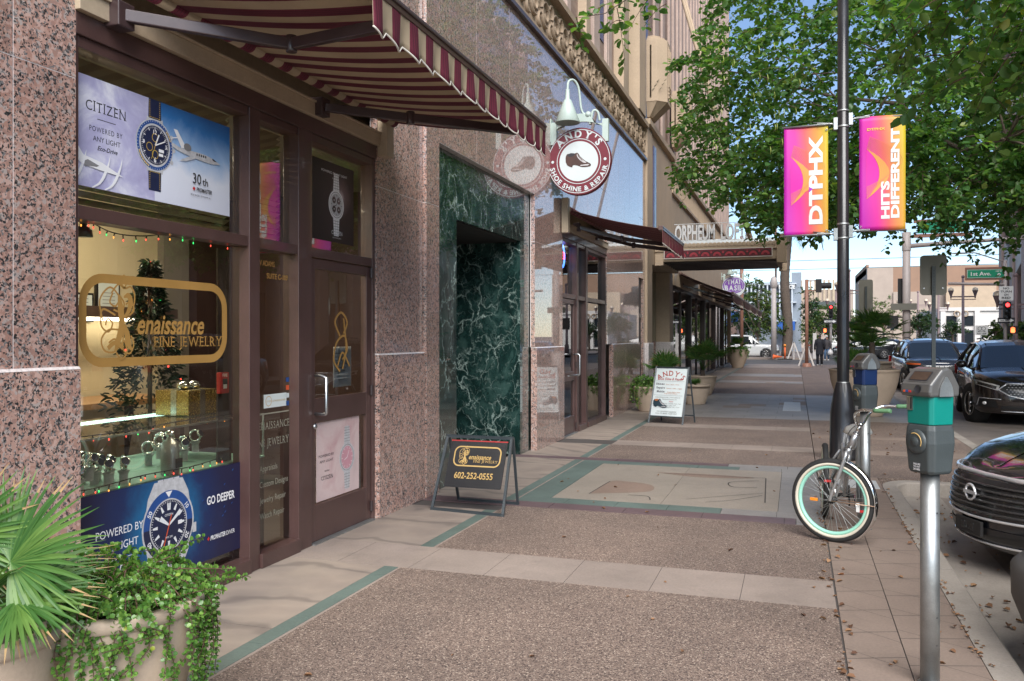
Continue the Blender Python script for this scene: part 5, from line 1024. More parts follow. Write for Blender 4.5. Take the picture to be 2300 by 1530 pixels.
# ---------------------------------------------------------------- bicycle leaning on the second meter
M['mint_rim'] = plain('mint_rim', (.30, .62, .50), .4, var=.05); M['cream'] = plain('whitewall', (.60, .55, .45), .7, var=.06); M['grip'] = plain('green_grip', (.11, .24, .12), .6, var=.08); M['silver_paint'] = plain('silver_frame', (.46, .47, .48), .3, .7, var=.06, coat=.4); M['saddle'] = plain('white_saddle', (.62, .62, .58), .5, var=.05); M['amber'] = plain('amber_reflector', (.75, .25, .02), .25, var=.1); M['copper'] = plain('copper_stay', (.42, .28, .20), .35, .7, var=.1)
def bike():
    RW = .335; hub = PG(1870, 1217); hub.z = RW
    # front wheel: steered hard left; its plane direction on the ground (fd) and axle (ax)
    vd = Vector((hub.x, hub.y, 0)).normalized(); rv = Vector((vd.y, -vd.x, 0))      # sight line and the direction to its right
    fd = (-rv * math.cos(R(21)) + vd * math.sin(R(21))).normalized(); ax = Vector((fd.y, -fd.x, 0))   # wheel faces left and a little back towards the viewer
    if ax.dot(vd) > 0: ax = -ax
    lean = (rv * .0)
    t = thing('bicycle', 'silver beach bicycle with mint rims and whitewall tyres leaning at the second meter', 'bicycle', (hub.x, hub.y, 0))
    def wheel(c, fd, ax, back=False):
        w = MB(M['rubber']); w.torus(c, ax, RW - .027, .027, 56, 10, xdir=fd); o = w.build('wheel', t)
        for s in (-1, 1): pass
        w = MB(M['cream'])
        for s in (-1, 1): w.torus(c + ax * s * .0165, ax, RW - .045, .0135, 56, 6, xdir=fd)
        w.build('whitewall', t)
        w = MB(M['mint_rim']); w.torus(c, ax, RW - .069, .0155, 56, 8, xdir=fd, ry=.02); w.build('rim', t)
        w = MB(M['galv']); up = ZP
        for k in range(36):
            an = 2 * math.pi * k / 36; s = 1 if k % 2 else -1; ah = an + (.55 if (k // 2) % 2 else -.55)
            p = c + (fd * math.cos(ah) + up * math.sin(ah)) * .022 + ax * s * .03; q = c + (fd * math.cos(an) + up * math.sin(an)) * (RW - .078); w.tube([p, q], .0016, 5, False)
        w.build('spokes', t)
        w = MB(M['black_m']); w.lathe([(0, -.05), (.012, -.05), (.012, -.032), (.028, -.03), (.02, -.02), (.016, 0), (.02, .02), (.028, .03), (.012, .032), (.012, .05), (0, .05)], c, 16, ax); w.build('hub', t)
        w = MB(M['white']); p = c + (fd * math.cos(2.95) + up * math.sin(3.3)) * (RW * .62); w.obb(p + ax * .012, (up, fd, ax), (.034, .012, .006)); w.use(M['amber']); w.obb(c + fd * .14 + ax * .03 - up * .005, (fd, up, ax), (.03, .012, .006)); w.build('reflector', t)
    wheel(hub, fd, ax)
    sa = R(24)
    tilt = (ZP * math.cos(sa) - fd * math.sin(sa)).normalized()          # steering axis rises away from the travel direction
    crown = hub + ZP * (RW + .05) - fd * .115; headb = crown + tilt * .05; headt = headb + tilt * .13; stem = headt + tilt * .075
    mb = MB(M['silver_paint'])
    for s in (-1, 1): mb.tube(spline([tuple(hub + ax * s * .058), tuple(hub + ax * s * .06 - fd * .015 + ZP * .06), tuple(hub + ax * s * .056 - fd * .065 + ZP * .2), tuple(crown + ax * s * .046 - ZP * .03), tuple(crown + ax * s * .02 + ZP * .015)], 5), [.011] * 10 + [.015] * 11, 10)
    mb.tube([crown - tilt * .01, headb], .019, 12); mb.build('fork', t)
    # frame heads away from the viewer
    bd = (vd * .93 - rv * .04).normalized(); bd.z = 0; bd.normalize(); bx = Vector((bd.y, -bd.x, 0))
    rear = Vector((hub.x, hub.y, RW)) + bd * 1.02 - rv * .02; wheel(rear, -bd, bx, True)
    bb = headb + bd * .62; bb.z = .28; st = bb + bd * .22 + ZP * .42 ; stt = st + (st - bb).normalized() * .12
    mb = MB(M['silver_paint']); mb.tube([headb, headt], .022, 14); mb.tube(spline([tuple(headb + tilt * .02), tuple(headb + bd * .25 - ZP * .18), tuple(bb)], 8), .019, 10); mb.tube(spline([tuple(headt - tilt * .03), tuple(headt + bd * .35 - ZP * .16), tuple(st - ZP * .06), tuple(rear + bx * .06 + ZP * .02)], 8), .016, 10); mb.tube([bb, st], .018, 10)
    for s in (-1, 1): mb.tube([bb + bx * s * .03, rear + bx * s * .06], .011, 8); mb.tube([st + bx * s * .03 - ZP * .06, rear + bx * s * .06], .010, 8)
    mb.build('frame', t)
    mb = MB(M['chrome']); mb.tube([headt, stem], .013, 10); mb.torus(headt - tilt * .002, tilt, .022, .005, 16, 6); mb.ball(stem, .02, 10, 6)
    # bars: axle direction crosses the wheel plane, grips sweep backwards (away from travel)
    gr = []
    for s in (-1, 1):
        P = [stem, stem + ax * s * .07 + ZP * .01, stem + ax * s * .17 + ZP * .09 - fd * .02, stem + ax * s * .24 + ZP * .135 - fd * .09, stem + ax * s * .26 + ZP * .14 - fd * .20]
        mb.tube(spline([tuple(p) for p in P], 7), .0115, 10); gr.append((P[-1], (P[-1] - P[-2]).normalized()))
    mb.build('handlebar', t)
    for p, d in gr:
        mb = MB(M['grip']); mb.tube([p - d * .01] + [p + d * (.012 * k) for k in range(1, 11)], [.0165 + .0012 * (k % 2) for k in range(11)], 10); mb.build('grip', t)
    mb = MB(M['chrome']); n = 26; rows = []
    for k in range(n + 1):
        a = R(104 + (204 - 104 + 35) * k / n); d = -fd * -math.cos(a) + ZP * math.sin(a); d = fd * math.cos(a) + ZP * math.sin(a)
        rows.append([tuple(hub + d * (RW + .018 - .016 * abs(q) ** 2.2) + ax * .034 * q) for q in (-1, -.6, -.2, .2, .6, 1)])
    mb.grid(rows); mb.build('fender', t, solid=.002)
    mb = MB(M['copper'])
    for s in (-1, 1): mb.tube([hub + ax * s * .05, hub + fd * math.cos(R(192)) * (RW + .012) + ZP * math.sin(R(181)) * .2 + ax * s * .034], .0042, 6)
    mb.build('fender_stay', t)
    mb = MB(M['galv']); mb.tube([st - ZP * .05, stt - ZP * .06 + rv * .1, stt + rv * .13], .012, 8); mb.build('seat_post', t)
    c = stt + ZP * .02 + rv * .13; rows = []
    for k in range(11):
        f = k / 10; wv = .018 + .098 * max(0, (f - .25) / .75) ** .8 if f > .25 else .018 + .01 * math.sin(f * 6); pz = .02 * f * f
        rows.append([tuple(c - bd * (.15 - .28 * f) + bx * wv * q + ZP * (pz - .05 * abs(q) ** 3 + (.0 if abs(q) < 1 else -.02))) for q in (-1, -.8, -.4, 0, .4, .8, 1)])
    mb = MB(M['saddle']); mb.grid(rows); mb.build('saddle', t, solid=.03)
    mb = MB(M['black_m']); mb.lathe([(0, -.02), (.09, -.02), (.09, -.012), (0, -.012)], bb + bx * .05, 24, bx); mb.tube([bb - bx * .07, bb + bx * .07], .018, 10); mb.build('chainring', t)
    for s in (-1, 1):
        e = bb + bx * s * .085 + (ZP * .10 + bd * .13) * s * -1; mb = MB(M['chrome']); mb.tube([bb + bx * s * .075, e], .009, 8); mb.build('crank', t)
        mb = MB(M['black_m']); mb.obb(e + bx * s * .05, (bx, bd, ZP), (.045, .035, .012)); mb.use(M['red']); mb.obb(e + bx * s * .05 - bd * .037, (bx, bd, ZP), (.03, .003, .01)); mb.build('pedal', t)
    mb = MB(M['black_m']); mb.tube(spline([tuple(stem + ZP * .02), tuple(headt + fd * .06), tuple(crown + fd * .02), tuple(headb + bd * .2 - ZP * .1)], 8), .003, 5); mb.build('brake_cable', t)
bike()
# ---------------------------------------------------------------- cars
M['tint'] = plain('tinted_glass', (.012, .016, .018), .02, var=0, coat=1, spec=.8); M['paint_black'] = plain('car_black', (.006, .007, .011), .18, var=.05, coat=1); M['paint_dark'] = plain('car_espresso', (.03, .022, .02), .2, .3, var=.05, coat=1); M['paint_grey'] = plain('car_graphite', (.035, .036, .04), .2, .4, var=.05, coat=1); M['paint_white'] = plain('car_white', (.62, .62, .60), .3, var=.03, coat=.8); M['paint_silver'] = plain('car_silver', (.32, .32, .32), .25, .5, var=.05, coat=1); M['paint_green'] = plain('car_dark_green', (.01, .025, .02), .2, .2, var=.05, coat=1)
M['meter_bar'] = plain('grille_bar_grey', (.06, .06, .062), .25, .5, var=.1, coat=.6); M['brightwork'] = plain('bright_trim', (.72, .72, .74), .16, .55, var=.05, coat=.6); M['clad'] = plain('grey_bumper', (.075, .071, .067), .65, var=.1); M['lens'] = plain('headlamp_lens', (.55, .54, .52), .1, .1, var=.3, scale=25, coat=1); M['lamp_dk'] = plain('headlamp_inner', (.05, .05, .05), .12, .4, var=.2, coat=1); M['indicator'] = plain('orange_lens', (.52, .10, .025), .15, var=.1, coat=1); M['alloy'] = plain('alloy', (.42, .40, .38), .3, .8, var=.08); M['tail'] = plain('tail_lamp', (.4, .01, .01), .2, coat=1); M['grille'] = plain('grille_black', (.012, .012, .013), .35, var=.1, coat=.3)
def car(name, label, loc, az, spec, paint, group=None, loc_sub=None):
    """az: heading measured from +Y towards -X; car nose at local +x"""
    L0, W0, H0 = spec['size']; rz = math.pi / 2 + az; t = thing(name, label, spec.get('cat', 'car'), loc, rz, group); lo = dict(local=True)
    top, belt, zs = spec['top'], spec['belt'], spec.get('sill', .22)            # top: hood/roof-less body line [(x fraction from nose, z)]
    fx = lambda tab, f: float(np.interp(f, [q[0] for q in tab], [q[1] for q in tab]))
    hw = W0 / 2; n = 72; ex = spec.get('ex', 3.4); rn = spec.get('round', .16)
    out = []
    for k in range(n):
        a = 2 * math.pi * k / n; c, s = math.cos(a), math.sin(a); nf = spec.get('exf', 2.9) if c > 0 else 3.6
        x = L0 / 2 * (abs(c) ** (2 / (ex * 2))) * (1 if c > 0 else -1); y = hw * (abs(s) ** (2 / nf)) * (1 if s > 0 else -1)
        if abs(x) < 1e-6: x = 0
        out.append((x, y))
    P = []; rows = spec.get('rows', [(0, -.05), (.06, -.015), (.22, 0), (.5, .004), (.72, 0), (.88, -.018), (.96, -.05), (1, -.10)]); front = spec.get('front', {})
    N2 = []
    for k in range(n):
        p, q = Vector(out[k - 1]), Vector(out[(k + 1) % n]); d = (q - p).normalized(); N2.append(Vector((d.y, -d.x)))
    for fz, ins in rows:
        row = []
        for k in range(n):
            x, y = out[k]; f = .5 - x / L0; zt = fx(top if f < spec['cowl'] else belt, f); zt = zt - .035; z = zs + (zt - zs) * fz; i2 = ins
            if N2[k].x > .5: i2 = ins + spec.get('nose', lambda q: 0)(fz) * (N2[k].x - .5) * 2
            row.append((x + N2[k].x * i2, y + N2[k].y * i2, z))
        P.append(row)
    hood = [P[-1]]
    for g, cr in ((.82, .022), (.6, .04), (.3, .052), (0.02, .055)):
        row = []
        for k in range(n):
            x, y, z = P[-1][k]; xs = max(min(x, L0 * .5 - .5 * 0), -L0 * .5); row.append((x + (x * .97 - x) * (1 - g), y * g, z + cr * (1 if g < .9 else .6)))
        hood.append(row)
    mb = MB(M[paint]); mb.grid(P, True, True); mb.grid(hood, True, True); mb.add(P[0], [tuple(range(n))]); mb.build('body', t, **lo)
    if spec.get('clad'):
        mb = MB(M[spec['clad']]); Q = [[(x + N2[k].x * .006, y + N2[k].y * .006, z) for k, (x, y, z) in enumerate(row)] for row in P[:4]]
        mb.grid([[p for p in r] for r in Q], True, True); mb.build('cladding', t, **lo)
    # cabin
    cab = spec['cabin']; wb = hw - .07; S0 = []
    for f, zr, wr in cab:
        x = L0 / 2 - f * L0; zb = fx(belt, f) - .03; S0.append((x, zb, zr, wr))
    glass_m = MB(M['tint']); roof = MB(M[paint]); R5 = []
    for x, zb, zr, wr in S0:
        k = (zr - zb); ring = [(x, -wb, zb), (x, -(wb + (wr - wb) * .5) - .02, zb + k * .5), (x, -wr, zb + k * .86), (x, -wr * .86, zb + k * .97), (x, -wr * .45, zr + .0), (x, 0, zr + .012), (x, wr * .45, zr), (x, wr * .86, zb + k * .97), (x, wr, zb + k * .86), (x, (wb + (wr - wb) * .5) + .02, zb + k * .5), (x, wb, zb)]
        R5.append(ring)
    for i in range(len(R5) - 1):
        steep = abs(S0[i][2] - S0[i + 1][2]) > .22
        for j in range(10):
            side = j in (0, 1, 8, 9); m = glass_m if side or steep else roof
            m.add([R5[i][j], R5[i][j + 1], R5[i + 1][j + 1], R5[i + 1][j]], [(0, 1, 2, 3)], not side)
    glass_m.build('windows', t, **lo); roof.build('roof', t, **lo)
    pl = MB(M[paint]); blk = MB(M['black_m'])
    for i in spec.get('pillars', range(len(R5))):
        for j0, j1, j2 in ((0, 1, 2), (10, 9, 8)):
            (blk if i in spec.get('dark_pillars', ()) else pl).tube([R5[i][j0], R5[i][j1], R5[i][j2]], .032, 6)
    for s in (2, 8): pl.tube([R5[i][s] for i in range(len(R5))], .03, 6)
    for s in (0, 10): blk.tube([R5[i][s] for i in range(len(R5))], .016, 6)
    pl.build('pillars', t, **lo)
    blk.build('window_trim', t, **lo)
    if spec.get('rails'):
        for s in (-1, 1): mb = MB(M['black_m']); k = [r for r in R5 if r[5][2] > max(q[5][2] for q in R5) - .075]; mb.tube([(r[5][0], s * abs(r[3][1]) * .96, r[5][2] + .03) for r in k], .015, 6); mb.build('roof_rail', t, **lo)
    RWh = spec.get('wheel', .35)
    for xw in spec['axles']:
        for s in (-1, 1):
            x = L0 / 2 - xw; y = s * (hw + .003); av = R(spec.get('steer', 0)) if xw < 2 else 0; ay = Vector((-math.sin(av) * s, math.cos(av) * s, 0))
            mb = MB(M['black_m']); mb.lathe([(0, 0), (RWh * 1.16, 0), (RWh * 1.16, -.25)], (x, y - s * .001, RWh), 28, ay); mb.build('wheel_arch', t, **lo)
            mb = MB(M['rubber']); mb.lathe([(RWh * .62, .012), (RWh * .7, .022), (RWh * .93, .018), (RWh, -.01), (RWh, -.2), (RWh * .6, -.21)], (x, y, RWh), 32, ay); w = mb.build('wheel', t, **lo)
            mb = MB(M['alloy']); mb.torus((x, y + s * .008, RWh), ay, RWh * .64, .016, 28, 6)
            for k in range(spec.get('spokes', 5)):
                a0 = 2 * math.pi * k / spec.get('spokes', 5)
                for da in (-.16, .16):
                    d = Vector((math.cos(a0 + da), 0, math.sin(a0 + da))); e = Vector((math.cos(a0 + da * .5), 0, math.sin(a0 + da * .5))); mb.tube([Vector((x, y + s * .004, RWh)) + e * .05, Vector((x, y + s * .012, RWh)) + d * RWh * .63], .016, 5)
            mb.lathe([(0, .02), (.05, .016), (.06, 0)], (x, y, RWh), 14, ay); mb.build('rim', w, **lo)
            mb = MB(M['ink']); mb.lathe([(0, -.004), (RWh * .62, -.004)], (x, y, RWh), 24, ay); mb.build('rim_shadow', w, **lo) if False else None
    for s in (-1, 1):
        x = L0 / 2 - spec['mirror'] * L0; z = fx(belt, spec['mirror']) + .06; mb = MB(M[spec.get('mirror_m', paint)]); mb.ball((x, s * (hw + .10), z), (.07, .11, .085), 12, 8); mb.tube([(x, s * (hw - .06), z - .05), (x, s * (hw + .04), z - .02)], .025, 6); mb.build('mirror', t, **lo)
    def front(y, z, off=.006):
        """a point on the nose surface at half-width y and height z"""
        best = None
        k0 = min((k for k in range(n) if N2[k].x > .02 or out[k][0] > 0), key=lambda k: abs(out[k][1] - y) + (0 if out[k][0] > 0 else 9))
        ks = sorted([k for k in range(n) if out[k][0] > L0 * .25], key=lambda k: out[k][1])
        ys = [out[k][1] for k in ks]
        def col(i):
            zz = [P[r][ks[i]][2] for r in range(len(P))]; return Vector((float(np.interp(z, zz, [P[r][ks[i]][0] for r in range(len(P))])), float(np.interp(z, zz, [P[r][ks[i]][1] for r in range(len(P))])), z))
        cs = [col(i) for i in range(len(ks))]
        x = float(np.interp(y, [c.y for c in cs], [c.x for c in cs])); e = .02
        x2 = float(np.interp(y + e, [c.y for c in cs], [c.x for c in cs])); x1 = float(np.interp(y - e, [c.y for c in cs], [c.x for c in cs])); nn = Vector((1, -(x2 - x1) / (2 * e), 0)).normalized()
        return Vector((x, y, z)) + nn * off
    def patch(m, name, poly, off=.008, nu=14, nv=5, parent=t):
        """a panel laid on the nose: poly = (left edge, right edge) given as lists of (y, z) from bottom to top"""
        A, Bq = poly; g = []
        for v in range(nv + 1):
            p = Vector((np.interp(v / nv, np.linspace(0, 1, len(A)), [q[0] for q in A]), np.interp(v / nv, np.linspace(0, 1, len(A)), [q[1] for q in A]))); q = Vector((np.interp(v / nv, np.linspace(0, 1, len(Bq)), [r[0] for r in Bq]), np.interp(v / nv, np.linspace(0, 1, len(Bq)), [r[1] for r in Bq])))
            g.append([front(*(p + (q - p) * (i / nu)), off) for i in range(nu + 1)])
        mb = MB(M[m]); mb.grid(g); return mb.build(name, parent, **lo)
    def line(m, name, pts, r=.012, off=.012, parent=t):
        mb = MB(M[m]); Q = []
        for (y0, z0), (y1, z1) in zip(pts[:-1], pts[1:]):
            for i in range(8): Q.append(front(y0 + (y1 - y0) * i / 8, z0 + (z1 - z0) * i / 8, off))
        Q.append(front(*pts[-1], off)); mb.tube(Q, r, 6); return mb.build(name, parent, **lo)
    spec['face'](t, front, patch, line, hw, lo)
    if spec.get('rear'): spec['rear'](t, L0, hw, lo)
    return t
def tails(t, L0, hw, lo):
    for s in (-1, 1): mb = MB(M['tail']); mb.box(-L0 / 2 - .005, s * (hw - .30), .85, -L0 / 2 + .2, s * (hw - .02), 1.1); mb.build('tail_lamp', t, bevel=.02, **lo)
def face_sedan(t, front, patch, line, hw, lo):
    patch('grille', 'grille', ([(-.62, .46), (-.74, .71)], [(.62, .46), (.74, .71)]), .006)
    for k in range(6): z = .478 + k * .039; wd = .62 + .11 * k / 5; line('meter_bar', 'grille_bar', [(-wd, z), (0, z - .004), (wd, z)], .010, .016)
    line('brightwork', 'grille_surround', [(-.80, .74), (-.4, .735), (0, .73), (.4, .735), (.80, .74)], .022, .014); line('brightwork', 'grille_surround', [(-.80, .46), (-.5, .435), (0, .425), (.5, .435), (.80, .46)], .011, .014)
    line('brightwork', 'lower_trim', [(-.78, .25), (0, .235), (.78, .25)], .009, .012); patch('grille', 'air_intake', ([(-.5, .27), (-.5, .36)], [(.5, .27), (.5, .36)]), .007)
    for s in (-1, 1):
        A, Q = [(s * .68, .50), (s * .76, .66)], [(s * .87, .58), (s * .90, .70)]; patch('lens', 'headlight', (A, Q) if s > 0 else (Q, A), .012, 8, 4)
    c = front(0, .60, .03); mb = MB(M['brightwork']); mb.torus(c, XP, .058, .010, 28, 8); mb.obb(c + Vector((.004, 0, 0)), (YP, ZP, XP), (.075, .013, .006)); mb.build('emblem', t, **lo)
    mb = MB(M['black_m']); c = front(0, .345, .02); mb.obb(c, (YP, ZP, XP), (.16, .055, .012)); mb.use(M['grille'])
    for s in (-1, 1): mb.obb(c + YP * s * .055 + XP * .013, (YP, ZP, XP), (.022, .03, .004)); mb.obb(c + YP * s * .04 - ZP * .015 + XP * .014, (YP, ZP, XP), (.03, .008, .005))
    mb.build('plate_bracket', t, bevel=.004, **lo)
def face_mdx(t, front, patch, line, hw, lo):
    pts = [(-.40, .84), (-.55, .72), (-.36, .60), (0, .52), (.36, .60), (.55, .72), (.40, .84)]
    patch('grille', 'grille', ([(-.1, .53), (-.40, .61), (-.53, .72), (-.42, .83)], [(.1, .53), (.40, .61), (.53, .72), (.42, .83)]), .008); line('brightwork', 'grille_surround', pts + [(-.40, .84)], .014, .014)
    mb = MB(M['brightwork'])
    for i in range(-7, 8):
        for j in range(6):
            y, z = i * .062 + (.031 if j % 2 else 0), .59 + j * .045
            if abs(y) < .47 - abs(z - .72) * 1.2 and abs(y) + abs(z - .70) > .13: mb.obb(front(y, z, .012), (YP, ZP, XP), (.013, .006, .003))
    mb.build('grille_studs', t, **lo)
    c = front(0, .70, .022); mb = MB(M['brightwork']); mb.torus(c, XP, .085, .008, 30, 6); mb.tube([c + Vector((.004, -.045, -.06)), c + Vector((.004, 0, .07)), c + Vector((.004, .045, -.06))], .009, 6); mb.tube([c + Vector((.004, -.026, -.02)), c + Vector((.004, .026, -.02))], .006, 6); mb.build('emblem', t, **lo)
    for s in (-1, 1):
        A, Q = [(s * .56, .70), (s * .52, .80)], [(s * .90, .80), (s * .90, .90)]; patch('lens', 'headlight', (A, Q) if s > 0 else (Q, A), .010, 10, 4)
        A, Q = [(s * .59, .725), (s * .57, .785)], [(s * .87, .81), (s * .87, .865)]; patch('lamp_dk', 'headlight_lamps', (A, Q) if s > 0 else (Q, A), .015, 10, 3)
        A, Q = [(s * .55, .36), (s * .60, .50)], [(s * .86, .36), (s * .84, .52)]; patch('grille', 'fog_recess', (A, Q) if s > 0 else (Q, A), .009, 8, 4); line('brightwork', 'fog_trim', [(s * .5, .53), (s * .85, .54), (s * .88, .38)], .009, .014)
        mb = MB(M['lens']); mb.ball(front(s * .76, .44, .02), (.02, .05, .035), 10, 6); mb.build('fog_lamp', t, **lo)
    patch('grille', 'air_intake', ([(-.5, .33), (-.5, .40)], [(.5, .33), (.5, .40)]), .008); line('brightwork', 'lower_trim', [(-.5, .29), (0, .28), (.5, .29)], .010, .014)
def face_jeep(t, front, patch, line, hw, lo):
    patch('grille', 'grille', ([(-.62, .72), (-.60, .86)], [(.62, .72), (.60, .86)]), .008)
    for i in range(8): y = -.49 + i * .14; line('paint_grey', 'grille_post', [(y, .71), (y, .87)], .012, .014)
    for s in (-1, 1):
        A, Q = [(s * .58, .90), (s * .56, .95)], [(s * .90, .90), (s * .89, .96)]; patch('indicator', 'running_lamp', (A, Q) if s > 0 else (Q, A), .010, 8, 2)
        A, Q = [(s * .60, .66), (s * .60, .76)], [(s * .84, .68), (s * .84, .78)]; patch('lens', 'headlight', (A, Q) if s > 0 else (Q, A), .010, 8, 3)
    patch('clad', 'lower_bumper', ([(-.85, .24), (-.85, .42)], [(.85, .24), (.85, .42)]), .010); patch('grille', 'air_intake', ([(-.4, .44), (-.4, .58)], [(.4, .44), (.4, .58)]), .009)
def face_boxy(t, front, patch, line, hw, lo):
    patch('grille', 'grille', ([(-.50, .72), (-.50, .98)], [(.50, .72), (.50, .98)]), .008)
    for i in range(7): y = -.42 + i * .14; line('brightwork', 'grille_post', [(y, .73), (y, .97)], .014, .014)
    for s in (-1, 1):
        mb = MB(M['chrome']); c = front(s * .62, .94, .006); mb.torus(c, XP, .09, .012, 26, 8); mb.use(M['lens']); mb.ball(c, (.03, .08, .08), 18, 10); mb.build('headlight', t, **lo)
        A, Q = [(s * .60, .67), (s * .60, .80)], [(s * .92, .67), (s * .92, .80)]; patch('indicator', 'turn_lamp', (A, Q) if s > 0 else (Q, A), .012, 10, 3)
        mb = MB(M['lens']); mb.ball(front(s * .6, .42, .03), (.03, .06, .06), 14, 8); mb.build('fog_lamp', t, **lo)
    g = []
    for z, o in ((.26, .0), (.30, .07), (.44, .11), (.60, .11), (.64, .07), (.645, .0)): g.append([front(-.93 + 1.86 * i / 30, z, o) for i in range(31)])
    mb = MB(M['clad']); mb.grid(g); mb.build('bumper', t, **lo)
def face_truck(t, front, patch, line, hw, lo):
    patch('grille', 'grille', ([(-.55, .78), (-.55, 1.02)], [(.55, .78), (.55, 1.02)]), .008); line('brightwork', 'grille_surround', [(-.95, .9), (.95, .9)], .03, .014); patch('chrome', 'bumper', ([(-.96, .40), (-.96, .66)], [(.96, .40), (.96, .66)]), .02)
    for s in (-1, 1):
        A, Q = [(s * .58, .80), (s * .58, 1.02)], [(s * .94, .80), (s * .94, 1.02)]; patch('lens', 'headlight', (A, Q) if s > 0 else (Q, A), .012, 6, 3); A, Q = [(s * .86, .74), (s * .86, 1.0)], [(s * .96, .76), (s * .96, 1.0)]; patch('indicator', 'turn_lamp', (A, Q) if s > 0 else (Q, A), .016, 5, 3)
suv_top = [(0, .90), (.03, .98), (.12, 1.06), (.26, 1.13), (.3, 1.13)]; suv_belt = [(0, 1.0), (.2, 1.10), (.3, 1.12), (.6, 1.14), (.9, 1.2), (1, 1.15)]
SUV = dict(size=(4.85, 1.94, 1.70), top=suv_top, belt=suv_belt, cowl=.27, sill=.24, cabin=[(.245, 1.12, .78), (.40, 1.58, .66), (.45, 1.65, .66), (.56, 1.70, .67), (.78, 1.68, .66), (.92, 1.58, .62), (.985, 1.18, .74)], pillars=(0, 1, 3, 4, 5, 6), dark_pillars=(3, 4), axles=(.92, 3.75), wheel=.375, mirror=.33, rails=True, face=face_mdx, rear=tails, spokes=6,
           nose=lambda f: -.06 * max(0, f - .55) * 2)
car('parked_suv', 'dark brown sport utility car with a pointed grille, facing the camera', (4.56, 21.4, ZS), R(-184.4), dict(SUV, steer=16), 'paint_dark')
JEEP = dict(SUV, size=(4.62, 1.88, 1.67), face=face_jeep, clad='black_m', top=[(0, .98), (.03, 1.04), (.12, 1.09), (.26, 1.13), (.3, 1.13)])
car('parked_suv', 'black sport utility car with slim orange running lamps behind the other dark one', (4.14, 30.9, ZS), R(-178), dict(JEEP, steer=10), 'paint_grey')
SEDAN = dict(size=(4.84, 1.83, 1.47), top=[(0, .77), (.03, .82), (.10, .93), (.2, 1.02), (.27, 1.06), (.3, 1.06)], belt=[(0, .84), (.2, .99), (.3, 1.02), (.6, 1.03), (.9, 1.05), (1, 1.0)], cowl=.27, sill=.19, cabin=[(.25, 1.05, .70), (.42, 1.40, .58), (.50, 1.46, .60), (.62, 1.46, .60), (.72, 1.40, .57), (.86, 1.04, .66)], pillars=(0, 1, 3, 4, 5), dark_pillars=(3,), axles=(.95, 3.72), wheel=.335, mirror=.33, face=face_sedan, rear=tails, exf=2.35, ex=2.0,
             nose=lambda f: -.05 * max(0, f - .6) * 2.5 - .10 * max(0, .25 - f) * 2)
hd = R(112); hv = Vector((-math.sin(hd), math.cos(hd), 0)); nose = Vector((1.27, 7.25, ZS)); 
car('parked_car', 'black sedan with chrome grille bars parked nose in behind the near parking meter', tuple(nose - hv * 2.42), hd, SEDAN, 'paint_black')
BOXY = dict(SUV, size=(4.45, 1.86, 1.78), face=face_boxy, top=[(0, 1.02), (.05, 1.07), (.26, 1.12), (.3, 1.12)], exf=4.2, ex=3.6, nose=lambda f: 0)
nose = Vector((1.37, 4.38, ZS)); hd = R(112); hv = Vector((-math.sin(hd), math.cos(hd), 0))
car('parked_suv', 'dark boxy off-road car with grey plastic bumper cut off at the right edge', tuple(nose - hv * 2.2), hd, BOXY, 'paint_green')
TRUCK = dict(SUV, size=(5.5, 2.0, 1.92), face=face_truck, rails=False, top=[(0, 1.08), (.03, 1.12), (.25, 1.17), (.3, 1.18)], belt=[(0, 1.1), (.3, 1.18), (1, 1.2)], cabin=[(.27, 1.18, .80), (.37, 1.80, .72), (.42, 1.86, .72), (.57, 1.9, .72), (.8, 1.9, .72), (.96, 1.86, .72), (.99, 1.2, .8)], axles=(1.0, 4.1), wheel=.39, exf=4.5, ex=4.2, nose=lambda f: 0, clad=None)
p = PG(1750, 806, ZS); car('parked_suv', 'white full size sport utility truck crossing beyond the planters, silver front wing', (p.x - 2.75, p.y + 1.0, ZS), R(-90), TRUCK, 'paint_white')
# ---------------------------------------------------------------- leaves, crowns, palms
M['bark'] = plain('grey_bark', (.12, .09, .07), .9, var=.3, scale=8, bmp=.5, bs=30); M['leaf_a'] = leafmat('broad_leaf', (.055, .14, .045), (.085, .19, .055), (.15, .25, .065), .45); M['leaf_b'] = leafmat('near_broad_leaf', (.06, .145, .045), (.09, .195, .055), (.16, .25, .07), .5); M['leaf_c'] = leafmat('light_leaf', (.04, .09, .02), (.075, .135, .03), (.14, .19, .05), .3); M['leaf_d'] = leafmat('dark_leaf', (.018, .05, .018), (.03, .075, .025), (.06, .11, .035), .25)
M['palm'] = leafmat('palm_blade', (.04, .12, .025), (.065, .16, .035), (.12, .22, .05), .3, .4); M['palm_tip'] = plain('dry_tip', (.30, .20, .09), .7, var=.2); M['jade'] = leafmat('small_round_leaf', (.06, .15, .03), (.10, .22, .04), (.17, .30, .06), .25, .28); M['twig'] = plain('brown_twig', (.10, .055, .035), .8, var=.25)
def PD(u, v, d): return Vector((0, 0, CZ)) + ray(u, v) * d
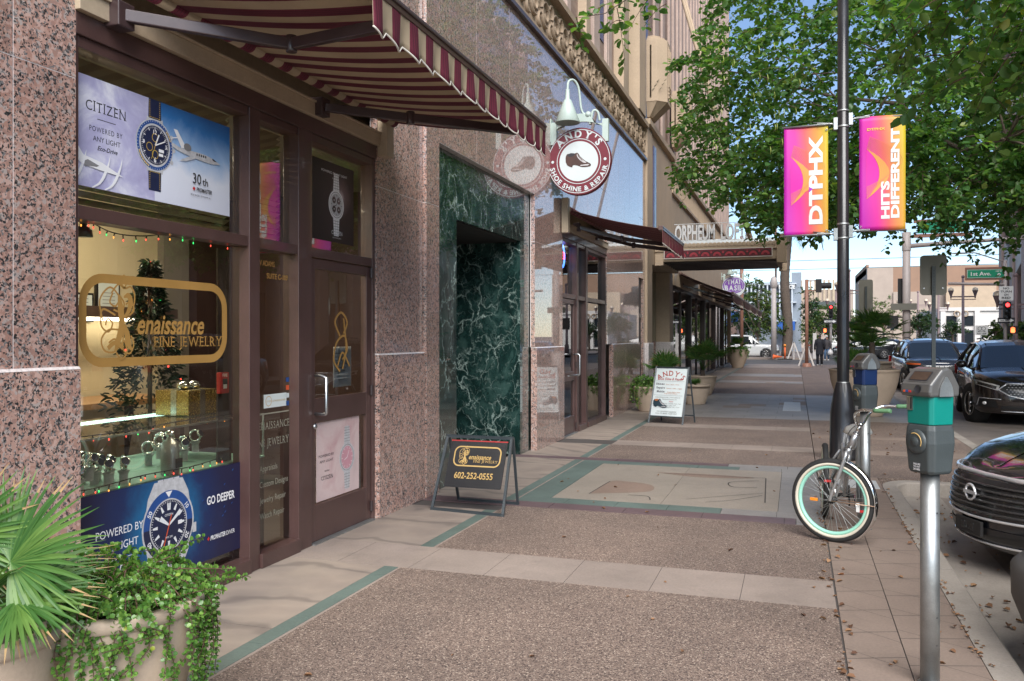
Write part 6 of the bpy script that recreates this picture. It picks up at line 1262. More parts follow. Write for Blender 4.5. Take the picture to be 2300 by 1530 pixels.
def leaf_object(name, pos, dirs, nors, size, mat, parent, wr=.8, fold=.12, tip=1.0):
    n = len(pos); pos = np.array(pos, float); d = np.array(dirs, float); d /= np.linalg.norm(d, axis=1)[:, None] + 1e-9
    s = np.cross(np.array(nors, float), d); s /= np.linalg.norm(s, axis=1)[:, None] + 1e-9; u = np.cross(d, s); sz = np.array(size, float).reshape(-1, 1)
    T = [(0, 0, 0), (.28, .44, fold), (.74, .40, fold * 1.0), (tip, 0, -.06), (.74, -.40, fold), (.28, -.44, fold)]
    V = np.stack([pos + sz * (d * a + s * (b * wr) + u * c) for a, b, c in T], axis=1).reshape(-1, 3)
    M0 = np.array(WM[parent].inverted()); V = V @ M0[:3, :3].T + M0[:3, 3]
    me = bpy.data.meshes.new(name); b = np.arange(n) * 6; F = np.stack([b, b + 1, b + 2, b + 3, b, b + 3, b + 4, b + 5], axis=1).reshape(-1, 4)
    me.vertices.add(len(V)); me.vertices.foreach_set('co', V.ravel()); me.loops.add(F.size); me.loops.foreach_set('vertex_index', F.ravel().astype(np.int32)); me.polygons.add(len(F)); me.polygons.foreach_set('loop_start', np.arange(0, F.size, 4, dtype=np.int32)); me.polygons.foreach_set('loop_total', np.full(len(F), 4, np.int32))
    me.materials.append(mat); me.update(calc_edges=True); me.validate()
    o = bpy.data.objects.new(name, me); C.objects.link(o); o.parent = parent; WM[o] = WM[parent]; return o
def crown(t, rng, centers, per, spread, lsize, mat, twig_from=None, droop=.5, name='crown', wr=.8, twr=.006):
    """leafy twigs: each centre carries a small drooping spray of leaves"""
    P, D, Nn, Z = [], [], [], []; tw = MB(M['twig'])
    for c in centers:
        c = Vector(c); out = (c - twig_from) if twig_from is not None else Vector((rng.gauss(0, 1), rng.gauss(0, 1), 0)); out.z *= .3
        out = (out.normalized() + Vector((rng.gauss(0, .5), rng.gauss(0, .5), rng.gauss(0, .25)))).normalized(); ln = spread * rng.uniform(.8, 1.5)
        pts = [c + out * ln * (k / 4 - .5) - ZP * droop * ln * (k / 4) ** 2 for k in range(5)]; tw.tube(pts, [twr, twr * .8, twr * .6, twr * .45, twr * .3], 3, False)
        for k in range(per):
            f = rng.random() ** .8 * 3.999; i = int(f); p = pts[i].lerp(pts[i + 1], f - i); sd = Vector((rng.gauss(0, 1), rng.gauss(0, 1), rng.gauss(-.15, .55))).normalized()
            p = p + sd * spread * .14 * rng.random(); P.append(p); D.append(sd + out * .4 - ZP * .25); Nn.append(Vector((rng.gauss(0, .5), rng.gauss(0, .5), 1))); Z.append(lsize * rng.uniform(.45, 1.3))
    struct(tw.build('twigs', t), 'stuff'); return leaf_object(name, P, D, Nn, Z, mat, t, wr)
def limb(mb, a, b, r0, r1, rng, n=6, wob=.12):
    a, b = Vector(a), Vector(b); L0 = (b - a).length; pts = []
    for i in range(n + 1): f = i / n; pts.append(a.lerp(b, f) + Vector((rng.gauss(0, 1), rng.gauss(0, 1), rng.gauss(0, .6))) * wob * L0 * .25 * math.sin(math.pi * f) + ZP * L0 * .08 * math.sin(math.pi * f))
    mb.tube(pts, [r0 + (r1 - r0) * i / n for i in range(n + 1)], 7)
def blob(rng, c, r, n, shell=.55):
    out = []
    while len(out) < n:
        p = Vector((rng.uniform(-1, 1), rng.uniform(-1, 1), rng.uniform(-1, 1)))
        if p.length > 1 or rng.random() > shell + (1 - shell) * p.length ** 2: continue
        out.append(Vector((c[0] + p.x * r[0], c[1] + p.y * r[1], c[2] + p.z * r[2])))
    return out
def uv_of(p):
    q = Vector(p) - Vector((0, 0, CZ)); d = -q.x * math.sin(TH) + q.y * math.cos(TH); xr_ = q.x * math.cos(TH) + q.y * math.sin(TH); return 1150 + F * xr_ / d, 755 - F * q.z / d
rng = random.Random(11)
# the big tree whose crown hangs behind the lamp post
tA = thing('street_tree', 'large dense broadleaf street tree whose crown hangs behind the two banners', 'tree', (5.9, 17.6, ZS))
mb = MB(M['bark']); limb(mb, (5.9, 17.6, ZS), (5.7, 17.3, 2.9), .17, .13, rng, 6, .05); tips = []
for b in ((1.2, 15.6, 5.2), (-.4, 17.2, 6.6), (2.0, 18.8, 7.2), (4.2, 15.0, 6.5), (6.2, 18, 6.5), (3.0, 14.4, 4.6), (.2, 15.2, 4.4), (5.4, 14.8, 4.6)): limb(mb, (5.7, 17.3, 2.8), b, .085, .02, rng); tips.append(Vector(b))
for k in range(70):
    b = rng.choice(tips); limb(mb, b, b + Vector((rng.gauss(0, 1.1), rng.gauss(0, 1), rng.gauss(0, .8))), .02, .006, rng, 4)
mb.build('trunk', tA)
cs = blob(rng, (2.1, 17.0, 6.3), (4.9, 4.1, 3.3), 2050) + blob(rng, (5.2, 16.5, 5.6), (2.8, 3.0, 2.4), 480) + blob(rng, (.6, 15.6, 4.5), (1.9, 1.6, 1.1), 330) + blob(rng, (4.4, 15.6, 4.3), (2.2, 1.8, .9), 300)
edge = [(1400, 470), (1455, 415), (1500, 455), (1560, 470), (1640, 478), (1700, 482), (1760, 510), (1900, 520), (2040, 500), (2100, 540), (2180, 555), (2250, 585), (2300, 575), (2700, 600)]; vlim = lambda u: float(np.interp(u, [e[0] for e in edge], [e[1] for e in edge])) + 20 * math.sin(u * .045) + 14 * math.sin(u * .11)
lft = lambda v: float(np.interp(v, [-300, 0, 60, 130, 200, 260, 330, 390, 420], [1560, 1555, 1550, 1500, 1520, 1500, 1520, 1450, 1460])) + 14 * math.sin(v * .09)
keep = []
for c in cs:
    if c.y < 12.9: continue
    u, v = uv_of(c)
    if v < vlim(u) - 12 and u > lft(v) + 28: keep.append(c)
crown(tA, rng, keep, 26, .46, .104, M['leaf_a'], Vector((4.1, 17.3, 5.5)), .55)
# the nearer tree reaching in at the top right
tB = thing('street_tree', 'nearer broadleaf tree reaching in from the top right corner, large leaves', 'tree', (3.3, 3.9, ZS))
mb = MB(M['bark']); limb(mb, (3.3, 3.9, ZS), (3.2, 4.2, 2.9), .15, .11, rng, 6, .05); tips = []
for b in ((2.4, 6.4, 4.4), (3.4, 7.2, 4.7), (1.6, 6.6, 4.9), (4.4, 5.2, 5.4), (2.8, 3.2, 5.6), (1.3, 5.4, 5.4)): limb(mb, (3.2, 4.2, 2.8), b, .07, .02, rng); tips.append(Vector(b))
for k in range(26): b = rng.choice(tips); limb(mb, b, b + Vector((rng.gauss(0, .7), rng.gauss(.2, .6), rng.gauss(-.1, .4))), .014, .005, rng, 4)
sp = [PY(u, v, 8.6) for u, v in ((1470, -60), (1420, -10), (1360, 30), (1300, 40))]
limb(mb, (1.3, 5.4, 5.4), sp[0], .03, .01, rng); mb.tube([tuple(p) for p in sp], [.01, .007, .005, .003], 5); mb.build('trunk', tB)
cs = blob(rng, (2.5, 6.6, 4.75), (2.25, 1.5, 1.5), 520, .7) + blob(rng, (3.8, 4.4, 5.6), (2.2, 2.2, 1.4), 220) + blob(rng, (2.0, 7.2, 3.9), (1.3, .8, .7), 110)
keep = []
for c in cs:
    u, v = uv_of(c); lim = float(np.interp(u, [1700, 1890, 1960, 2040, 2120, 2200, 2300], [-60, 60, 120, 270, 250, 330, 300])) + 30 * math.sin(u * .05)
    if v < lim and u > 1900: keep.append(c)
keep += [PY(u, v, 8.6) for u, v in ((1300, 55), (1335, 15), (1375, 40), (1400, -20), (1440, 10), (1460, -40), (1395, 60), (1470, 20))]
crown(tB, rng, keep, 17, .36, .088, M['leaf_b'], Vector((3.2, 4.2, 4.8)), .5)
# pale seed pods hanging in the big tree
M['pod'] = plain('green_pod', (.28, .34, .08), .6, var=.2); mb = MB(M['pod'])
for k in range(40):
    p = PY(rng.uniform(1600, 1800), rng.uniform(60, 330), rng.uniform(13.3, 14.5)); mb.tube([p, p + Vector((.01, 0, -.06)), p + Vector((.0, .01, -.13))], [.004, .009, .002], 4)
struct(mb.build('seed_pods', tA), 'stuff')
# ---------------------------------------------------------------- fan palms
def fan(P, tipm, hub, ax, up, r, n, spread, rng, droop=.25, w=.017):
    ax, up = Vector(ax).normalized(), Vector(up).normalized(); sd = up.cross(ax)
    for k in range(n):
        a = R(-spread / 2 + spread * k / (n - 1)) + rng.gauss(0, .02); d = (ax * math.cos(a) + sd * math.sin(a)).normalized(); L0 = r * (.72 + .28 * math.cos(a * .8)) * rng.uniform(.88, 1.05); q = d.cross(up).normalized(); wv = w * r / .4
        pts = []
        for i in range(6): f = i / 5; pts.append(hub + d * L0 * f * (1 - .05 * droop * f) - ZP * droop * L0 * f ** 2.4 * rng.uniform(.7, 1.1) + up * .05 * r * math.sin(f * 2.4))
        ws = [.35 * wv, .9 * wv, wv, .8 * wv, .45 * wv, .04 * wv]
        V = []
        for p, ww in zip(pts, ws): V += [p - q * ww + up * ww * .45, p, p + q * ww + up * ww * .45]
        P.use(M['palm']); P.add(V[:15], [(i * 3 + j, i * 3 + j + 1, i * 3 + j + 4, i * 3 + j + 3) for i in range(4) for j in (0, 1)])
        P.use(tipm if rng.random() < .35 else M['palm']); P.add(V[12:], [(0, 1, 4, 3), (1, 2, 5, 4)])
def fan_palm(name, label, base, nf, r, pet, seed, trunk=.0, group=None, hubs=(), n=24, cat='plant', lean=(20, 75)):
    rg = random.Random(seed); t = thing(name, label, cat, tuple(base), 0, group); base = Vector(base)
    st = MB(M['palm'])
    if trunk:
        tk = MB(M['bark']); tk.tube([base + ZP * trunk * i / 6 for i in range(7)], [.07 - .02 * i / 6 + .012 * (i % 2) for i in range(7)], 10); tk.build('trunk', t)
    top = base + ZP * trunk; lf = MB(M['palm'])
    for hub, ax, up, rr in hubs: st.tube([top, top.lerp(hub, .5) + ZP * .06, hub], [.008, .006, .005], 5); fan(lf, M['palm_tip'], Vector(hub), ax, up, rr, 34, 205, rg, .10, .0105)
    for k in range(nf):
        az = 2.4 * k + rg.gauss(0, .25); el = R(rg.uniform(*lean)); d = Vector((math.cos(az) * math.cos(el), math.sin(az) * math.cos(el), math.sin(el))); hub = top + d * pet * rg.uniform(.7, 1.1)
        st.tube([top, top.lerp(hub, .5) + ZP * .03, hub], [.007, .005, .004], 4); hz = Vector((d.x, d.y, 0)).normalized(); e2 = el - R(rg.uniform(-5, 14)); ax = hz * math.cos(e2) + ZP * math.sin(e2); up = -hz * math.sin(e2) + ZP * math.cos(e2); fan(lf, M['palm_tip'], hub, ax, up, r * rg.uniform(.8, 1.1), n, rg.uniform(160, 210), rg, .14)
    st.build('stalks', t); lf.build('fronds', t); return t
def planter(label, x, y, r0, r1, h, z=0, group=None, soil=True, rim=.035):
    t = thing('planter', label, 'planter', (x, y, z), 0, group)
    prof = [(0, .0), (r0 * .96, 0), (r0, .02)] + [(r0 + (r1 - r0) * math.sin(f * math.pi / 2) ** 1.0 * 1.0, .02 + (h - .02) * f) for f in (.15, .3, .45, .6, .75, .9)] + [(r1, h - .05), (r1 + .012, h - .045), (r1 + .012, h - .008), (r1 + .004, h), (r1 - rim, h), (r1 - rim - .008, h - .01), (r1 - rim - .02, h - .08)]
    mb = MB(M['terra']); mb.lathe(prof, (x, y, z), 40); mb.build('bowl', t)
    mb = MB(M['soil']); mb.lathe([(0, h - .055), (r1 * .5, h - .05), (r1 - rim - .012, h - .06)], (x, y, z), 24); mb.build('soil', t); return t
camr = Vector((math.cos(TH), math.sin(TH), 0)); camf = Vector((-math.sin(TH), math.cos(TH), 0))
pa = PD(-75, 1400, 3.05); pb_ = PD(258, 1400, 3.42)
planter('beige planter with the fan palm, cut off at the lower left corner', pa.x, pa.y, .22, .32, .60); planter('beige planter under the trailing round-leaved plant at the lower left', pb_.x, pb_.y, .20, .335, .60)
ip_ = lambda a, t=.0: camr * math.cos(R(a)) + ZP * math.sin(R(a)) - camf * t
hubs = [(PD(26, 1262, 2.95), ip_(30, .12), (-camf * .85 + ZP * .35), .40), (PD(36, 1350, 2.9), ip_(2, .1), (-camf * .5 + ZP * .85), .33), (PD(-90, 1210, 3.0), ip_(55, .05), (-camf * .95 + ZP * .2), .36), (PD(40, 1300, 3.25), ip_(12, -.2), (-camf * .4 + ZP * .9), .36)]
fan_palm('fan_palm', 'green fan palm with dry leaf tips in the lower left planter', (pa.x, pa.y, .52), 3, .30, .34, 5, hubs=hubs, lean=(50, 85))
# trailing succulent
def trailing(label, x, y, z, r, stems, seed, ls=.0105, drop=.5, up=.28, name='trailing_plant', bias=None):
    rg = random.Random(seed); t = thing(name, label, 'plant', (x, y, z)); P, D, Nn, Z = [], [], [], []; st = MB(M['twig'])
    for k in range(stems):
        az = rg.uniform(0, 6.283); d = Vector((math.cos(az), math.sin(az), 0)); kind = rg.random(); p0 = Vector((x, y, z)) + d * r * rg.uniform(.1, .8)
        if kind < .5:
            top = p0 + d * r * rg.uniform(.1, .4) + ZP * rg.uniform(.06, .14); over = Vector((x, y, z)) + d * r * rg.uniform(1.0, 1.22); over.z = z + rg.uniform(-.02, .06); dl = drop * rg.uniform(.1, 1) ** 1.3; pts = [p0, top, over, over + d * .03 - ZP * dl * .5 + d.cross(ZP) * rg.gauss(0, .03), over + d * rg.uniform(-.03, .05) - ZP * dl + d.cross(ZP) * rg.gauss(0, .07)]
        else: h = up * rg.uniform(.3, 1); e = d.cross(ZP) * rg.gauss(0, .1); pts = [p0, p0 + d * .05 + ZP * h * .5, p0 + d * rg.uniform(.05, .2) + ZP * h * .85 + e, p0 + d * rg.uniform(.14, .36) + ZP * h * rg.uniform(.6, 1) + e]
        sp = [Vector(q) for q in spline([tuple(q) for q in pts], 9)]; st.tube(sp[::3], [.0035 * (1 - i / (len(sp[::3]) + 1)) + .0008 for i in range(len(sp[::3]))], 4, False); acc = 0; L_ = 0
        for a, b in zip(sp[:-1], sp[1:]):
            acc += (b - a).length; L_ += 1
            if L_ < 5: continue
            gap = .0085 if ls < .02 else ls * .8
            while acc > gap:
                acc -= gap; p = a.lerp(b, rg.random()); tg = (b - a).normalized(); q = Vector((rg.gauss(0, 1), rg.gauss(0, 1), rg.gauss(0, 1))); q = (q - tg * q.dot(tg)).normalized()
                for s in (-1, 1): P.append(p + q * s * .003); D.append(q * s + tg * .35 + ZP * .1); Nn.append(Vector((rg.gauss(0, .4), rg.gauss(0, .4), .7)) + d * .5 + tg * .2); Z.append(ls * rg.uniform(.75, 1.45))
    st.build('stems', t); leaf_object('leaves', P, D, Nn, Z, M['jade'], t, 1.0, .1); return t
trailing('bright green trailing plant with tiny round leaves spilling over the lower left planter', pb_.x, pb_.y, .55, .30, 190, 8, .0150, .5, .22)
# planters by the entrance and along the far pavement
planter('beige planter just right of the white pavement sign', -2.32, 20.9, .24, .35, .48, 0, None); planter('beige planter behind the one beside the white sign', -2.5, 24.4, .25, .38, .54); planter('beige planter with a vine hidden behind the white sign', -3.05, 18.6, .24, .36, .55)
fan_palm('fan_palm', 'bushy fan palm standing left behind the white pavement sign', (-3.0, 20.6, .45), 16, .40, .42, 21, trunk=.15, lean=(35, 88)); planter('low planter under the left bushy palm by the entrance', -3.0, 20.6, .25, .34, .5)
fan_palm('fan_palm', 'tall leafy fan palm in the planter near the entrance', (-2.5, 24.4, .48), 18, .45, .62, 22, trunk=.2, lean=(35, 88)); fan_palm('grass_clump', 'small bluish spiky plant in the planter right of the white sign', (-2.32, 20.9, .44), 9, .16, .1, 23)
trailing('light green vine hanging over the planter left of the white sign', -3.05, 18.6, .53, .34, 60, 24, .035, .5, .3)
p = PG(1657, 826); planter('pale planter at the far end of the pavement near the crossing', p.x, p.y, .28, .54, .95); fan_palm('fan_palm', 'small palm in the far planter near the crossing', (p.x, p.y, .9), 9, .42, .5, 31, lean=(40, 88)); trailing('dark green vine over the far planter', p.x, p.y, .92, .5, 60, 32, .05, .4, .2)
planter('large beige bowl planter behind the black pole', 1.34, 19.0, .36, .68, .97); planter('large beige bowl planter beyond the one behind the black pole', 1.75, 24.5, .36, .66, .97)
fan_palm('fan_palm', 'fan palm with short brown trunk in the large bowl planter', (1.5, 19.1, .9), 22, .42, .45, 41, trunk=.62, lean=(5, 88)); fan_palm('fan_palm', 'low bushy green palm in the large bowl planter behind the pole', (1.1, 18.95, .92), 15, .34, .3, 42, lean=(35, 88)); fan_palm('fan_palm', 'palm in the second large bowl planter by the parked cars', (1.75, 24.5, .9), 14, .42, .45, 43, trunk=.3, lean=(20, 88))
# fallen leaves
rg = random.Random(5); P, D, Nn, Z = [], [], [], []
def litter(n, f, z, s0=.02, s1=.05):
    for k in range(n): x, y = f(); P.append((x, y, z + rg.uniform(.004, .012))); a = rg.uniform(0, 6.28); D.append((math.cos(a), math.sin(a), rg.gauss(0, .12))); Nn.append((rg.gauss(0, .25), rg.gauss(0, .25), 1)); Z.append(rg.uniform(s0, s1))
litter(80, lambda: (XB + rg.gauss(.0, .03), rg.uniform(2.5, 10)), 0); litter(34, lambda: (rg.uniform(XB, KX), rg.uniform(2.5, 10)), 0); litter(35, lambda: (rg.uniform(-2.6, .2), rg.uniform(3, 14)), 0); litter(130, lambda: (KX + .01 + rg.gauss(0, .02), rg.uniform(3.5, 10)), 0, .015, .04)
litter(150, lambda: (KX + .18 + abs(rg.gauss(0, .35)), rg.uniform(3, 10.4)), ZS, .02, .06); litter(60, lambda: (rg.uniform(.3, 2.3), rg.uniform(10.8, 17)), 0)
M['litter'] = leafmat('fallen_leaf', (.08, .035, .02), (.20, .10, .05), (.30, .17, .09), .1, .8); lt = thing('fallen_leaves', 'dry fallen leaves scattered along the kerb', 'leaves', (0, 5, 0)); o = leaf_object('fallen_leaves', P, D, Nn, Z, M['litter'], lt, .7, .2); o.parent = None; o.location = (0, 5, 0); bpy.data.objects.remove(lt); o['kind'] = 'stuff'; o['label'] = 'dry fallen leaves scattered along the kerb and pavement joints'; o['category'] = 'leaves'
# ---------------------------------------------------------------- across the street and beyond the crossing
M['pinkcol'] = plain('rose_column', (.46, .345, .30), .7, var=.12, scale=2, fine=.12); M['brown_infill'] = plain('brown_infill', (.19, .125, .105), .5, var=.2, scale=1); M['panel_white'] = plain('white_spandrel', (.58, .55, .52), .6, var=.06, scale=2); M['farbrick'] = plain('far_tan_wall', (.36, .29, .24), .8, var=.12, scale=.6, fine=.1); M['farbrown'] = plain('far_brown_wall', (.27, .165, .11), .8, var=.1, scale=.6, fine=.1); M['greyblue'] = plain('grey_blue_cladding', (.22, .26, .31), .6, var=.08); M['palegrey'] = plain('pale_fin', (.50, .55, .60), .5, var=.05); M['win_dk'] = plain('dark_window', (.02, .025, .03), .05, var=0, coat=1)
t = thing('office_building', 'brown office building with rose columns and white zigzag panels across the street', 'building', (20, 25, 0)); X2 = 12.6
mb = MB(M['brown_infill']); mb.box(X2 + .6, 3, 0, 30, 64, 24); mb.build('wall', t)
y = 3.5
while y < 64: mb = MB(M['pinkcol']); mb.box(X2 - .1, y, 0, X2 + .65, y + .75, 24); mb.build('column', t); y += 2.9
y = 3.5; k = 0
while y < 61:
    for z in (5.4, 10.2, 15.0, 19.8): a_, b_ = (z, z + .9) if k % 2 else (z + .9, z); mb = MB(M['panel_white']); mb.prism([(X2 + .05, y + .76, a_), (X2 + .05, y + 2.89, b_), (X2 + .05, y + 2.89, b_ + 1.3), (X2 + .05, y + .76, a_ + 1.3)], (.5, 0, 0)); mb.build('spandrel', t)
    y += 2.9; k += 1
y = 3.5
while y < 61:
    for z in (1.0, 7.6, 12.4, 17.2): mb = MB(M['win_dk']); mb.box(X2 + .5, y + .9, z, X2 + .595, y + 2.75, z + 2.4); mb.build('window', t)
    y += 2.9
t = thing('parking_structure', 'tan parking structure with slatted parapet far behind the crossing trees', 'building', (8, 132, 0)); q0, q1 = PY(1798, 630, 130), PY(1900, 630, 130)
mb = MB(M['farbrick']); mb.box(q0.x, 130, 0, q1.x + 1, 150, q0.z - 1.4); mb.build('wall', t); mb = MB(M['trim']); x = q0.x
while x < q1.x: mb.box(x, 129.8, q0.z - 3, x + .28, 130.1, q0.z); x += .62
mb.build('parapet_slats', t)
for z in (3, 5.6): mb = MB(M['win_dk']); mb.box(q0.x + 1, 129.85, z, q1.x, 129.97, z + 1); mb.build('opening', t)
t = thing('slatted_building', 'grey building with pale vertical fins and white letters behind the palm trunk', 'building', (-4, 96, 0)); q0, q1 = PY(1660, 612, 96), PY(1800, 612, 96)
mb = MB(M['greyblue']); mb.box(q0.x - 6, 96, 0, q1.x - .8, 112, q1.z - 1.0); mb.box(q1.x - 1.0, 95.8, 0, q1.x, 112, q1.z); mb.build('wall', t); mb = MB(M['palegrey']); x = q0.x
while x < q1.x - .6: mb.box(x, 95.2, 3.2, x + .14, 95.9, q1.z - 1.2); x += .42
for z in (3.2, 5.2, q1.z - 1.3): mb.box(q0.x, 95.15, z, q1.x - .5, 95.9, z + .12)
mb.build('fins', t); mb = MB(M['blue']); a_, b_ = PY(1744, 740, 95), PY(1786, 728, 95); mb.prism([(a_.x, 95, a_.z), (a_.x, 93.6, a_.z - .1), (a_.x, 95, b_.z + .3)], (b_.x - a_.x, 0, 0)); mb.build('shop_awning', t)
a = D2((0, 95.1, 0), XP, ZP, None, .01); a.use(M['white'])
for s, u in (('SS', 1754), ('CE', 1779)): q = PY(u, 648, 95.1); a.text(s, q.x, q.z, .38, 'c', bold=.03)
a.mb.build('lettering', t)
t = thing('department_store', 'wide windowless brown and tan building closing the street', 'building', (18, 150, 0)); q0, q1, q2 = PY(1948, 601, 150), PY(2006, 600, 150), PY(2200, 598, 150)
mb = MB(M['farbrick']); mb.box(q0.x, 150, 0, q1.x, 180, q0.z); mb.box(q1.x, 149.6, 0, q2.x + 8, 180, 8.8); mb.build('wall', t); mb = MB(M['farbrown']); mb.box(q1.x, 150, 8.8, q2.x + 8, 180, q1.z); mb.box(q0.x, 152, q0.z - 1, q0.x + .4, 180, q0.z + .6); mb.build('upper_wall', t)
mb = MB(M['tan']); a_ = PY(2125, 665, 148); mb.box(a_.x, 148, 5, a_.x + 7, 149.5, a_.z + 1.5); mb.build('stair_tower', t)
t = thing('low_white_building', 'low cream classical building beside the brown columned building', 'building', (17, 106, 0)); q0, q1 = PY(2112, 693, 105), PY(2200, 693, 105)
mb = MB(M['panel_white']); mb.box(q0.x, 105, 0, q1.x + 2, 125, q0.z); mb.box(q0.x - .2, 104.8, q0.z - .3, q1.x + 2, 105.01, q0.z + .1)
x = q0.x
while x < q1.x + 1: mb.box(x, 104.75, 0, x + .5, 105.02, q0.z - .31); x += 1.7
mb.build('wall', t); x = q0.x + .6
while x < q1.x:
    for z0, z1 in ((2.8, 3.9), (.3, 2.3)): mb = MB(M['win_dk']); mb.box(x, 104.9, z0, x + 1, 104.98, z1); mb.build('window', t)
    x += 1.7
mb = MB(M['frieze']); a_ = PY(2150, 705, 104.6); mb.torus((a_.x, 104.72, a_.z), YP, .3, .07, 14, 6); mb.torus((a_.x + .8, 104.72, a_.z), YP, .3, .07, 14, 6); mb.build('ornament', t)
t = thing('street_corner_building', 'dark glazed ground floor block at the left end of the far side', 'building', (-16, 86, 0)); mb = MB(M['brown_infill']); mb.box(-40, 84, 0, -5.4, 92, 4.2); mb.use(M['blue']); mb.box(-30, 83.8, 3.0, -5.3, 84.05, 4.0); mb.build('wall', t); mb = MB(M['win_dk']); mb.box(-30, 83.9, .4, -6, 83.99, 2.8); mb.build('window', t)
# trees beyond the crossing
def far_tree(label, u, v0, v1, Y, wpx, mat, seed, n=170, name='street_tree', per=18, ls=.17):
    rg = random.Random(seed); c = PY(u, (v0 + v1) / 2, Y); top = PY(u, v0, Y).z; bot = PY(u, v1, Y).z; r = wpx / F * Y / 2 * 1.03; t = thing(name, label, 'tree', (c.x, Y, ZS), 0, 'trees beyond the crossing')
    mb = MB(M['bark']); limb(mb, (c.x, Y, ZS), (c.x, Y, bot + .6), .14, .1, rg, 5, .05)
    for k in range(7): limb(mb, (c.x, Y, bot + .4), Vector((c.x, Y, c.z)) + Vector((rg.gauss(0, r * .45), rg.gauss(0, r * .45), rg.gauss(0, (top - bot) * .2))), .06, .015, rg, 4)
    mb.build('trunk', t); cs = []
    for k in range(7): cs += blob(rg, (c.x + rg.gauss(0, r * .38), Y + rg.gauss(0, r * .38), c.z + rg.gauss(0, (top - bot) * .2)), (r * .58, r * .58, (top - bot) * .32), n // 7, .4)
    crown(t, rg, cs, per, .55, ls, mat, Vector((c.x, Y, c.z - .5)), .35, twr=.012); return t
far_tree('feathery green tree left of the palm trunk beyond the crossing', 1702, 608, 772, 72, 100, M['leaf_c'], 1, 260); far_tree('green tree under the far awnings at the left of the crossing', 1668, 640, 770, 78, 80, M['leaf_d'], 12, 200)
far_tree('yellow green tree behind the red traffic signal and walkers', 1862, 660, 765, 84, 78, M['leaf_c'], 2, 260); far_tree('green tree between the signal mast and the palm trunk', 1822, 650, 770, 88, 66, M['leaf_d'], 3, 200); far_tree('sunny pale tree behind the fan palm in the street', 1920, 690, 755, 104, 60, M['leaf_c'], 4, 150); far_tree('light green tree far down the street left of the mast pole', 1985, 655, 750, 125, 66, M['leaf_c'], 5, 170); far_tree('dark round tree right of the pale mast pole', 2066, 690, 758, 96, 58, M['leaf_d'], 6, 200)
far_tree('small round street tree before the cream building', 2140, 724, 762, 92, 42, M['leaf_d'], 7, 90); far_tree('small tree in front of the rose columns', 2238, 726, 765, 56, 46, M['leaf_c'], 8, 70); far_tree('small tree at the right edge before the columns', 2300, 722, 762, 54, 50, M['leaf_c'], 9, 80)
# tall palm
c = PG(1766, 800); t = thing('palm_tree', 'tall palm with a thick ringed trunk rising behind the marquee end', 'palm tree', (c.x, c.y, 0)); hz = PY(1764, 486, c.y).z
mb = MB(M['bark']); mb.tube([(c.x + .12 * math.sin(i * .2), c.y, hz * i / 44) for i in range(45)], [.40 - .08 * i / 44 + .025 * (i % 2) for i in range(45)], 12); mb.build('trunk', t)
rg = random.Random(4); fr = MB(M['palm'])
for k in range(34):
    az = rg.uniform(0, 6.28); el = rg.uniform(-.5, 1.2); d = Vector((math.cos(az) * math.cos(el), math.sin(az) * math.cos(el), math.sin(el))); L0 = rg.uniform(2.4, 3.3); hub = Vector((c.x, c.y, hz)); sp = [hub + d * L0 * f - ZP * 1.5 * f ** 2.2 for f in np.linspace(0, 1, 14)]; fr.tube(sp, [.04 * (1 - i / 15) for i in range(14)], 4); sd = d.cross(ZP).normalized()
    for i in range(2, 14):
        for s in (-1, 1):
            for j in (0, .5):
                p = sp[i - 1].lerp(sp[i], j); q = p + sd * s * .55 * math.sin(math.pi * (i / 15)) + (sp[i] - sp[i - 1]).normalized() * .3 - ZP * .3; w_ = (sp[i] - sp[i - 1]).normalized() * .035; fr.add([p - w_, p + w_, q], [(0, 1, 2)])
fr.build('fronds', t); M['boot'] = plain('trimmed_boots', (.42, .30, .17), .8, var=.3); mb = MB(M['boot']); mb.lathe([(.33, -1.1), (.5, -.5), (.45, .1), (.1, .3)], (c.x, c.y, hz), 14); mb.build('boots', t)
# ---------------------------------------------------------------- poles, signals and signs
M['pole_beige'] = plain('beige_pole', (.42, .37, .35), .5, var=.08); M['pole_brown'] = plain('rust_pole', (.27, .13, .09), .5, var=.12); M['lamp_purple'] = plain('mauve_lamp_pole', (.20, .14, .14), .5, var=.1); M['sign_green'] = plain('sign_green', (.0, .26, .13), .5, var=.05); M['sign_grey'] = plain('sign_back', (.155, .15, .125), .6, .3, var=.08); M['red_on'] = emit('red_signal', (1, .03, .03), 2.5); M['hand_on'] = emit('orange_hand', (1, .14, .04), 1.6); M['globe'] = plain('lamp_globe', (.55, .45, .33), .3, var=.05)
def pole(mb, x, y, z1, r, z0=0, n=12): mb.tube([(x, y, z0), (x, y, z1)], r, n)
def signal(t, x, y, z, h=.85, red=True, face=YN, parent=None):
    mb = MB(M['black_m']); mb.box(x - .17, y - .1, z - h / 2, x + .17, y + .1, z + h / 2)
    for k in (1, 0, -1): mb.lathe([(.125, 0), (.125, .13), (.115, .13)], (x, y + face.y * .1, z + k * h / 3), 14, face)
    o = mb.build('signal_head', t)
    if red: mb = MB(M['red_on']); mb.lathe([(0, .03), (.105, .012)], (x, y + face.y * .1, z + h / 3), 14, face); mb.build('red_lens', o)
    for k in (0, -1): mb = MB(M['black']); mb.lathe([(0, .03), (.105, .012)], (x, y + face.y * .1, z + k * h / 3), 14, face); mb.build('unlit_lens', o)
def flat_sign(t, name, x, y, z, w, h, m, art=None, r=.03):
    a = D2((x - w / 2, y, z - h / 2), XP, ZP, None, .004); a.use(m); a.mb.prism([a.P(*p, 0) for p in a.rrect(0, 0, w, h, r, 3)], (0, .012, 0)); art and art(a, w, h); return a.mb.build(name, t)
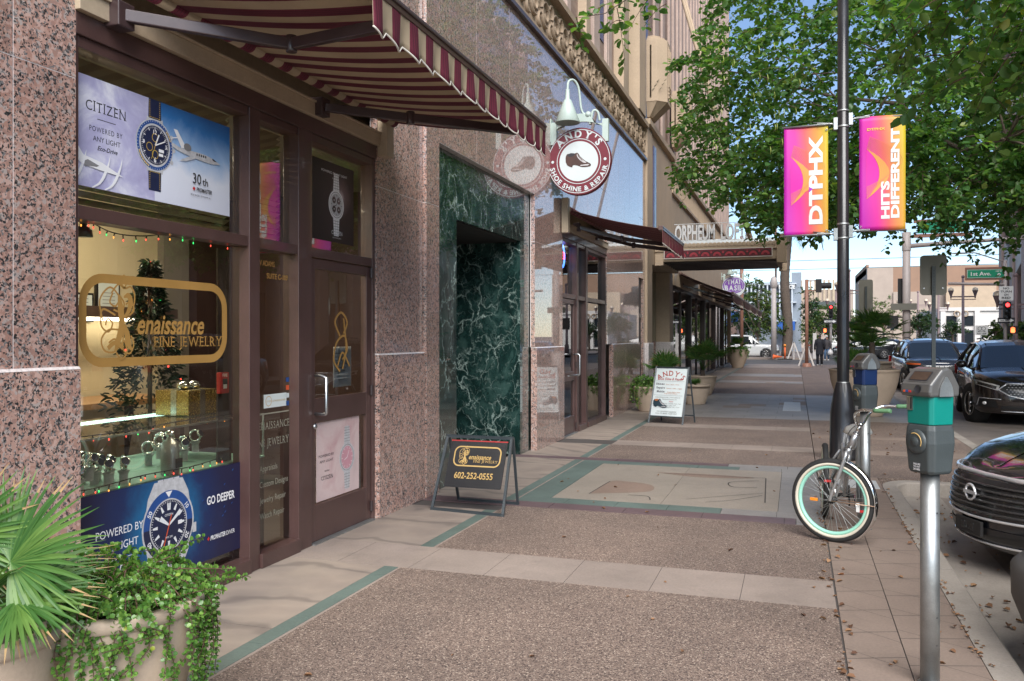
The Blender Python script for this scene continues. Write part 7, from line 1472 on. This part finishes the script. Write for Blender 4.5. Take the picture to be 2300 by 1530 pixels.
def oneway(a, w, h): a.use(M['white']).poly([(w * .06, h * .3), (w * .72, h * .3), (w * .72, h * .12), (w * .95, h * .5), (w * .72, h * .88), (w * .72, h * .7), (w * .06, h * .7)]); a.use(M['ink']).text('ONE WAY', w * .4, h * .40, h * .2, 'c', bold=.03, width=w * .5)
def hand(a, w, h): a.use(M['hand_on']).poly(a.rrect(w * .3, h * .12, w * .7, h * .6, w * .1)); [a.poly([(w * (.32 + i * .1), h * .58), (w * (.39 + i * .1), h * .58), (w * (.39 + i * .1), h * (.85 if i in (1, 2) else .78)), (w * (.32 + i * .1), h * (.85 if i in (1, 2) else .78))], False) for i in range(4)]; a.lift()
mb = MB(M['conc']); mb.box(2.46, 37, -.3, 5.4, 51, -.003); struct(mb.build('corner_pavement'))
# pale mast by the parked cars
c = PY(2036, 600, 43); x = c.x; t = thing('signal_mast', 'pale signal mast with a long arm left of the grey sign back', 'traffic signal', (x, 43, 0)); mb = MB(M['pole_beige']); zt = PY(2036, 532, 43).z; pole(mb, x, 43, zt, .17); mb.lathe([(.19, -.55), (.19, .3), (0, .34)], (x, 43, zt - .1), 14); mb.lathe([(0, .8), (.35, .8), (.35, 0)], (x, 43, 0), 14); mb.build('pole', t)
mb = MB(M['pole_beige']); a_ = PY(2200, 541, 43); mb.tube([(x, 43, PY(2045, 553, 43).z), (a_.x, 43, a_.z), (a_.x + 3, 43, a_.z + .1)], [.11, .085, .07], 10); mb.build('arm', t); signal(t, x - .16, 43.3, PY(2030, 654, 43).z, 1.2, False, YP)
a_ = PY(2030, 689, 42.7); flat_sign(t, 'sign_back', a_.x, 42.7, a_.z, 1.1, .3, M['sign_grey']); a_ = PY(1990, 724, 43); mb = MB(M['black_m']); mb.box(x - .8, 42.9, a_.z - .3, x - .35, 43.2, a_.z + .3); mb.box(x - .35, 43, a_.z + .2, x, 43.05, a_.z + .26); mb.build('pedestrian_signal', t)
p0, p1 = PY(2060, 514, 43), PY(2175, 511, 43); t = thing('street_sign', 'large green overhead street sign half hidden by leaves', 'sign', ((p0.x + p1.x) / 2, 42.9, p0.z - .3)); flat_sign(t, 'board', (p0.x + p1.x) / 2, 42.9, p0.z + .02, p1.x - p0.x, .50, M['sign_green'], lambda a, w, h: (a.use(M['white']).ring(w * .85, h * .5, .07, .09),)); mb = MB(M['pole_brown']); mb.box(p0.x - .15, 42.92, p0.z - .42, p1.x + .15, 43.02, p0.z - .26); mb.box(p0.x - .15, 42.92, p0.z + .26, p1.x + .15, 43.02, p0.z + .40); mb.build('frame', t)
# far right mast
Y = 50; c = PY(2258, 600, Y); x = c.x; t = thing('signal_mast', 'slim pale signal mast with street name arm at the right corner', 'traffic signal', (x, Y, 0)); mb = MB(M['pole_beige']); pole(mb, x, Y, PY(2258, 585, Y).z, .09); a_ = PY(2130, 637, Y); mb.tube([(x, Y, a_.z - .1), (a_.x, Y, a_.z)], .07, 8); mb.build('pole', t)
mb = MB(M['pole_beige']); a_, b_ = PY(2255, 588, Y), PY(2190, 568, Y); mb.tube([(a_.x, Y, a_.z), (b_.x, Y, b_.z), (b_.x - .3, Y, b_.z)], .035, 6); mb.ball((b_.x - .7, Y, b_.z), (.45, .12, .05), 10, 6); mb.build('luminaire', t)
a_ = PY(2262, 699, Y - .2); signal(t, a_.x, Y - .2, a_.z, .95); a_ = PY(2275, 741, Y - .2); flat_sign(t, 'pedestrian_signal', a_.x, Y - .2, a_.z, .5, .4, M['black_m'], hand)
a_ = PY(2215, 615, Y); t = thing('street_name_sign', 'green street name sign in a brown frame at the right corner', 'sign', (a_.x, Y - .05, a_.z - .3)); flat_sign(t, 'frame', a_.x, Y - .04, a_.z, 2.0, .68, M['pole_brown']); flat_sign(t, 'board', a_.x, Y - .06, a_.z, 1.82, .46, M['sign_green'], lambda a, w, h: (a.use(M['white']), a.band(a.rrect(.015, .015, w - .015, h - .015, .03, 3), a.rrect(.03, .03, w - .03, h - .03, .03, 3)), a.text('1st Ave.', w * .1, h * .3, .2, 'l', bold=.02, width=w * .52), a.text('100 W', w * .82, h * .68, .08, 'c', bold=.02), a.ring(w * .82, h * .36, .03, .08, n=16)))
def ntor(a, w, h): a.use(M['ink']); [a.text(s, w / 2, h * (.78 - i * .22), h * .14, 'c', bold=.02, width=w * (.42, .78, .3, .62)[i]) for i, s in enumerate(('NO', 'TURN', 'ON', 'RED'))]
for nm, lab, u, v, wp, hp, m, art in (('traffic_sign', 'white no turn on red sign above the right red signal', 2260, 659, 25, 28, 'white', ntor), ('one_way_sign', 'black and white one way arrow below the right red signal', 2260, 720, 30, 11, 'ink', oneway), ('traffic_sign', 'small white sign on a thin post before the rose columns', 2205, 742, 22, 19, 'white', lambda a, w, h: (a.use(M['ink']), a.ring(w * .35, h * .68, .08, .1, n=14), a.ring(w * .65, h * .68, .08, .1, n=14), a.text('MAY USE', w / 2, h * .32, h * .13, 'c', bold=.02), a.text('FULL LANE', w / 2, h * .1, h * .13, 'c', bold=.02)))):
    a_ = PY(u, v, Y - .3); t = thing(nm, lab, 'sign', (a_.x, Y - .3, a_.z - .3)); flat_sign(t, 'board', a_.x, Y - .3, a_.z, wp / F * Y, hp / F * Y, M[m], art)
    if u == 2205: mb = MB(M['galv']); pole(mb, a_.x, Y - .27, a_.z, .03, ZS); mb.build('post', t)
# left corner signals
c = PG(1812, 824); t = thing('signal_pole', 'rust brown signal pole standing between the white barricade legs', 'traffic signal', tuple(c)); mb = MB(M['pole_brown']); zt = PY(1812, 628, c.y).z; pole(mb, c.x, c.y, zt, .09); mb.lathe([(0, .2), (.22, .2), (.26, 0)], c, 14); mb.box(c.x, c.y - .02, zt - .1, c.x + .5, c.y + .02, zt - .05); mb.box(c.x, c.y - .02, zt - .62, c.x + .5, c.y + .02, zt - .57); mb.build('pole', t)
mb = MB(M['black_m']); mb.box(c.x + .45, c.y - .2, zt - .7, c.x + .75, c.y + .2, zt); mb.lathe([(.16, 0), (.16, .5)], (c.x + .75, c.y, zt - .35), 14, XP); mb.build('signal_head', t)
c = PY(1866, 700, 76); t = thing('traffic_signal', 'red signal on a pale pole behind the two walkers', 'traffic signal', (c.x, 76, 0)); mb = MB(M['pole_beige']); pole(mb, c.x, 76, c.z + .3, .1); mb.build('pole', t); signal(t, c.x, 75.7, c.z, 1.1); a_ = PY(1853, 742, 75.8); flat_sign(t, 'pedestrian_signal', a_.x, 75.8, a_.z, .55, .45, M['black_m'], hand)
a_ = PY(1865, 722, 75.5); t = thing('one_way_sign', 'black and white one way arrow below the left red signal', 'sign', (a_.x, 75.5, a_.z - .2)); flat_sign(t, 'board', a_.x, 75.5, a_.z, 1.05, .36, M['ink'], oneway)
# grey sign backs on posts near the kerb
for lab, u, va, vb, Y_, wp, px in (('grey rounded sign seen from behind on a perforated post', 2097, 573, 663, 16.5, 51, 2.3), ('tall narrow grey sign seen from behind above the fan palm', 1945, 628, 716, 26.5, 28, 1.9)):
    a_, b_ = PY(u, va, Y_), PY(u, vb, Y_); t = thing('parking_sign', lab, 'sign', (a_.x, Y_, 0)); w_ = wp / F * Y_ * .97; flat_sign(t, 'board', a_.x, Y_ + .03, (a_.z + b_.z) / 2, w_, a_.z - b_.z, M['sign_grey'], None, .06); mb = MB(M['meter_dk']); mb.box(a_.x - .03, Y_ - .03, 0, a_.x + .03, Y_ + .028, a_.z - .2); mb.use(M['ink']); z = .1
    while z < a_.z - .25: mb.lathe([(0, .001), (.009, .001)], (a_.x, Y_ - .03, z), 6, YN); z += .05
    mb.build('post', t)
    mb = MB(M['steel'])
    for s in (-1, 1): mb.lathe([(0, .004), (.012, .002)], (a_.x + s * w_ * .35, Y_ + .03, b_.z + .12), 8, YN)
    mb.build('rivets', t)
# twin lantern lamp posts and other poles
def lantern_post(label, u, vt, Y_, k=1.0):
    a_ = PY(u, vt, Y_); x, zt = a_.x, a_.z; t = thing('lamp_post', label, 'lamp post', (x, Y_, 0), 0, 'twin lantern lamp posts'); mb = MB(M['lamp_purple']); mb.tube([(x, Y_, 0), (x, Y_, .8), (x, Y_, 1), (x, Y_, zt)], [.2, .2, .12, .09], 10); mb.ball((x, Y_, zt), .13, 8, 6); mb.box(x - .9, Y_ - .04, zt - 1.6, x + .9, Y_ + .04, zt - 1.5); mb.box(x - .9, Y_ - .04, zt - 1.8, x + .9, Y_ + .04, zt - 1.74); mb.build('pole', t)
    for s in (-1, 1): mb = MB(M['lamp_purple']); mb.lathe([(.04, -.6), (.07, -.4), (.2, .0), (.22, .03)], (x + s * .85, Y_, zt - 1.1), 12); mb.use(M['globe']); mb.lathe([(.21, .03), (.18, .2), (.0, .3)], (x + s * .85, Y_, zt - 1.1), 12); mb.build('lantern', t)
for lab, u, vt, Y_ in (('mauve twin lantern post in front of the cream building', 2163, 622, 74), ('mauve twin lantern post right of the dark round tree', 2108, 660, 96), ('mauve twin lantern post left of the grey sign back', 2062, 656, 110), ('mauve twin lantern post behind the black pole and fan palm', 1907, 608, 70), ('mauve lantern post behind the red signal of the walkers', 1878, 652, 92), ('slim pale lantern post at the right edge', 2281, 618, 50.5)): lantern_post(lab, u, vt, Y_)
c = PY(1738, 770, 67); t = thing('pale_column', 'pale round column with a capped top beside the palm trunk', 'pole', (c.x, 67, 0)); mb = MB(M['pole_beige']); z = PY(1738, 648, 67).z; mb.tube([(c.x, 67, 0), (c.x, 67, z)], [.22, .18], 14); mb.lathe([(.19, 0), (.28, .15), (.28, .5), (.2, .8), (.0, .95)], (c.x, 67, z), 14); mb.build('shaft', t); mb = MB(M['pole_brown']); pole(mb, c.x + .15, 67, z + 4.5, .07, z + .7); mb.build('rod', t)
c = PY(1666, 700, 60); t = thing('rust_pole', 'rust brown pole rising behind the oval purple sign', 'pole', (c.x, 60, 0)); mb = MB(M['pole_brown']); pole(mb, c.x, 60, 8.5, .12); mb.lathe([(.2, .5), (.24, 0)], (c.x, 60, 0), 12); mb.build('shaft', t)
for lab, v in (('upper overhead wire crossing the sky behind the black pole', 583), ('lower overhead wire crossing the sky behind the black pole', 603)): a_ = PY(1900, v, 64); mb = MB(M['ink']); mb.tube([(-40 + 5 * i, 64, a_.z + .0008 * (i * 5 - 40) ** 2 * .4) for i in range(21)], .018, 5); tag(mb.build('overhead_wire'), lab, 'wire')
# street works at the corner
M['safety'] = plain('safety_orange', (.75, .14, .035), .5, var=.06); M['barr_white'] = plain('barricade_white', (.62, .58, .55), .5, var=.08)
for lab, u, v, w_, h_ in (('white folding barricade straddling the rust brown signal pole', 1811, 822, 30, 47), ('white folding barricade beside the orange post by the palm', 1783, 808, 26, 38)):
    c = PG(u, v); k = c.y / F * 1.0; t = thing('barricade', lab, 'barricade', tuple(c)); hw, hh = w_ * k / 2, h_ * k
    for s in (-1, 1): mb = MB(M['barr_white']); mb.obb((c.x + s * hw / 2, c.y, hh / 2), ((s * hw, 0, -hh), YP, (hh, 0, s * hw)), (math.hypot(hw, hh) / 2, .05, .045)); mb.build('leg', t)
    mb = MB(M['barr_white']); mb.box(c.x - .05, c.y - .04, hh - .1, c.x + .05, c.y + .7, hh); mb.box(c.x - .06, c.y + .7, 0, c.x + .06, c.y + .76, hh); mb.build('rail', t)
c = PG(1763, 808); t = thing('traffic_delineator', 'orange traffic post with a flashing lamp on a flat black foot', 'traffic post', tuple(c)); mb = MB(M['rubber']); mb.box(c.x - .5, c.y - .3, 0, c.x + .5, c.y + .3, .07); mb.build('foot', t); mb = MB(M['safety']); mb.tube([(c.x, c.y, .07), (c.x, c.y, .9)], .06, 10); mb.use(M['amber']); mb.tube([(c.x, c.y, .9), (c.x, c.y, 1.08)], .09, 10); mb.build('post', t)
c = PG(1745, 806); t = thing('traffic_cone', 'fallen orange cone in front of the white truck', 'cone', tuple(c)); mb = MB(M['safety']); mb.lathe([(.16, 0), (.03, .6), (0, .6)], (c.x - .25, c.y, .15), 12, XP); mb.obb((c.x - .26, c.y, .17), (XP, YP, ZP), (.02, .17, .17)); mb.build('cone', t)
c = PG(1830, 806); t = thing('white_bollard', 'plain white square post behind the man in the dark coat', 'post', tuple(c)); mb = MB(M['barr_white']); mb.box(c.x - .13, c.y - .1, 0, c.x + .13, c.y + .1, 1.85); mb.build('post', t, bevel=.02)
# ---------------------------------------------------------------- two walkers
M['skin'] = plain('skin', (.36, .20, .14), .55, var=.06); M['hair'] = plain('dark_hair', (.015, .011, .01), .6, var=.2); M['coat'] = plain('dark_coat', (.012, .013, .02), .8, var=.2); M['jeans'] = plain('jeans', (.06, .12, .22), .8, var=.15); M['jacket'] = plain('grey_jacket', (.05, .045, .05), .75, var=.15); M['bag'] = plain('plastic_bag', (.62, .60, .60), .45, var=.06)
def person(label, loc, rz, coat, legs, coat_len, h=1.75, hand_out=None):
    t = thing('person', label, 'person', loc, rz); k = h / 1.75; lo = dict(local=True); J = {}; Ed = []
    def j(n, p, r, par=None): J[n] = (len(J), Vector(p) * k, r * k); (par is not None) and Ed.append((J[par][0], J[n][0]))
    j('pelvis', (0, 0, .95), .13); j('waist', (0, 0, 1.10), .115, 'pelvis'); j('chest', (0, .01, 1.30), .13, 'waist'); j('neck0', (0, 0, 1.46), .065, 'chest'); j('neck', (0, .01, 1.52), .052, 'neck0'); j('head', (0, .02, 1.60), .078, 'neck'); j('crown', (0, .01, 1.69), .074, 'head'); j('nose', (0, .10, 1.605), .016, 'head')
    for s, n in ((-1, 'l'), (1, 'r')):
        j('sh' + n, (s * .185, 0, 1.42), .056, 'chest'); j('el' + n, (s * .25, -.02, 1.14), .042, 'sh' + n); j('wr' + n, (s * .255, .07, .90), .03, 'el' + n); j('pa' + n, (s * .25, .09, .84), .033, 'wr' + n)
        for q, (dx, ln) in enumerate(((-.03, .07), (-.01, .085), (.01, .08), (.03, .065))): j('f%d%s' % (q, n), (s * (.25 + 0), .09 + dx, .80), .010, 'pa' + n); j('g%d%s' % (q, n), (s * (.235), .095 + dx, .80 - ln * .6), .008, 'f%d%s' % (q, n))
        j('th' + n, (s * .21, .135, .82), .011, 'pa' + n); j('tt' + n, (s * .20, .145, .785), .009, 'th' + n); j('ea' + n, (s * .078, 0, 1.605), .018, 'head')
        j('hp' + n, (s * .095, 0, .88), .095, 'pelvis'); j('kn' + n, (s * .11, .03, .49), .060, 'hp' + n); j('an' + n, (s * .115, -.02 if s < 0 else .03, .09), .04, 'kn' + n); j('to' + n, (s * .13, .13, .035), .032, 'an' + n)
    me = bpy.data.meshes.new('body'); me.from_pydata([p for _, p, _ in J.values()], Ed, []); me.materials.append(M['skin']); o = bpy.data.objects.new('body', me); C.objects.link(o); o.parent = t; WM[o] = WM[t]
    md = o.modifiers.new('skin', 'SKIN'); md.use_smooth_shade = True; dv = me.skin_vertices[0].data
    for _, (i, p, r) in J.items(): dv[i].radius = (r, r)
    dv[0].use_root = True; sb = o.modifiers.new('sub', 'SUBSURF'); sb.levels = sb.render_levels = 1
    def loft(mat, name, rings): n = 16; mb = MB(M[mat]); mb.grid([[(cx * k + a * k * math.cos(2 * math.pi * i / n), cy * k + b * k * math.sin(2 * math.pi * i / n), z * k) for i in range(n)] for cx, cy, z, a, b in rings], True, True); return mb.build(name, t, **lo)
    loft(coat, 'coat', [(0, 0, coat_len, .215, .155), (0, 0, .95, .20, .15), (0, 0, 1.12, .18, .14), (0, 0, 1.3, .205, .15), (0, 0, 1.42, .20, .12), (0, 0, 1.48, .10, .08), (0, 0, 1.53, .075, .075)])
    for s, n in ((-1, 'l'), (1, 'r')):
        mb = MB(M[coat]); mb.tube([J['sh' + n][1] - Vector((s * .05, 0, -.005)), J['sh' + n][1], J['el' + n][1], J['wr' + n][1]], [.075 * k, .075 * k, .062 * k, .05 * k], 10); mb.build('sleeve', t, **lo)
        mb = MB(M[legs]); mb.tube([J['hp' + n][1] + ZP * .06, J['kn' + n][1], J['an' + n][1] - ZP * .03], [.115 * k, .082 * k, .065 * k], 10); mb.build('trouser_leg', t, **lo)
        mb = MB(M['white']); a_ = J['an' + n][1]; mb.ball((a_.x, a_.y + .06, .045), (.05, .14, .045), 10, 6); mb.build('shoe', t, **lo)
    mb = MB(M['hair']); rows = []
    for i in range(6): f = i / 5; rows.append([((.088 * math.sin(f * 1.75)) * math.cos(q) * k, (-.005 + (.100 * math.sin(f * 1.75)) * math.sin(q) - .02 * f) * k, (1.635 + .125 * math.cos(f * 1.75)) * k) for q in np.linspace(0, 2 * math.pi, 15)[:-1]])
    mb.grid(rows, True, True); mb.build('hair', t, **lo)
    mb = MB(M['hair'])
    for s in (-1, 1): mb.ball((s * .03 * k, .088 * k, 1.625 * k), (.010, .006, .007), 6, 4)
    mb.box(-.025 * k, .088 * k, 1.555 * k, .025 * k, .096 * k, 1.562 * k); mb.build('eyes_and_mouth', t, **lo); return t, J, k
c = PG(1841, 821); person('man in a long dark coat and white shoes seen from behind at the crossing', (c.x, c.y, 0), R(8), 'coat', 'coat', .62, 1.74)
c = PG(1857, 810); t2, J, k = person('woman in dark jacket and blue jeans walking towards the camera at the crossing', (c.x, c.y, 0), R(172), 'jacket', 'jeans', .86, 1.62)
pp = WM[t2] @ J['pal'][1]; t = thing('carrier_bag', 'white plastic carrier bag held by the woman in jeans', 'bag', (pp.x, pp.y, pp.z - .42)); mb = MB(M['bag']); mb.lathe([(0, 0), (.15, .02), (.19, .15), (.15, .28), (.04, .40), (.02, .42)], (pp.x, pp.y, pp.z - .42), 12); mb.build('bag', t)
# more traffic
c = PG(1868, 806, ZS); car('parked_suv', 'grey sport utility car half hidden behind the black pole at the crossing', (c.x + 2.5, c.y + 1.2, ZS), R(90), dict(SUV, face=face_jeep), 'paint_grey', 'traffic at the crossing')
car('passing_car', 'small dark car seen past the roof of the nearer dark car', (7.9, 50, ZS), R(180), SEDAN, 'paint_dark', 'traffic at the crossing')
car('passing_car', 'pale car with its back to the camera waiting far down the street', (6.2, 84, ZS), R(0), dict(SUV, face=face_jeep), 'paint_silver', 'traffic at the crossing'); car('passing_car', 'dark car with its back to the camera far down the street', (8.8, 90, ZS), R(0), SEDAN, 'paint_grey', 'traffic at the crossing')
car('passing_truck', 'white van far behind the two walkers at the crossing', (3.6, 92, ZS), R(90), TRUCK, 'paint_white', 'traffic at the crossing')
car('passing_truck', 'silver truck across the street, seen only as a reflection in the shop window', (9.4, 20.5, ZS), R(0), TRUCK, 'paint_silver')
# ---------------------------------------------------------------- inside the jeweller's window
M['tube_on'] = emit('lit_tube', (1, .86, .62), 4); M['glow_r'] = emit('red_bulb', (1, .08, .05), 1.1); M['glow_o'] = emit('orange_bulb', (1, .35, .06), 1.1); M['glow_g'] = emit('green_bulb', (.05, 1, .2), .8)
t = thing('ceiling_lamp', 'lit fluorescent ceiling lamp glimpsed through the upper window blinds', 'lamp', (-5.2, 5.4, 3.28)); mb = MB(M['white']); mb.box(-5.35, 4.3, 3.22, -5.05, 6.7, 3.29); mb.build('housing', t); mb = MB(M['tube_on']); mb.box(-5.3, 4.32, 3.205, -5.1, 6.68, 3.219); mb.build('diffuser', t)
ld = bpy.data.lights.new('ceiling_lamp_light', 'AREA'); ld.shape = 'RECTANGLE'; ld.size = .3; ld.size_y = 2.3; ld.energy = 26; ld.color = (1, .84, .6); lo_ = bpy.data.objects.new('light', ld); C.objects.link(lo_); lo_.location = (-.0, 0, -.09); lo_.parent = t
t = thing('wall_shelf', 'dark wall shelf with a light strip under it on the cream wall', 'shelf', (-6.35, 6.2, 1.1)); q0 = PX(160, 705, -6.3); mb = MB(M['wood_dk']); mb.box(-6.5, 4.9, 1.83, -6.15, 7.3, 1.93); mb.build('board', t); mb = MB(M['tube_on']); mb.box(-6.4, 6.3, 1.80, -6.3, 6.9, 1.828); mb.build('light_strip', t)
t = thing('desk', 'light wooden desk against the cream wall', 'desk', (-5.9, 6.1, 0)); mb = MB(M['wood']); mb.box(-6.45, 4.6, 1.02, -5.7, 6.9, 1.07); mb.build('top', t)
for x in (-6.4, -5.78):
    for y in (4.65, 6.82): mb = MB(M['wood_dk']); mb.box(x, y, 0, x + .06, y + .06, 1.02); mb.build('leg', t)
for i, (u, v, w_, h_, lab) in enumerate(((175, 690, .36, .28, 'framed certificate leaning on the shelf at the left edge'), (242, 668, .30, .36, 'pale framed print above the shelf behind the gold capital letter'), (325, 670, .30, .36, 'pale framed certificate above the shelf right of the gold capital letter'))):
    p = PX(u, v, -6.47); t = thing('picture_frame', lab, 'picture', (-6.48, p.y, p.z)); mb = MB(M['black']); mb.box(-6.49, p.y - w_ / 2, p.z - h_ / 2, -6.46, p.y + w_ / 2, p.z + h_ / 2); mb.build('frame', t); a = D2((-6.459, p.y - w_ / 2 + .02, p.z - h_ / 2 + .02), YP, ZP); a.use(M['board_white']).rect(0, 0, w_ - .04, h_ - .04); a.use(M['txt_grey'])
    for k in range(5): a.rect(.05, .06 + k * .035, w_ - .09, .066 + k * .035)
    a.mb.build('print', t)
# display case under the window
t = thing('display_case', 'glass display case with pale green light behind the shop window', 'display case', (-4.3, 4.3, 0)); mb = MB(M['wood_dk']); mb.box(-4.75, 3.45, 0, -3.80, 5.45, .74); mb.build('cabinet', t, bevel=.005); M['case_floor'] = plain('case_lining', (.20, .36, .30), .5, var=.08); mb = MB(M['case_floor']); mb.box(-4.74, 3.46, .742, -3.79, 5.44, .755); mb.build('lining', t)
mb = MB(M['caseglass']); mb.quad((-4.75, 3.45, 1.06), (-3.80, 3.45, 1.06), (-3.80, 5.45, 1.06), (-4.75, 5.45, 1.06)); mb.build('glass_top', t); mb = MB(M['steel']); mb.box(-3.81, 3.45, 1.055, -3.80, 5.45, 1.068); mb.box(-3.81, 5.44, .75, -3.80, 5.45, 1.06); mb.build('edge_trim', t)
M['casel'] = emit('case_light', (.7, 1, .85), 2); mb = MB(M['casel']); mb.box(-4.72, 3.5, 1.03, -4.68, 5.4, 1.05); mb.build('light_strip', t)
def watch0():
    t = thing('wrist_watch', 'steel wrist watch on a curved stand in the display case', 'watch', (0, 0, 0), 0, 'watches in the display case')
    mb = MB(M['silver']); mb.lathe([(.020, 0), (.02, .045), (.03, .06)], (0, 0, 0), 10); mb.build('stand', t, local=True)
    mb = MB(M['chrome']); mb.torus((0, 0, .095), YP, .033, .006, 20, 6, ry=.011); mb.build('bracelet', t, local=True)
    mb = MB(M['chrome']); mb.lathe([(0, 0), (.023, 0), (.023, .012), (.019, .013)], (.026, 0, .105), 18, (1, 0, .5)); mb.use(M['navy']); mb.lathe([(0, .0125), (.019, .0128)], (.026, 0, .105), 18, (1, 0, .5)); mb.build('case', t, local=True)
    return t
w0 = watch0(); rg = random.Random(9); spots = [(-3.88 - .11 * r - rg.uniform(0, .03), 3.56 + .115 * c_ + rg.uniform(-.02, .02)) for r in range(4) for c_ in range(6)] + [(-4.15 - .1 * (i % 2), 4.75 + .12 * (i // 2)) for i in range(8)]
for i, (x, y) in enumerate(spots):
    lab = 'steel wrist watch on a curved stand in the left cluster of the display case' if i < 24 else 'steel wrist watch on a curved stand in the right cluster of the display case'
    o = w0 if i == 0 else copy_tree(w0); o.location = (x, y, .757 + (.05 if i % 3 == 0 else 0)); o.rotation_euler = (0, 0, rg.uniform(-.7, .5)); o['label'] = lab; o.scale = (1.25,) * 3
p = PX(382, 1010, -3.84); t = thing('diver_bottle', 'miniature grey diving bottle standing in the display case', 'bottle', (p.x, p.y, .757)); mb = MB(M['galv']); mb.lathe([(0, 0), (.055, 0), (.058, .01), (.058, .17), (.05, .205), (.025, .225), (.02, .24)], (p.x, p.y, .757), 24); mb.build('body', t); mb = MB(M['chrome']); mb.lathe([(.02, .24), (.03, .25), (.03, .275), (0, .285)], (p.x, p.y, .757), 16); mb.build('valve', t); mb = MB(M['ink']); mb.box(p.x + .05, p.y - .015, .80, p.x + .061, p.y + .045, .86); mb.build('label', t)
t = thing('gift_box', 'glittering gold gift box with silver ribbon on the display case', 'gift box', (-4.35, 5.28, 1.065)); M['glit'] = plain('gold_glitter', (.55, .42, .16), .25, .8, var=.5, scale=90); M['glits'] = plain('silver_glitter', (.6, .66, .64), .2, .9, var=.4, scale=90)
mb = MB(M['glit']); mb.box(-4.5, 5.1, 1.065, -4.2, 5.42, 1.25); mb.build('box', t, bevel=.006); mb = MB(M['glits']); mb.box(-4.502, 5.22, 1.066, -4.198, 5.28, 1.252); mb.box(-4.36, 5.098, 1.066, -4.31, 5.422, 1.2525); mb.ball((-4.33, 5.2, 1.28), (.05, .06, .035), 10, 6); mb.ball((-4.33, 5.31, 1.28), (.05, .06, .035), 10, 6); mb.build('ribbon', t)
M['pine'] = leafmat('dark_needles', (.008, .02, .012), (.012, .032, .018), (.02, .05, .025), .05, .4); c = Vector((-4.95, 5.55, .9)); t = thing('christmas_tree', 'slim dark artificial tree with small lights behind the gold lettering', 'tree', tuple(c)); P, D, Nn, Z = [], [], [], []
for k in range(1500): f = rg.random() ** .8; az = rg.uniform(0, 6.28); rr_ = (1 - f) * .34 * (.35 + .65 * rg.random()) + .01; P.append((c.x + rr_ * math.cos(az), c.y + rr_ * math.sin(az), c.z + .1 + f * 1.25)); D.append((math.cos(az), math.sin(az), rg.gauss(-.1, .5))); Nn.append((rg.gauss(0, 1), rg.gauss(0, 1), 1)); Z.append(rg.uniform(.05, .09))
leaf_object('needles', P, D, Nn, Z, M['pine'], t, .28); mb = MB(M['bark']); mb.tube([c - ZP * .2, c + ZP * 1.25], .018, 6); mb.lathe([(.16, -.2), (.12, .05), (0, .05)], c, 14); mb.build('stem', t)
for k in range(16): q = P[rg.randrange(len(P))]; mb = MB(M[rg.choice(['glow_r', 'glow_g', 'glow_o'])]); mb.ball(q, .009, 6, 4); mb.build('bulb', t)
p = PX(497, 860, -3.86); t = thing('fire_alarm', 'red fire alarm pull box beside the window frame', 'fire alarm', (p.x, p.y, p.z - .06)); mb = MB(M['frame_dark']); mb.box(p.x - .02, p.y - .03, 0, p.x - .005, p.y + .12, 2.27); mb.build('post', t); mb = MB(M['red']); mb.box(p.x - .004, p.y - .05, p.z - .075, p.x + .03, p.y + .05, p.z + .075); mb.build('box', t, bevel=.006); a = D2((p.x + .031, p.y - .045, p.z - .07), YP, ZP); a.use(M['paper']).text('FIRE', .045, .115, .022, 'c', bold=.02); a.use(M['ink']).rect(.02, .05, .07, .1); a.use(M['paper']).rect(.025, .03, .065, .06); a.mb.build('plate', t)
p = PX(187, 520, -3.80); t = thing('alarm_bell', 'small dark bell shaped lamp hanging inside the window top', 'lamp', (p.x, p.y, p.z)); mb = MB(M['black']); mb.lathe([(0, .09), (.018, .085), (.02, .03), (.045, .01), (.05, -.03), (.0, -.03)], p, 16); mb.build('shade', t)
# strings of tiny lights
def lights(label, pts, n, sag):
    t = thing('string_lights', label, 'string lights', pts[0]); sp = spline(pts, 10); mb = MB(M['black_m']); mb.tube(sp, .0035, 5); mb.build('cable', t)
    for k in range(n):
        i = int((k + .5) / n * (len(sp) - 1)); q = Vector(sp[i]) - ZP * rg.uniform(.012, .03) + YP * rg.uniform(-.01, .01); mb = MB(M['black_m']); mb.tube([Vector(sp[i]), q], .004, 5); mb.use(M[rg.choice(['glow_r', 'glow_r', 'glow_o', 'glow_g'])]); mb.ball(q - ZP * .008, (.0038, .0038, .0075), 6, 5); mb.build('bulb', t)
z = lambda u, v: tuple(PX(u, v, -3.74))
lights('dark string of tiny coloured lights along the top of the lower window', [z(160, 490), z(195, 494), z(215, 505), z(245, 520), z(280, 528), z(330, 530), z(380, 525), z(430, 535), z(500, 545), z(545, 552)], 17, .02)
lights('string of tiny coloured lights along the front of the display case', [(-3.78, 3.52, .80), (-3.78, 3.8, .785), (-3.78, 4.2, .80), (-3.78, 4.6, .79), (-3.78, 4.95, .81)], 22, .02); lights('string of tiny coloured lights along the top edge of the display case', [(-3.84, 3.52, 1.085), (-3.84, 4.1, 1.075), (-3.84, 4.6, 1.09), (-3.84, 5.4, 1.08)], 16, .02)
M['neon_r'] = emit('red_neon', (1, .06, .05), 2); M['neon_b'] = emit('blue_neon', (.08, .25, 1), 2); p = PX(1261, 575, -3.75); t = thing('neon_sign', 'small red and blue lit open sign in the narrow shop window', 'sign', tuple(p)); mb = MB(M['neon_b']); mb.torus(p, XP, .2, .014, 28, 6); mb.build('ring', t); a = D2((p.x + .01, p.y - .17, p.z - .08), YP, ZP); a.use(M['neon_r']).text('OPEN', .17, .03, .13, 'c', bold=.02, width=.36); a.mb.build('letters', t)
